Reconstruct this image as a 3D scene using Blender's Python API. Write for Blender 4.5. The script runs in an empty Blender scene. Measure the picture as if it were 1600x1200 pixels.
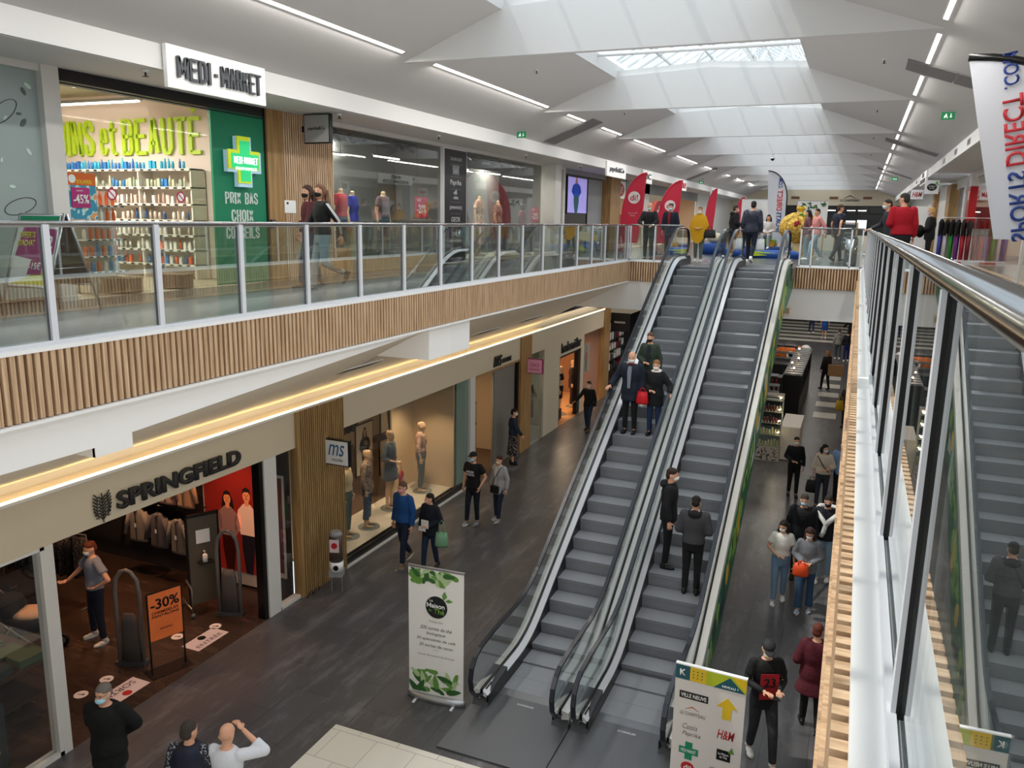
import bpy, bmesh, math, random
from mathutils import Vector, Matrix
random.seed(7)
PI = math.pi
SC = bpy.context.scene
COL = SC.collection

# ---------------------------------------------------------------- camera
cam_d = bpy.data.cameras.new('camera'); cam = bpy.data.objects.new('camera', cam_d); COL.objects.link(cam)
SC.camera = cam
F_PX, YAW, PIT, ROL = 1267.3, math.radians(22.697), math.radians(11.476), math.radians(1.049)
cam_d.sensor_fit = 'HORIZONTAL'; cam_d.sensor_width = 36.0; cam_d.lens = 36.0*F_PX/1600.0
cam_d.clip_start = 0.05; cam_d.clip_end = 400
fw = Vector((-math.sin(YAW)*math.cos(PIT), math.cos(YAW)*math.cos(PIT), -math.sin(PIT)))
rt = Vector((math.cos(YAW), math.sin(YAW), 0)); up = rt.cross(fw)
r2 = rt*math.cos(ROL) + up*math.sin(ROL); u2 = up*math.cos(ROL) - rt*math.sin(ROL)
M = Matrix((r2, u2, -fw)).transposed().to_4x4(); M.translation = Vector((0, 0, 7.0))
cam.matrix_world = M

# ---------------------------------------------------------------- sky, sun, exposure
w = bpy.data.worlds.new('sky'); SC.world = w; w.use_nodes = True
nt = w.node_tree; bg = nt.nodes['Background']
bg.inputs[0].default_value = (0.80, 0.90, 1.0, 1); bg.inputs[1].default_value = 1.5
sun_d = bpy.data.lights.new('sun', 'SUN'); sun_d.energy = 2.6; sun_d.angle = math.radians(0.6); sun_d.color = (1.0, 0.95, 0.86)
sun = bpy.data.objects.new('sun', sun_d); COL.objects.link(sun)
sun.rotation_euler = Vector((0.50, 0.10, -1.0)).to_track_quat('-Z', 'Y').to_euler()
SC.view_settings.view_transform = 'Standard'; SC.view_settings.look = 'None'
SC.view_settings.exposure = 0.12; SC.view_settings.gamma = 1.0; SC.view_settings.use_curve_mapping = False
SC.cycles.max_bounces = 8; SC.cycles.diffuse_bounces = 6; SC.cycles.glossy_bounces = 4
SC.cycles.transmission_bounces = 6; SC.cycles.transparent_max_bounces = 24
SC.cycles.caustics_reflective = False; SC.cycles.caustics_refractive = False
SC.cycles.sample_clamp_indirect = 6.0
SC.cycles.use_denoising = True
SC.cycles.use_fast_gi = True; SC.cycles.fast_gi_method = 'ADD'; w.light_settings.ao_factor = .34; w.light_settings.distance = 6.5

# the bays between the roof beams: one sky portal in each glazed opening
BEAM_Y = [-7.1 + 6.5*k for k in range(12)]
SKX0, SKX1 = -5.45, -1.30
for k in range(11):
    ld = bpy.data.lights.new('sky_portal', 'AREA'); ld.shape = 'RECTANGLE'; ld.size = SKX1 - SKX0; ld.size_y = 6.0
    ld.cycles.is_portal = True
    lo = bpy.data.objects.new('sky_portal', ld); COL.objects.link(lo)
    lo.location = ((SKX0+SKX1)/2, BEAM_Y[k] + 3.25, 10.62)

def lamp(kind, loc, energy, color=(1, .85, .65), size=.3, size_y=None, rot=(0, 0, 0), spot=None, blend=.6):
    if kind == 'POINT' and size >= .2: kind, size = 'AREA', .6
    d = bpy.data.lights.new('lamp_light', kind); d.energy = energy; d.color = color
    if kind == 'AREA':
        d.size = size
        if size_y: d.shape = 'RECTANGLE'; d.size_y = size_y
    else: d.shadow_soft_size = size
    if spot: d.spot_size = math.radians(spot); d.spot_blend = blend
    o = bpy.data.objects.new('lamp_light', d); COL.objects.link(o); o.location = loc; o.rotation_euler = rot
    return o

# ---------------------------------------------------------------- materials
def lin(h):
    h = h.lstrip('#'); v = [int(h[i:i+2], 16)/255 for i in (0, 2, 4)]
    return tuple((c/12.92 if c <= .04045 else ((c+.055)/1.055)**2.4) for c in v) + (1,)
MATS = {}
def mat(name, col='#808080', rough=.6, metal=0., bump=0., bscale=60., var=0., vscale=8., emit=None, estr=0., spec=.5, stretch=None):
    if name in MATS: return MATS[name]
    m = bpy.data.materials.new(name); m.use_nodes = True; MATS[name] = m
    n = m.node_tree.nodes; l = m.node_tree.links; p = n['Principled BSDF']
    c = lin(col) if isinstance(col, str) else col
    p.inputs['Base Color'].default_value = c; p.inputs['Roughness'].default_value = rough
    p.inputs['Metallic'].default_value = metal; p.inputs['Specular IOR Level'].default_value = spec
    if emit:
        p.inputs['Emission Color'].default_value = lin(emit) if isinstance(emit, str) else emit
        p.inputs['Emission Strength'].default_value = estr
    if var or bump:
        tc = n.new('ShaderNodeTexCoord'); mp = n.new('ShaderNodeMapping'); l.new(tc.outputs['Object'], mp.inputs[0])
        if stretch: mp.inputs['Scale'].default_value = stretch
    if var:
        t = n.new('ShaderNodeTexNoise'); t.inputs['Scale'].default_value = vscale; t.inputs['Detail'].default_value = 4
        l.new(mp.outputs[0], t.inputs[0])
        r = n.new('ShaderNodeMapRange'); r.inputs['From Min'].default_value = .3; r.inputs['From Max'].default_value = .7
        r.inputs['To Min'].default_value = 1-var; r.inputs['To Max'].default_value = 1+var
        l.new(t.outputs['Fac'], r.inputs[0])
        x = n.new('ShaderNodeVectorMath'); x.operation = 'MULTIPLY'; x.inputs[0].default_value = c[:3]
        l.new(r.outputs[0], x.inputs[1]); l.new(x.outputs[0], p.inputs['Base Color'])
    if bump:
        t2 = n.new('ShaderNodeTexNoise'); t2.inputs['Scale'].default_value = bscale; t2.inputs['Detail'].default_value = 3
        l.new(mp.outputs[0], t2.inputs[0]); b = n.new('ShaderNodeBump'); b.inputs['Strength'].default_value = bump
        b.inputs['Distance'].default_value = .02
        l.new(t2.outputs['Fac'], b.inputs['Height']); l.new(b.outputs[0], p.inputs['Normal'])
    return m

def glass_mat(name, tint=(.86, .93, .91, 1), boost=0.0, ior=1.5):
    # clear pane: reflects by Fresnel on both of its faces, lets the rest straight through
    m = bpy.data.materials.new(name); m.use_nodes = True; MATS[name] = m
    n = m.node_tree.nodes; l = m.node_tree.links; n.clear()
    o = n.new('ShaderNodeOutputMaterial'); mix = n.new('ShaderNodeMixShader')
    tr = n.new('ShaderNodeBsdfTransparent'); tr.inputs[0].default_value = tint
    gl = n.new('ShaderNodeBsdfGlossy'); gl.inputs['Roughness'].default_value = .0; gl.inputs[0].default_value = (1, 1, 1, 1)
    g = n.new('ShaderNodeNewGeometry'); mr = n.new('ShaderNodeMapRange')
    mr.inputs['To Min'].default_value = ior; mr.inputs['To Max'].default_value = 1/ior
    l.new(g.outputs['Backfacing'], mr.inputs[0])
    fr = n.new('ShaderNodeFresnel'); l.new(mr.outputs[0], fr.inputs[0])
    ad = n.new('ShaderNodeMath'); ad.operation = 'ADD'; ad.use_clamp = True; ad.inputs[1].default_value = boost
    l.new(fr.outputs[0], ad.inputs[0]); l.new(ad.outputs[0], mix.inputs[0])
    l.new(tr.outputs[0], mix.inputs[1]); l.new(gl.outputs[0], mix.inputs[2]); l.new(mix.outputs[0], o.inputs[0])
    return m

def wood_mat(name, c1, c2, stretch=(6, 6, .6), perslat=None):
    m = bpy.data.materials.new(name); m.use_nodes = True; MATS[name] = m
    n = m.node_tree.nodes; l = m.node_tree.links; p = n['Principled BSDF']; p.inputs['Roughness'].default_value = .55
    tc = n.new('ShaderNodeTexCoord'); mp = n.new('ShaderNodeMapping'); mp.inputs['Scale'].default_value = stretch
    l.new(tc.outputs['Object'], mp.inputs[0])
    t = n.new('ShaderNodeTexNoise'); t.inputs['Scale'].default_value = 3; t.inputs['Detail'].default_value = 5
    l.new(mp.outputs[0], t.inputs[0])
    r = n.new('ShaderNodeValToRGB'); r.color_ramp.elements[0].position = .35; r.color_ramp.elements[1].position = .65
    r.color_ramp.elements[0].color = lin(c1); r.color_ramp.elements[1].color = lin(c2)
    l.new(t.outputs['Fac'], r.inputs[0]); l.new(r.outputs[0], p.inputs['Base Color'])
    return m

def tile_mat(name, c1, c2, mortar, bw, bh, ms=.004, rough=.35, streak=True, rot=0.):
    m = bpy.data.materials.new(name); m.use_nodes = True; MATS[name] = m
    n = m.node_tree.nodes; l = m.node_tree.links; p = n['Principled BSDF']
    p.inputs['Roughness'].default_value = rough
    tc = n.new('ShaderNodeTexCoord'); mp = n.new('ShaderNodeMapping'); mp.inputs['Rotation'].default_value = (0, 0, rot)
    l.new(tc.outputs['Object'], mp.inputs[0])
    b = n.new('ShaderNodeTexBrick'); b.offset = .5; b.inputs['Scale'].default_value = 1
    b.inputs['Brick Width'].default_value = bw; b.inputs['Row Height'].default_value = bh
    b.inputs['Mortar Size'].default_value = ms; b.inputs['Color1'].default_value = lin(c1); b.inputs['Color2'].default_value = lin(c2)
    b.inputs['Mortar'].default_value = lin(mortar); b.inputs['Mortar Smooth'].default_value = .1
    l.new(mp.outputs[0], b.inputs[0])
    if streak:
        mp2 = n.new('ShaderNodeMapping'); mp2.inputs['Scale'].default_value = (.7, 2.6, 1); l.new(mp.outputs[0], mp2.inputs[0])
        t = n.new('ShaderNodeTexNoise'); t.inputs['Scale'].default_value = 1.1; t.inputs['Detail'].default_value = 11; t.inputs['Roughness'].default_value = .72
        l.new(mp2.outputs[0], t.inputs[0])
        r = n.new('ShaderNodeMapRange'); r.inputs['From Min'].default_value = .5; r.inputs['From Max'].default_value = .74
        r.inputs['To Min'].default_value = .92; r.inputs['To Max'].default_value = 2.3
        l.new(t.outputs['Fac'], r.inputs[0])
        x = n.new('ShaderNodeVectorMath'); x.operation = 'MULTIPLY'; l.new(b.outputs['Color'], x.inputs[0]); l.new(r.outputs[0], x.inputs[1])
        l.new(x.outputs[0], p.inputs['Base Color'])
    else: l.new(b.outputs['Color'], p.inputs['Base Color'])
    return m

def stripes_mat(name, c1, c2, freq, axis=0, rough=.5, bump=.4, metal=0.):
    m = bpy.data.materials.new(name); m.use_nodes = True; MATS[name] = m
    n = m.node_tree.nodes; l = m.node_tree.links; p = n['Principled BSDF']; p.inputs['Roughness'].default_value = rough
    p.inputs['Metallic'].default_value = metal
    tc = n.new('ShaderNodeTexCoord'); wv = n.new('ShaderNodeTexWave'); wv.bands_direction = 'XYZ'[axis]
    wv.inputs['Scale'].default_value = freq; l.new(tc.outputs['Object'], wv.inputs[0])
    r = n.new('ShaderNodeMix'); r.data_type = 'RGBA'; r.inputs[6].default_value = lin(c1); r.inputs[7].default_value = lin(c2)
    l.new(wv.outputs['Fac'], r.inputs[0]); l.new(r.outputs[2], p.inputs['Base Color'])
    b = n.new('ShaderNodeBump'); b.inputs['Strength'].default_value = bump; b.inputs['Distance'].default_value = .004
    l.new(wv.outputs['Fac'], b.inputs['Height']); l.new(b.outputs[0], p.inputs['Normal'])
    return m

def spots_mat(name, base, c2, scale=14., thr=.5, c3=None):
    m = bpy.data.materials.new(name); m.use_nodes = True; MATS[name] = m
    n = m.node_tree.nodes; l = m.node_tree.links; p = n['Principled BSDF']; p.inputs['Roughness'].default_value = .8
    tc = n.new('ShaderNodeTexCoord'); v = n.new('ShaderNodeTexNoise'); v.inputs['Scale'].default_value = scale; v.inputs['Detail'].default_value = 1
    l.new(tc.outputs['Object'], v.inputs[0]); r = n.new('ShaderNodeValToRGB'); r.color_ramp.interpolation = 'CONSTANT'
    r.color_ramp.elements[0].color = lin(base); r.color_ramp.elements[1].position = thr; r.color_ramp.elements[1].color = lin(c2)
    if c3: e = r.color_ramp.elements.new(thr+.08); e.color = lin(c3)
    l.new(v.outputs['Fac'], r.inputs[0]); l.new(r.outputs[0], p.inputs['Base Color'])
    return m

WHITE = mat('white_plaster', '#dcdbd9', .8); WHITE2 = mat('white_paint', '#f2f2f0', .45)
CEIL = mat('ceiling_plaster', '#d2cfcd', .9)
CREAM = mat('cream_panel', '#d5cab9', .6); BEIGE = mat('beige_fascia', '#c9bda6', .7)
ALU = mat('brushed_aluminium', '#b9bcc0', .35, .9); STEEL = mat('stainless_steel', '#a8a8a8', .18, 1.0); GREYALU = mat('grey_aluminium', '#dcdee3', .45, .05)
BLACK = mat('black_rubber', '#0b0b0c', .35); DARK = mat('dark_metal', '#202024', .4, .3); DGREY = mat('dark_grey', '#3b3d40', .6)
GREYP = mat('grey_panel', '#8d8f8f', .6)
GLASS = glass_mat('clear_glass', boost=.02); GLASSR = glass_mat('railing_glass', boost=.12, tint=(.84, .90, .88, 1)); GLASSG = glass_mat('green_glass', tint=(.80, .92, .88, 1), boost=.03)
SHOPGLASS = glass_mat('shopfront_glass', tint=(.94, .96, .95, 1), boost=.02)
PHGLASS = glass_mat('pharmacy_glass', tint=(.96, .98, .97, 1), boost=0., ior=1.2)
FROST = mat('frosted_film', '#a9b6b4', .5)
SLAT = wood_mat('larch_slats', '#ae8c6b', '#d6b896', (3, 14, .5)); WOOD = wood_mat('oak_panel', '#8e6c42', '#ab8757', (5, 5, .4))
SLATD = wood_mat('oak_slats', '#86683f', '#a98a5c', (10, 14, .4)); SLATBACK = mat('slat_backing', '#6d4d33', .9)
FLOORL = tile_mat('dark_slate_tiles', '#4a494a', '#535152', '#303030', 1.2, .6, .004, .33, True, PI/2)
FLOORU = tile_mat('upper_slate_tiles', '#48494b', '#505153', '#303032', 1.2, .6, .004, .22, True, PI/2)
CREAMT = tile_mat('cream_floor_tiles', '#cdc8ba', '#d5d0c3', '#8f8b82', .6, .6, .004, .3, False)
STEP = stripes_mat('escalator_tread', '#75787c', '#9b9ea3', 55, 0, .55, .5, 0.); PLATE = stripes_mat('ribbed_metal_plate', '#5b5c5e', '#77787a', 40, 1, .3, .4, .6)
LED = mat('led_strip', '#ffffff', .5, emit='#fffaf0', estr=6.0); LEDW = mat('warm_led_strip', '#ffffff', .5, emit='#ffe0a4', estr=6.0)

# ---------------------------------------------------------------- mesh helpers
class MB:
    def __init__(s): s.v = []; s.f = []; s.m = []; s.sm = []; s.T = None
    def add(s, vs, fs, mi=0, smooth=False):
        b = len(s.v)
        for p in vs: s.v.append(tuple(s.T @ Vector(p)) if s.T is not None else tuple(p))
        for f in fs: s.f.append([b+i for i in f]); s.m.append(mi); s.sm.append(smooth)
        return s
    def box(s, x0, x1, y0, y1, z0, z1, mi=0):
        if x0 > x1: x0, x1 = x1, x0
        if y0 > y1: y0, y1 = y1, y0
        if z0 > z1: z0, z1 = z1, z0
        return s.add([(x0,y0,z0),(x1,y0,z0),(x1,y1,z0),(x0,y1,z0),(x0,y0,z1),(x1,y0,z1),(x1,y1,z1),(x0,y1,z1)],
              [(0,3,2,1),(4,5,6,7),(0,1,5,4),(1,2,6,5),(2,3,7,6),(3,0,4,7)], mi)
    def cyl(s, p, q, r, n=12, r2=None, mi=0, cap=True, smooth=True):
        p = Vector(p); q = Vector(q); d = (q-p); r2 = r if r2 is None else r2
        if d.length < 1e-6: return s
        a = d.normalized().orthogonal().normalized(); b = d.normalized().cross(a)
        vs = [];
        for k in range(n):
            t = 2*PI*k/n; o = a*math.cos(t) + b*math.sin(t); vs.append(p+o*r); vs.append(q+o*r2)
        s.add(vs, [(2*k, 2*((k+1)%n), 2*((k+1)%n)+1, 2*k+1) for k in range(n)], mi, smooth)
        if cap: s.add(vs, [tuple(2*k for k in range(n))[::-1], tuple(2*k+1 for k in range(n))], mi, False)
        return s
    def tube(s, pts, r, n=8, mi=0, closed=False, radii=None, flat=1.0):
        pts = [Vector(p) for p in pts]; N = len(pts); vs = []
        t0 = (pts[1]-pts[0]).normalized(); a = t0.orthogonal().normalized()
        for i, p in enumerate(pts):
            t = (pts[min(i+1, N-1)] - pts[max(i-1, 0)]).normalized()
            a = (a - t*a.dot(t)).normalized(); b = t.cross(a); rr = radii[i] if radii else r
            for k in range(n):
                th = 2*PI*k/n; vs.append(p + a*math.cos(th)*rr + b*math.sin(th)*rr*flat)
        fs = [(i*n+k, i*n+(k+1)%n, (i+1)*n+(k+1)%n, (i+1)*n+k) for i in range(N-1) for k in range(n)]
        s.add(vs, fs, mi, True); s.add([v for v in vs[:n]] + [v for v in vs[-n:]], [tuple(range(n))[::-1], tuple(range(n, 2*n))], mi)
        return s
    def loft(s, rings, mi=0, n=14, smooth=True, cap=True):
        # rings: (cx, cy, cz, rx, ry) stacked along z
        vs = []
        for (cx, cy, cz, rx, ry) in rings:
            for k in range(n):
                t = 2*PI*k/n; vs.append((cx+rx*math.cos(t), cy+ry*math.sin(t), cz))
        N = len(rings)
        s.add(vs, [(i*n+k, i*n+(k+1)%n, (i+1)*n+(k+1)%n, (i+1)*n+k) for i in range(N-1) for k in range(n)], mi, smooth)
        if cap: s.add(vs[:n]+vs[-n:], [tuple(range(n))[::-1], tuple(range(n, 2*n))], mi, False)
        return s
    def ball(s, c, rx, ry=None, rz=None, n=12, mi=0, M=None):
        ry = rx if ry is None else ry; rz = rx if rz is None else rz; vs = []; h = n//2+1
        for i in range(h+1):
            ph = PI*i/h
            for k in range(n):
                t = 2*PI*k/n; v = Vector((rx*math.sin(ph)*math.cos(t), ry*math.sin(ph)*math.sin(t), -rz*math.cos(ph)))
                if M is not None: v = M @ v
                vs.append(Vector(c)+v)
        return s.add(vs, [(i*n+k, i*n+(k+1)%n, (i+1)*n+(k+1)%n, (i+1)*n+k) for i in range(h) for k in range(n)], mi, True)
    def prism(s, poly, axis, d0, d1, mi=0):
        # poly in the plane across axis; coordinates in cyclic order (y,z),(x,z) or (x,y)
        def P(a, b, d): return {0: (d, a, b), 1: (a, d, b), 2: (a, b, d)}[axis]
        n = len(poly); vs = [P(a, b, d0) for a, b in poly] + [P(a, b, d1) for a, b in poly]
        return s.add(vs, [tuple(range(n))[::-1], tuple(range(n, 2*n))] + [(i, (i+1)%n, n+(i+1)%n, n+i) for i in range(n)], mi)
    def sweep(s, path, prof, mi=0):
        # path of (y,z) in a plane across X, prof of (x, offset along normal); constant x profile
        N = len(path); n = len(prof); vs = []
        for i, (y, z) in enumerate(path):
            a = path[max(i-1, 0)]; b = path[min(i+1, N-1)]; t = Vector((b[0]-a[0], b[1]-a[1])).normalized(); nn = Vector((-t.y, t.x))
            for (x, o) in prof: vs.append((x, y+nn.x*o, z+nn.y*o))
        s.add(vs, [(i*n+k, i*n+(k+1)%n, (i+1)*n+(k+1)%n, (i+1)*n+k) for i in range(N-1) for k in range(n)], mi, False)
        return s.add(vs[:n]+vs[-n:], [tuple(range(n))[::-1], tuple(range(n, 2*n))], mi)
    def mesh(s, name, mats):
        me = bpy.data.meshes.new(name); me.from_pydata(s.v, [], s.f)
        for m in (mats if isinstance(mats, (list, tuple)) else [mats]): me.materials.append(m)
        me.polygons.foreach_set('material_index', s.m); me.polygons.foreach_set('use_smooth', s.sm)
        bm = bmesh.new(); bm.from_mesh(me); bmesh.ops.remove_doubles(bm, verts=bm.verts, dist=1e-6)
        bmesh.ops.recalc_face_normals(bm, faces=bm.faces); bm.to_mesh(me); bm.free(); me.update()
        return me
    def build(s, name, mats, parent=None, loc=(0,0,0), rotz=0):
        return obj(name, s.mesh(name, mats), parent, loc, rotz)
def obj(name, me, parent=None, loc=(0,0,0), rotz=0):
    o = bpy.data.objects.new(name, me); COL.objects.link(o); o.location = loc; o.rotation_euler = (0, 0, rotz)
    if parent is not None: o.parent = parent
    return o
def tag(o, label=None, cat=None, group=None, kind=None):
    if label: o['label'] = label
    if cat: o['category'] = cat
    if group: o['group'] = group
    if kind: o['kind'] = kind
    return o
def thing(name, label, cat, loc=(0,0,0), rotz=0, group=None):
    o = bpy.data.objects.new(name, None); o.empty_display_size = .1; COL.objects.link(o); o.location = loc; o.rotation_euler = (0, 0, rotz)
    return tag(o, label, cat, group)
def struct(name, mb, m, parent=None):
    o = mb.build(name, m, parent)
    if parent is None: o['kind'] = 'structure'
    return o
KIDS = {}
def copy_tree(o, parent=None):
    c = o.copy(); COL.objects.link(c); c.parent = parent
    for ch in [x for x in COL.objects if x.parent == o]: copy_tree(ch, c)
    return c
def dup(root, loc, rotz=0, label=None, group=None, kids=None):
    c = root.copy(); COL.objects.link(c); c.location = loc; c.rotation_euler = (0, 0, rotz)
    for ch in (kids if kids is not None else root.children):
        k = ch.copy(); COL.objects.link(k); k.parent = c
        for g in ch.children: q = g.copy(); COL.objects.link(q); q.parent = k
    if label: c['label'] = label
    if group: c['group'] = group
    return c

GL = {'A': [[(0, 0), (.5, 1), (1, 0)], [(.2, .3), (.8, .3)]], 'B': [[(0, 0), (0, 1), (.75, 1), (1, .88), (1, .62), (.8, .52), (0, .52)], [(.8, .52), (1, .4), (1, .12), (.75, 0), (0, 0)]],
 'C': [[(1, .72), (1, .85), (.7, 1), (.3, 1), (0, .85), (0, .15), (.3, 0), (.7, 0), (1, .15), (1, .28)]], 'D': [[(0, 0), (0, 1), (.65, 1), (1, .8), (1, .2), (.65, 0), (0, 0)]],
 'E': [[(1, 1), (0, 1), (0, 0), (1, 0)], [(0, .52), (.85, .52)]], 'F': [[(1, 1), (0, 1), (0, 0)], [(0, .5), (.85, .5)]], 'G': [[(1, .75), (1, .85), (.7, 1), (.3, 1), (0, .85), (0, .15), (.3, 0), (.7, 0), (1, .15), (1, .46), (.55, .46)]],
 'H': [[(0, 0), (0, 1)], [(1, 0), (1, 1)], [(0, .5), (1, .5)]], 'I': [[(.5, 0), (.5, 1)]], 'K': [[(0, 0), (0, 1)], [(1, 1), (.05, .42)], [(.3, .58), (1, 0)]], 'L': [[(0, 1), (0, 0), (1, 0)]],
 'M': [[(0, 0), (0, 1), (.5, .25), (1, 1), (1, 0)]], 'N': [[(0, 0), (0, 1), (1, 0), (1, 1)]], 'O': [[(0, .15), (0, .85), (.3, 1), (.7, 1), (1, .85), (1, .15), (.7, 0), (.3, 0), (0, .15)]],
 'P': [[(0, 0), (0, 1), (.7, 1), (1, .88), (1, .58), (.7, .46), (0, .46)]], 'R': [[(0, 0), (0, 1), (.7, 1), (1, .88), (1, .62), (.7, .5), (0, .5)], [(.55, .5), (1, 0)]],
 'S': [[(1, .74), (1, .85), (.7, 1), (.3, 1), (0, .85), (0, .66), (1, .36), (1, .15), (.7, 0), (.3, 0), (0, .15), (0, .26)]], 'T': [[(0, 1), (1, 1)], [(.5, 1), (.5, 0)]],
 'U': [[(0, 1), (0, .15), (.3, 0), (.7, 0), (1, .15), (1, 1)]], 'X': [[(0, 0), (1, 1)], [(0, 1), (1, 0)]], 'e': [[(0, .38), (1, .38), (1, .62), (.7, .76), (.3, .76), (0, .62), (0, .14), (.3, 0), (.7, 0), (1, .14)]],
 't': [[(.4, .98), (.4, .12), (.65, 0), (1, 0)], [(0, .74), (.95, .74)]], '-': [[(.1, .5), (.9, .5)]], "'": [[(.3, 1.22), (.75, 1.34)]]}
def block(s, parent, loc, w, h, m, ext=.02, tx=.34, gap=.30, name='lettering', wide={'M': 1.35, 'I': .0, '-': .5, ' ': .5}):
    # heavy condensed sign letters; tx and gap are fractions of a letter's width
    units = []; x = 0.
    for c in s:
        if c == "'": units.append((c, units[-1][1], 1.)); continue
        cw = wide.get(c, 1.); units.append((c, x, cw)); x += cw + tx + gap
    total = x - gap; k = w/total; T = tx*k; hh = h - T*.8; q = MB(); ty = T*.8
    for c, x0, cw in units:
        if c == ' ': continue
        for st in GL[c]:
            P_ = [((x0 + tx/2 + a*cw)*k - w/2, b_*hh + ty/2 - h/2) for a, b_ in st]
            for (xa, za), (xb, zb) in zip(P_[:-1], P_[1:]):
                d = Vector((xb-xa, zb-za)); L = d.length or 1e-6; nx, nz = -d.y/L, d.x/L; hx = T/2; hz = ty/2
                r_ = 1/math.sqrt((nx/hx)**2 + (nz/hz)**2) if L > 1e-5 else hx; ex, ez = d.x/L*.0, d.y/L*.0
                q.prism([(xa+nx*r_, za+nz*r_), (xb+nx*r_, zb+nz*r_), (xb-nx*r_, zb-nz*r_), (xa-nx*r_, za-nz*r_)], 1, -ext, 0)
            for j_, (xa, za) in enumerate(P_):
                e_ = j_ in (0, len(P_)-1)
                if c in 'AKNMXR-\'' and e_: continue
                q.prism([(xa-T/2, za-ty/2), (xa+T/2, za-ty/2), (xa+T/2, za+ty/2), (xa-T/2, za+ty/2)] if (e_ and c in 'EFHILPTDBt') or (c in 'ELFDBPN' and (abs(xa-P_[0][0]) < 1e-6)) else [(xa+T/2*math.cos(a*PI/5), za+ty/2*math.sin(a*PI/5)) for a in range(10)], 1, -ext*.999, -.0005)
    return q.build(name, m, parent, loc)
def text_me(body, w=None, h=None, ext=.004, bold=0., shear=0., spacing=1., align='CENTER', line=1.0, mirror=False):
    # lettering facing local -y, x to the right, z up, centred on the origin and fitted to w x h
    cu = bpy.data.curves.new('lettering', 'FONT'); cu.body = body; cu.size = 1; cu.extrude = 0; cu.offset = bold
    cu.shear = shear; cu.align_x = align; cu.space_character = spacing; cu.space_line = line; cu.resolution_u = 3
    o = bpy.data.objects.new('lettering', cu); me = bpy.data.meshes.new_from_object(o)
    bpy.data.objects.remove(o); bpy.data.curves.remove(cu)
    xs = [v.co.x for v in me.vertices]; ys = [v.co.y for v in me.vertices]
    if not xs: return me
    x0, x1, y0, y1 = min(xs), max(xs), min(ys), max(ys)
    sx = w/(x1-x0) if w else None; sy = h/(y1-y0) if h else None
    if sx is None: sx = sy
    if sy is None: sy = sx
    for v in me.vertices:
        x, y = (v.co.x-(x0+x1)/2)*sx, (v.co.y-(y0+y1)/2)*sy
        v.co = ((-x if mirror else x), 0, y)
    bm = bmesh.new(); bm.from_mesh(me)
    if ext:
        r = bmesh.ops.extrude_face_region(bm, geom=list(bm.faces)); vs = [g for g in r['geom'] if isinstance(g, bmesh.types.BMVert)]
        bmesh.ops.translate(bm, verts=vs, vec=(0, -ext, 0))
    bmesh.ops.recalc_face_normals(bm, faces=bm.faces); bm.to_mesh(me); bm.free()
    return me
def text(body, parent, loc, w=None, h=None, m=None, ext=.004, bold=0., name='lettering', rot=0., rotx=0., **k):
    # rot turns it within its own plane
    me = text_me(body, w, h, ext, bold, **k); me.materials.clear(); me.materials.append(m or BLACK)
    o = obj(name, me, parent, loc); o.rotation_euler = (rotx, rot, 0)
    return o
# ================================================================ the building
YB, YF = -8.0, 66.0            # back and far end
XL, XR = -9.5, 3.2             # upper shopfront planes
XLL = -9.0                     # lower left shopfront plane
VL, VR, VF = -6.42, 0.195, 24.2 # railing lines round the void
Z2 = 5.85
# --- floors
b = MB(); b.box(XLL, XR, YB, YF, -.2, 0); struct('floor', b, FLOORL)
b = MB(); b.box(-6.14, -1.62, YB, 8.5, 0, .004); struct('trim_1', b, CREAMT)
b = MB(); b.box(XL, VL+.04, YB, VF, 5.45, Z2); b.box(VR-.04, XR, YB, VF, 5.45, Z2); b.box(XL, XR, VF, YF, 5.45, Z2)
b.box(-4.75, -1.55, 22.75, VF, 5.55, Z2); struct('floor', b, FLOORU)
# --- white zebra bands in the lower floor far back, under the passage
b = MB()
for y in [31.4 + 2.05*k for k in range(5)]: b.box(-1.0, -.2, y, y+.95, 0, .004)
for y in (52.5, 54.4, 56.3, 58.2, 60.1, 62): b.box(-6, 1.2, y, y+1.0, 0, .004)
struct('trim_2', b, CREAMT)
# --- ceilings
b = MB()
b.add([(-8.29, YB, 9.07), (-5.45, YB, 10.2), (-5.45, YF, 10.2), (-8.29, YF, 9.07)], [(0, 1, 2, 3)])
b.add([(2.07, YB, 9.05), (-1.30, YB, 10.2), (-1.30, YF, 10.2), (2.07, YF, 9.05)], [(0, 3, 2, 1)])
struct('ceiling', b, CEIL)
b = MB(); b.box(-8.285, -8.40, YB, YF, 8.77, 9.10); b.box(-9.7, -8.35, YB, YF, 8.765, 8.83); struct('trim_3', b, WHITE)
b = MB(); b.box(2.065, 2.18, YB, YF, 8.75, 9.08); b.box(2.1, 3.4, YB, YF, 8.745, 8.81); struct('trim_4', b, WHITE)
b = MB(); b.box(-5.45, -5.6, YB, YF, 10.19, 10.48); b.box(-1.30, -1.15, YB, YF, 10.19, 10.48); struct('trim_5', b, WHITE)
# --- roof beams, each a triangular web under the skylights
for y in BEAM_Y:
    b = MB(); t = .06
    b.prism([(-7.25, 9.5), (.78, 9.5), (-1.30, 10.22), (-3.38, 10.32), (-5.45, 10.22)], 1, y-t, y+t)
    b.prism([(-5.45, 10.2), (-3.38, 10.34), (-1.30, 10.2), (-1.30, 10.36), (-3.38, 10.46), (-5.45, 10.36)], 1, y+.02, y+.30)
    struct('ceiling', b, WHITE)
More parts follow.
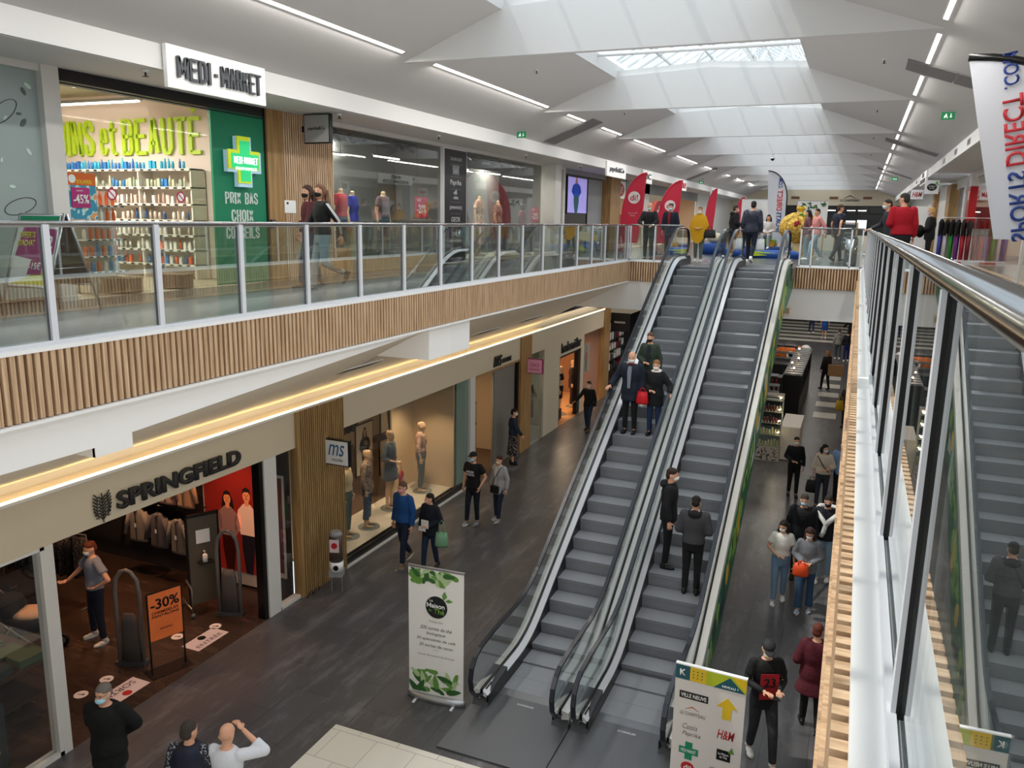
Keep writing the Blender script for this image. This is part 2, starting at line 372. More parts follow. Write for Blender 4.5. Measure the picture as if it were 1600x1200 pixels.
# --- skylights: ridged glazing over every bay
SKYG = glass_mat('skylight_glass', tint=(.93, .96, .97, 1), boost=.0)
for k in range(11):
    y0, y1 = BEAM_Y[k]+.30, BEAM_Y[k+1]+.02
    root = thing('window_%d' % (k+1), None, None); root['kind'] = 'structure'
    g = MB(); X0, X1, XM, z0, z1 = -5.6, -1.15, -3.375, 10.48, 11.75
    for (a, c) in ((X0, XM), (XM, X1)):
        za, zc = (z0, z1) if a == X0 else (z1, z0)
        g.add([(a, y0-.4, za), (c, y0-.4, zc), (c, y1+.4, zc), (a, y1+.4, za)], [(0, 1, 2, 3)])
    g.build('glazing', SKYG, root)
    f = MB(); n = 10
    for i in range(n+1):
        y = y0 + (y1-y0)*i/n
        f.cyl((X0, y, z0+.03), (XM, y, z1+.03), .028, 4, smooth=False); f.cyl((XM, y, z1+.03), (X1, y, z0+.03), .028, 4, smooth=False)
    for s in (.33, .66):
        f.cyl((X0+(XM-X0)*s, y0, z0+(z1-z0)*s+.05), (X0+(XM-X0)*s, y1, z0+(z1-z0)*s+.05), .035, 4, smooth=False)
        f.cyl((X1+(XM-X1)*s, y0, z0+(z1-z0)*s+.05), (X1+(XM-X1)*s, y1, z0+(z1-z0)*s+.05), .035, 4, smooth=False)
    f.cyl((XM, y0-.3, z1), (XM, y1+.3, z1), .06, 6); f.build('glazing_bars', WHITE2, root)
    t = MB(); ym = (y0+y1)/2
    for yy in (ym-1.6, ym+1.6):
        t.cyl((X0, yy, z0-.05), (X1, yy, z0-.05), .04, 8); t.cyl((XM-.9, yy, z0-.05), (XM, yy, z1-.1), .025, 6); t.cyl((XM+.9, yy, z0-.05), (XM, yy, z1-.1), .025, 6)
        t.box(X0, X0+.12, yy-.06, yy+.06, z0-.1, z0+.1)
    t.build('tie_truss', WHITE2, root)
# --- wall behind the camera and the far end wall
b = MB(); b.box(XL-5, XR+4, YB-.2, YB, 0, 12); struct('wall_back', b, WHITE)
b = MB(); b.box(XL-.2, XR+.4, YF, YF+.2, 8.42, 10.9); b.box(XL-.2, -8.2, YF, YF+.2, Z2, 8.42); struct('wall_far', b, BEIGE)
b = MB(); b.box(XLL-1, XR+.4, YF, YF+.2, 0, 5.5); struct('wall_far', b, DGREY)
b = MB(); b.box(-8.42, -9.9, YB, YF, 9.12, 9.3); b.box(2.2, 4, YB, YF, 9.12, 9.3); b.box(-8.2, -8.5, YB, YF, 9.26, 9.34); b.box(1.9, 2.3, YB, YF, 9.26, 9.34); struct('trim_6', b, WHITE)

# --- slatted timber parapets round the void
def slats_y(b, x0, x1, ya, yb, z0, z1, pitch=.075, w=.045):
    y = ya
    while y < yb: b.box(x0, x1, y, min(y+w, yb), z0, z1); y += pitch
def slats_x(b, xa, xb, y0, y1, z0, z1, pitch=.075, w=.045):
    x = xa
    while x < xb: b.box(x, min(x+w, xb), y0, y1, z0, z1); x += pitch
b = MB(); slats_y(b, -6.335, -6.38, YB, 24.12, 5.25, 5.82); struct('trim_7', b, SLAT)
b = MB(); slats_y(b, .045, .09, YB, 24.12, 5.25, 5.82); b.box(.02, .045, YB, 24.12, 5.25, 5.29); b.box(.028, .045, YB, 24.12, 5.5, 5.53); struct('trim_8', b, SLAT)
b = MB(); slats_x(b, -6.33, .04, 24.12, 24.165, 5.25, 5.82); struct('trim_9', b, SLAT)
b = MB(); b.box(-6.42, -6.38, YB, 24.2, 5.24, 5.84); b.box(.09, .13, YB, 24.2, 5.24, 5.84); b.box(-6.42, .13, 24.165, 24.2, 5.24, 5.84); struct('trim_10', b, SLATBACK)
b = MB(); b.box(-6.325, -6.52, YB, 24.2, 5.822, 5.856); b.box(.085, .26, YB, 24.2, 5.822, 5.856)
b.box(-6.5, -4.75, 24.11, 24.3, 5.822, 5.856); b.box(-1.55, .2, 24.11, 24.3, 5.822, 5.856)
b.box(-6.30, -6.42, YB, 24.15, 5.215, 5.24); struct('trim_11', b, WHITE2)
# --- fascia and sloping soffit on the left of the void
def zf(y): return 4.83 if y < 5.2 else (4.88 + (y-5.7)*.053 if y < 12 else 5.2)
ys = [YB, 5.2, 5.7, 7, 8.5, 10, 11.75, 12.0, 13.3, 16, 20, 24.2]
b = MB()
for i in range(len(ys)-1):
    a, c = ys[i], ys[i+1]; za = zf(a-.001) if i != 1 else 4.83; zc = zf(c-.001)
    b.add([(-6.42, a, zf(a) if a != 5.2 else 4.83), (-9.32, a, 3.70), (-9.32, c, 3.70), (-6.42, c, zc)], [(0, 1, 2, 3)])
struct('ceiling', b, mat('soffit_cream', '#d9cbb6', .8))
b = MB()
b.prism([(YB, 4.83), (5.25, 4.83), (5.25, 4.73), (5.68, 4.73), (5.68, 4.88), (11.75, 5.19), (11.75, 5.22), (YB, 5.22)], 0, -6.42, -6.46)
b.box(-6.43, -6.8, 5.25, 5.68, 4.73, 5.1)
b.prism([(-6.42, 5.2), (-6.42, 4.67), (-7.55, 4.67), (-6.8, 5.2)], 1, 11.75, 13.29)
b.box(-6.415, -6.425, 12.5, 12.51, 4.67, 5.2)
struct('trim_12', b, WHITE2)
b = MB()
b.box(-9.5, .13, 24.2, 24.35, 4.37, 5.46); b.box(.1, XR+.2, YB, 24.2, 4.37, 5.24); struct('trim_13', b, WHITE)
b = MB(); b.box(XLL-6, XR+.2, 24.35, YF, 4.37, 4.45); struct('ceiling', b, CEIL)
b = MB(); b.box(XR, XR+.15, YB, YF, 0, 5.4); struct('wall_right', b, CREAM)
# shop slab between the two floors on the left
b = MB(); b.box(-16, XL, YB, YF, 5.5, 5.84); struct('floor', b, mat('shop_floor_beige', '#a89b86', .35, var=.12, vscale=3))
# cove ledge and light along the lower shopfront
b = MB(); b.box(-9.4, XLL+.03, YB, 60, 3.56, 3.60); b.box(-9.32, -9.4, YB, 60, 3.56, 3.8); struct('trim_14', b, WHITE)
t = thing('cove_light', 'long warm white light strip in the ledge above the lower shopfronts', 'light strip')
m = MB(); m.box(XLL-.01, XLL+.025, YB, 60, 3.602, 3.622); m.build('diffuser', LEDW, t)
for k in range(17):
    lamp('AREA', (-9.12, -6+4*k, 3.68), 4.5, (1, .70, .34), 3.9, .12, (PI, 0, PI/2))
# ceiling LED lines
def zl(x): return 9.07 + .398*(8.29+x)
def zr(x): return 9.05 + .341*(2.07-x)
SEGL = [(2.0, 5.6), (6.6, 11.98), (13.04, 18.6), (20.04, 21.4), (23.0, 25.0), (26.6, 31.1), (33.3, 37.6), (39.4, 42.5), (45.9, 47.6), (50.5, 53.5), (56, 59.5)]
SEGR = [(5.2, 8.2), (9.0, 11.9), (12.75, 14.9), (16.1, 18.3), (19.2, 24.9), (25.9, 27.2), (28.9, 30.6), (32.5, 37.6), (39, 43.6), (45.4, 50.4), (52, 56.8), (58.5, 63)]
import itertools
for nm, segs, x0, zfun, where in (('left', SEGL, -7.0, zl, 'left'), ('right', SEGR, .72, zr, 'right')):
    for i, (a, c) in enumerate(segs):
        m = MB(); w_ = .026; sgn = 1
        m.add([(x0-w_, a, zfun(x0-w_)-.004), (x0+w_, a, zfun(x0+w_)-.004), (x0+w_, c, zfun(x0+w_)-.004), (x0-w_, c, zfun(x0-w_)-.004),
               (x0-w_, a, zfun(x0-w_)+.01), (x0+w_, a, zfun(x0+w_)+.01), (x0+w_, c, zfun(x0+w_)+.01), (x0-w_, c, zfun(x0-w_)+.01)],
              [(0,3,2,1),(4,5,6,7),(0,1,5,4),(1,2,6,5),(2,3,7,6),(3,0,4,7)])
        tag(m.build('ceiling_light', LED), 'white light strip set in the %s ceiling slope, in one line with its like' % where, 'ceiling light', 'light strips of the %s ceiling slope' % where)
        lamp('AREA', (x0, (a+c)/2, zfun(x0)-.03), 14*(c-a), (1, .97, .92), .1, c-a)

# ================================================================ glass railings
POSTM = MB(); POSTM.box(.008, .034, -.03, .03, 0, 1.03, 0); POSTM.box(-.03, .008, -.024, .022, 0, 1.03, 1)
POST = POSTM.mesh('post', [GREYALU, BLACK])
POSTR = MB(); POSTR.box(-.027, -.016, -.022, .022, 0, 1.015, 0); POSTR.box(-.016, .003, -.0215, .02, 0, 1.015, 1); POSTR.box(.003, .006, -.022, .022, 0, 1.015, 0)
POSTRM = POSTR.mesh('post', [GREYALU, BLACK])
def rail_tube(pts, r=.026): return MB().tube(pts, r, 20)
def railing(label, x, ys, y0, y1, right=False):
    t = thing('glass_railing', label, 'railing', (x, 0, Z2))
    m = MB(); rr_ = .031 if right else .024; m.tube([(0, y0, 1.045), (0, y1, 1.045)], rr_, 24); m.build('handrail', STEEL, t)
    m = MB(); m.box(-.012, .012, y0, y1, 1.012, 1.034); m.build('rail_channel', ALU, t)
    m = MB(); m.box(-.035, .035, y0, y1, .006, .03); m.box(-.035, -.014, y0, y1, .03, .045); m.box(.014, .035, y0, y1, .03, .045); m.build('base_channel', GREYALU, t)
    for y in ys: obj('post', POSTRM if right else POST, t, (0, y, .006), 0 if right else 0)
    e = sorted(ys)
    for a, c in zip(e[:-1], e[1:]):
        m = MB(); m.box(-.006, .006, a+.026, c-.026, .03, 1.012); m.build('glass_pane', GLASSR, t)
    return t
railing('long glass railing on the left edge of the void, in front of the pharmacy', VL, [4.93+1.2*k for k in range(-10, 17)], YB, 24.12)
railing('long glass railing nearest the camera on the right edge of the void', VR, [1.93+1.19*k for k in range(-8, 19) if k != -1] + [24.05], YB, 24.1, True)
def rail_x(label, y, xs, x0, x1):
    t = thing('glass_railing', label, 'railing', (0, y, Z2))
    m = MB(); m.tube([(x0, 0, 1.055), (x1, 0, 1.055)], .026, 16); m.build('handrail', STEEL, t)
    m = MB(); m.box(x0, x1, -.03, .03, .006, .04); m.build('base_channel', GREYALU, t)
    for x in xs: q = MB(); q.box(x-.02, x+.02, -.03, .03, 0, 1.03); q.build('post', GREYALU, t)
    e = sorted(xs)
    for a, c in zip(e[:-1], e[1:]): m = MB(); m.box(a+.02, c-.02, -.006, .006, .03, 1.02); m.build('glass_pane', GLASS, t)
rail_x('short glass railing at the far edge of the void, left of the escalators', 24.2, [-6.34, -5.6, -4.78], -6.36, -4.75)
rail_x('short glass railing at the far edge of the void, right of the escalators', 24.2, [-1.5, -1.2, -.2, .08], -1.52, .12)

# ================================================================ escalators
EY0 = 11.5; TAN = math.tan(math.radians(30))
def esc_z(y):
    R = 1.1
    def soft(u):  # 0 for u<<0, u for u>>0, smooth bend
        return 0 if u < -R*.5 else (u if u > R*.5 else (u+R*.5)**2/(2*R))
    yt = EY0 + Z2/TAN
    return .02 + (1-.01/Z2)*TAN*(soft(y-EY0) - soft(y-yt))
YLO, YHI = 9.95, 22.45
BAL = glass_mat('balustrade_glass', tint=(.93, .97, .97, 1), boost=.09)
INDECK = mat('polished_deck', '#e2e5ea', .3, .25); OUTDECK = mat('outer_deck', '#d2d1cc', .35, .15); SKIRT = mat('black_skirt', '#101012', .3)
def escalator(xc, label, mural):
    t = thing('escalator', label, 'escalator', (xc, 0, 0), 0, None)
    hw = .49
    k = 0; y = YLO+.32
    while y < YHI-.3:
        z = esc_z(y+.2); zp = esc_z(y-.2)
        m = MB(); m.box(-hw, hw, y, y+.4, z-.05, z, 0)
        # curved riser
        n = 5; pr = []
        for i in range(n+1):
            u = i/n; pr.append((y + .035*math.sin(u*PI/2), z-.02 - (max(z-zp, .03)+.06)*u))
        for i in range(n):
            a, c = pr[i], pr[i+1]; m.add([(-hw, a[0], a[1]), (hw, a[0], a[1]), (hw, c[0], c[1]), (-hw, c[0], c[1])], [(0, 1, 2, 3)], 1)
        m.box(-hw, hw, y-.004, y+.012, z-.022, z+.001, 2)
        m.build('step', [STEP, STEP, mat('tread_edge', '#84878c', .5, .3)], t); y += .4
    # landings
    m = MB(); m.box(-.75, .75, 8.63, YLO+.16, .002, .026); m.build('landing_plate', PLATE, t)
    m = MB(); m.box(-hw, hw, YLO+.16, YLO+.34, .0, .024); m.build('comb_plate', mat('comb_metal', '#8a8c8f', .3, .8), t)
    me = text('SCHINDLER', t, (0, YLO+.02, .027), .26, .04, mat('etched_white', '#d8d8d8', .5), .001, name='maker_mark'); me.rotation_euler = (-PI/2, 0, 0)
    m = MB(); m.box(-.75, .75, YHI-.06, 24.2, Z2-.02, Z2+.012); m.build('landing_plate', PLATE, t)
    m = MB(); m.box(-hw, hw, YHI-.22, YHI-.06, Z2-.03, Z2+.012); m.build('comb_plate', mat('comb_metal'), t)
    # side profiles along the slope
    path = []
    y = 9.75
    while y <= 23.35: path.append((y, esc_z(y))); y += .2
    for s in (-1, 1):
        # inner skirt, inner deck (bright), glass, outer deck
        def sw(name, m_, x0, x1, o0, o1, pa=path):
            q = MB(); q.sweep(pa, [(s*x0, o0), (s*x1, o0), (s*x1, o1), (s*x0, o1)]); return q.build(name, m_, t)
        sw('skirt', SKIRT, .492, .525, -.25, .17)
        q = MB(); q.sweep(path, [(s*.50, .165), (s*.585, .235), (s*.585, .15), (s*.5, .12)]); q.build('inner_deck', INDECK, t)
        sw('glazing_bead', SKIRT, .585, .602, .15, .26)
        sw('glazing_bead', SKIRT, .614, .63, .15, .25)
        q = MB(); q.sweep(path, [(s*.63, .24), (s*.735, .22), (s*.745, .12), (s*.63, .1)]); q.build('outer_deck', OUTDECK, t)
        # newel boxes at both ends
        q = MB(); q.prism([(9.70, 0), (10.45, .02), (10.45, .28), (10.0, .24), (9.86, .20), (9.70, .02)], 0, s*.495, s*.74); q.build('newel_base', DGREY, t)
        q = MB(); q.prism([(22.9, 5.84), (23.4, 5.84), (23.45, 5.98), (23.2, 6.1), (22.9, 6.09)], 0, s*.495, s*.74); q.build('newel_base', DGREY, t)
        # glass balustrade: closed outline in the Y-Z plane
        topc = [(yy, esc_z(yy)+.93) for yy, _ in path if 10.0 < yy < 23.0]
        lo = [(yy, zz+.16) for yy, zz in path if yy < 23.2]
        n1 = [(9.86+.0, .20), (9.62, .30), (9.46, .48), (9.42, .65), (9.50, .80), (9.68, .90)]
        n2 = [(23.15, 6.78), (23.35, 6.70), (23.45, 6.52), (23.43, 6.30), (23.3, 6.1)]
        outl = n1 + topc + n2 + lo[::-1]
        q = MB(); q.prism(outl, 0, s*.603, s*.613); q.build('balustrade_glass', BAL, t)
        # handrail: flat oval loop with returns
        hp = [(10.0, .20), (9.86, .18), (9.70, .20), (9.53, .29), (9.41, .44), (9.37, .62), (9.41, .78), (9.52, .90), (9.68, .965), (9.9, .985)]
        hp += [(yy, esc_z(yy)+.985) for yy, _ in path if 10.05 < yy < 22.95]
        hp += [(23.1, 6.83), (23.32, 6.79), (23.48, 6.67), (23.53, 6.5), (23.49, 6.32), (23.38, 6.18), (23.2, 6.08)]
        q = MB(); q.sweep(hp, [(s*.608-.038, -.006), (s*.608-.03, .014), (s*.608+.03, .014), (s*.608+.038, -.006), (s*.608+.02, -.018), (s*.608-.02, -.018)]); q.build('handrail', mat('handrail_rubber', '#1e2129', .22), t)
        q = MB(); q.sweep(hp[2:-1], [(s*.608-.012, -.03), (s*.608-.012, -.018), (s*.608+.012, -.018), (s*.608+.012, -.03)]); q.build('handrail_guide', DARK, t)
        q = MB(); q.box(s*.608-.05, s*.608+.05, 9.82, 10.02, .12, .25); q.build('handrail_inlet', BLACK, t)
    # truss with cladding
    base = [(9.72, 0.0)]
    pr = [(9.8, 0), (10.6, 0.0), (12.4, .0)] 
    poly = [(9.8, -.0), (10.9, -.0), (12.9, .0)] + [(yy, esc_z(yy)-1.0) for yy in [13.3+.5*i for i in range(18)]] + [(22.6, 4.95), (24.2, 5.3), (24.2, 5.83)]
    upper = [(yy, zz+.1) for yy, zz in path if yy < 22.6][::-1]
    poly2 = poly + [(22.6, 5.83)] + upper
    for s in (-1, 1):
        q = MB(); q.prism(poly2, 0, s*.735, s*.75); c = q.build('side_cladding', mat('mural_green', '#1b6a4a', .4) if (mural and s == 1) else mat('cladding_grey', '#8f9a93', .4, .3), t)
        if mural and s == 1:
            rr = random.Random(3); cols = [mat('mural_teal', '#123f4b', .4), mat('mural_yellow', '#d8b52a', .4), mat('mural_light_green', '#7fb24c', .4), mat('mural_pale', '#b9c3c0', .4)]
            for i in range(40):
                y0 = 10.3+i*.29; zt = esc_z(y0+.3)+.05; zb = max(.02, esc_z(y0+.3)-.85); mi = rr.choice((0, 0, 1, 2, 2, 3)); zm = zb+(zt-zb)*rr.uniform(.3, .8)
                q = MB(); kind = rr.randrange(3)
                if kind == 0: pl = [(y0, zb), (y0+.5, max(.02, esc_z(y0+.5)-.85)), (y0+.25, zt)]
                elif kind == 1: pl = [(y0, zm-.1), (y0+.5, zm-.1), (y0+.5, zm+.25), (y0, zm+.02)]
                else: pl = [(y0+.25+.2*math.cos(a*PI/5), zm+.2*math.sin(a*PI/5)) for a in range(10)]
                pl = [(a, min(c, esc_z(a)+.08)) for a, c in pl]
                q.prism(pl, 0, .75, .754); q.build('mural_patch', cols[mi], c)
    q = MB(); q.sweep([(yy, esc_z(yy)-.98) for yy in [13.3+.5*i for i in range(18)]], [(-.74, 0), (.74, 0), (.74, .03), (-.74, .03)]); q.build('soffit_panel', mat('soffit_dark', '#55585a', .6), t)
    q = MB(); q.sweep([(yy, esc_z(yy)-.35) for yy in [10.4+.5*i for i in range(24)]], [(-.73, 0), (.73, 0), (.73, .02), (-.73, .02)]); q.build('inner_pan', BLACK, t)
    return t
escalator(-3.865, 'left escalator, carrying people down to the lower floor', False)
escalator(-2.345, 'right escalator with a green and yellow painted side, beside its twin', True)
# ================================================================ figures
QUEUE = []
def remesh(mb, name, m, parent, voxel=.014, extra=None, extra_mats=()):
    me = mb.mesh(name, m); o = obj(name, me, parent)
    r = o.modifiers.new('r', 'REMESH'); r.mode = 'VOXEL'; r.voxel_size = voxel; r.use_smooth_shade = True
    s = o.modifiers.new('s', 'SMOOTH'); s.iterations = 3; s.factor = .5
    QUEUE.append((o, m, extra, extra_mats)); return o
def flush():
    bpy.context.view_layer.update(); dg = bpy.context.evaluated_depsgraph_get()
    for o, m, extra, em in QUEUE:
        me = bpy.data.meshes.new_from_object(o.evaluated_get(dg)); me.materials.clear(); me.materials.append(m)
        for p in me.polygons: p.use_smooth = True; p.material_index = 0
        if extra is not None and extra.v:
            ex = extra.mesh('x', list(em)); off = 1
            for p in ex.polygons: p.material_index += off
            for e_ in em: me.materials.append(e_)
            bm = bmesh.new(); bm.from_mesh(me); bm.from_mesh(ex); bm.to_mesh(me); bm.free()
        o.modifiers.clear(); o.data = me
    QUEUE.clear()
ARM = {  # elbow, wrist, fingertip direction (right side; x outward, y forward)
 'down': ((.235, -.03, 1.14), (.25, .03, .89), (0, .1, -1)),
 'back': ((.24, -.16, 1.17), (.26, -.20, .93), (0, -.2, -1)),
 'fwd': ((.235, .10, 1.16), (.24, .24, .96), (0, .45, -.9)),
 'bent': ((.25, -.02, 1.15), (.08, .20, 1.07), (-.8, .5, .0)),
 'phone': ((.24, .02, 1.15), (.09, .27, 1.15), (-.3, .9, .25)),
 'rail': ((.27, .12, 1.17), (.17, .36, 1.07), (-.2, .9, -.2)),
 'side': ((.33, .0, 1.17), (.46, .08, 1.0), (.5, .5, -.4)),
 'hip': ((.40, -.06, 1.17), (.20, .06, 1.02), (-.8, .4, -.3)),
 'behind': ((.27, -.13, 1.16), (.06, -.2, .98), (-.8, -.1, -.4)),
 'up': ((.36, .16, 1.40), (.10, .17, 1.60), (-.7, .2, .5)),
 'pocket': ((.27, -.09, 1.15), (.21, .05, .95), (-.2, .4, -1)),
 'push': ((.27, .12, 1.15), (.30, .38, .98), (0, .9, -.2)),
 'crossed': ((.26, .06, 1.14), (-.02, .22, 1.12), (-1, .1, .05)),
}
LEG = {
 'stand': ((.095, .01, .50), (.10, -.02, .085), 0), 'wide': ((.15, .02, .50), (.19, -.0, .085), 0),
 'f': ((.09, .19, .52), (.09, .27, .10), .12), 'b': ((.09, -.05, .49), (.09, -.27, .17), -.5),
 'f2': ((.09, .10, .50), (.09, .14, .09), 0), 'b2': ((.09, -.03, .49), (.09, -.13, .12), -.25),
 'kick': ((.09, .02, .49), (.09, -.33, .32), -1.0), 'sit': ((.12, .42, .96), (.12, .42, .53), 0),
}
SKIN = mat('skin', '#d3a083', .55); SKIN2 = mat('skin_tan', '#b98463', .55); EYEM = mat('eye_dark', '#241a16', .3); LIP = mat('lips', '#a85d52', .5)
def vlerp(a, b, t): return Vector(a)*(1-t)+Vector(b)*t
def figure(label, loc, rotz, h=1.72, arms=('down', 'down'), legs=('stand', 'stand'), top='#222222', sleeve='long', hem=.84, thick=.018,
           bottom='#22242a', bkind='trousers', blen=None, shoe='#e6e6e6', hair='#2b1d14', hairlen=0, mask='#c9dcea', yaw=0, nod=0, lean=0, skin=None,
           sx=1.0, deep=1.0, female=False, cat='person', name='person', head=True, group=None, topmat=None, botmat=None, topname='top', collar=None,
           inner=None, glasses=False, cap=None, seat=0., voxel=.016, body_mat=None, hood=None, shoes=True, flare=0., belt=None, barefoot=False, legw=1.0, stripe=None):
    s = h/1.75; sk = skin or SKIN
    if body_mat: sk = body_mat
    root = thing(name, label, cat, loc, rotz, group); root.scale = (s, s, s)
    sh = .178 if not female else .160; hw = .155 if not female else .165; sh *= sx; hw *= sx
    if seat: seat_dz = -seat
    else: seat_dz = 0
    def U(v):  # upper body transform: lean
        v = Vector(v); return Vector((v.x, v.y + lean*max(0, v.z-.95), v.z - .3*abs(lean)*abs(lean)*max(0, v.z-.95) + seat_dz))
    def rings(o, z0=.86, bell=0.):
        R = [(.86, hw*.93, .115), (.93, hw+.005, .122), (1.02, hw*.95, .118), (1.12, (.135 if not female else .122)*sx, .104+bell), (1.24, (.158 if not female else .145)*sx, .118+(0 if not female else .012)+bell*.6),
             (1.34, sh*.98, .118), (1.40, sh*.95, .105), (1.445, sh*.70, .085), (1.475, .075, .066)]
        out = []
        if z0 < .86:
            k = (.86-z0)
            for q in (1., .5): out.append(U((0, 0, .86-k*q)) .to_tuple() + (hw*.96+o+flare*q, (.12+o+flare*q*.9)*deep))
        for z, rx, ry in R:
            if z < z0-.001: continue
            out.append(U((0, 0, z)).to_tuple() + (rx+o, (ry+o*.9)*deep))
        return [(a, b_, c, d, e) for a, b_, c, d, e in out]
    # ---- joints
    J = {}
    for side, an, ln in ((1, arms[1], legs[1]), (-1, arms[0], legs[0])):
        e, w_, d = ARM[an] if isinstance(an, str) else an
        m_ = lambda v: Vector((v[0]*side, v[1], v[2]))
        J[side] = dict(sho=U((side*sh*.93, 0, 1.415)), el=U(m_(e)), wr=U(m_(w_)), hd=m_(d).normalized(),
                       hip=Vector((side*.088*sx, 0, .92+seat_dz)), kn=m_(LEG[ln][0])+Vector((0, 0, seat_dz if ln == 'sit' else 0)), an=m_(LEG[ln][1])+Vector((0, 0, seat_dz if ln == 'sit' else 0)), ft=LEG[ln][2])
    # ---- body
    b = MB(); b.loft(rings(0), n=16)
    b.cyl(U((0, 0, 1.44)), U((0, .012, 1.56)), .058, 12, .052)
    HC = U((0, .02, 1.625))
    RH = Matrix.Rotation(math.radians(yaw), 3, 'Z') @ Matrix.Rotation(math.radians(nod), 3, 'X')
    def Hd(v): return HC + RH @ (Vector(v) + Vector((0, 0, .0)))
    x = MB()
    if head:
        hr = [(.035, -.118, .028, .032), (.028, -.098, .046, .058), (.015, -.065, .060, .080), (.004, -.025, .069, .093), (0, .02, .073, .098), (-.004, .06, .071, .095), (-.008, .092, .055, .076), (-.008, .112, .028, .04)]
        q = MB(); q.loft([(0, y_, z_, rx, ry) for y_, z_, rx, ry in hr], n=16)
        q.cyl((0, .088, .018), (0, .108, -.022), .010, 8, .014); q.ball((0, .106, -.026), .014, .012, .011, 8)
        for sd in (-1, 1): q.ball((sd*.074, -.008, -.01), .012, .020, .031, 8)
        q.ball((0, .085, .032), .048, .012, .010, 8); q.ball((0, .082, -.062), .026, .014, .010, 8)
        b.add([Hd(v) for v in q.v], q.f, 0, True)
        for sd in (-1, 1): x.ball(Hd((sd*.029, .089, .012)), .011, .007, .006, 8, 0)
        x.ball(Hd((0, .094, -.060)), .022, .006, .006, 8, 1)
    else: b.ball(U((0, .01, 1.56)), .05, .05, .02, 12)
    for sd in (-1, 1):
        j = J[sd]; aw = 1.0 if not female else .88
        b.cyl(j['sho'], j['el'], .052*aw, 12, .041*aw); b.ball(j['sho'], .056*aw); b.ball(j['el'], .042*aw)
        b.cyl(j['el'], j['wr'], .041*aw, 12, .027*aw); b.ball(j['wr'], .028*aw)
        lk = .8 if (bottom or botmat) and bkind in ('trousers', 'wide') and not body_mat else 1.
        b.cyl(j['hip'], j['kn'], .088*legw*lk, 12, .057*legw*lk); b.ball(j['hip'], .09*legw*lk); b.ball(j['kn'], .058*legw*lk)
        mid = vlerp(j['kn'], j['an'], .3) + Vector((0, -.012, 0))
        b.cyl(j['kn'], mid, .055*legw*lk, 12, .052*legw*lk); b.cyl(mid, j['an'], .052*legw*lk, 12, .036*legw); b.ball(j['an'], .04)
        if barefoot:
            b.loft([(j['an'].x, j['an'].y-.02, .0, .032, .05), (j['an'].x, j['an'].y, .06, .034, .045), (j['an'].x, j['an'].y, .1, .034, .038)])
            b.ball((j['an'].x*1.1, j['an'].y+.09, .03), .036, .10, .028)
        # hand
        d = j['hd']; side_v = Vector((sd*1., 0, 0)) if abs(d.z) < .8 and abs(d.x) < .6 else Vector((0, 1, 0))
        sp = (side_v - d*side_v.dot(d)).normalized(); nn = d.cross(sp); inn = -nn if (nn.x*sd > 0 or (abs(nn.x) < .2 and nn.z > 0)) else nn
        Mh = Matrix((sp, d, inn)).transposed(); pc = j['wr'] + d*.05
        x.ball(pc, .040, .052, .016, 10, 2, Mh)
        for i in range(4):
            o = (i-1.5)*.019; L = (.060, .074, .070, .055)[i] if (sp.y > 0) else (.055, .070, .074, .060)[i]
            p0 = pc + d*.036 + sp*o; p1 = p0 + (d + sp*o*2).normalized()*L*.5 + inn*.006; p2 = p1 + (d*.75+inn*.6).normalized()*L*.35; p3 = p2 + (d*.3+inn*.9).normalized()*L*.3
            x.tube([p0, p1, p2, p3], .009, 6, 2, radii=[.0095, .009, .0085, .007])
        ts = sp if sp.y > 0 else -sp
        q0 = pc - d*.02 + ts*.030; q1 = q0 + (ts*.8+d*.6).normalized()*.032 + inn*.008; q2 = q1 + (d*.9+ts*.2+inn*.4).normalized()*.030
        x.tube([q0, q1, q2], .010, 6, 2, radii=[.013, .0105, .008])
    remesh(b, 'body', sk, root, voxel, x, (EYEM if not body_mat else sk, LIP if not body_mat else sk, sk))
    # ---- hair, cap, mask
    if head and hair:
        hm = mat('hair_'+hair.strip('#'), hair, .75, bump=.6, bscale=90)
        q = MB(); q.ball(Hd((0, -.006, .046)), .079, .099, .080, 14, M=RH)
        q.ball(Hd((0, -.05, -.01)), .074, .06, .07, 12, M=RH)
        if hairlen:
            zb = -.10 - hairlen
            for sd in (-.05, 0, .05): q.tube([Hd((sd, -.06, .02)), Hd((sd*1.2, -.085, -.08)), HC+Vector((sd*1.5, -.10, zb*.6)), HC+Vector((sd*1.2, -.105, zb))], .04, 8, radii=[.05, .05, .045, .02])
            for sd in (-1, 1): q.tube([Hd((sd*.06, .01, .05)), Hd((sd*.08, .0, -.04)), HC+Vector((sd*.09, .02, max(zb, -.2)))], .02, 6, radii=[.025, .024, .014])
        remesh(q, 'hair', hm, root, .012)
    if head and hair is None and not body_mat:
        q = MB(); hm = mat('hair_shaved', '#b58c72', .8)
        q.ball(Hd((0, -.045, -.012)), .073, .058, .035, 12, M=RH); q.build('hair', hm, root)
    if cap:
        q = MB(); q.ball(Hd((0, -.004, .055)), .086, .104, .072, 14, M=RH); q.ball(Hd((0, .105, .045)), .066, .075, .010, 12, M=RH); q.build('cap', mat('cap_'+cap.strip('#'), cap, .8), root)
    if head and mask:
        q = MB(); mm = mat('mask_'+mask.strip('#'), mask, .8)
        q.ball(Hd((0, .050, -.052)), .060, .066, .047, 14, M=RH); q.ball(Hd((0, .098, -.035)), .020, .022, .022, 8, M=RH)
        for sd in (-1, 1): q.tube([Hd((sd*.055, .07, -.04)), Hd((sd*.079, .01, -.015)), Hd((sd*.078, -.02, 0))], .0025, 4)
        q.build('face_mask', mm, root)
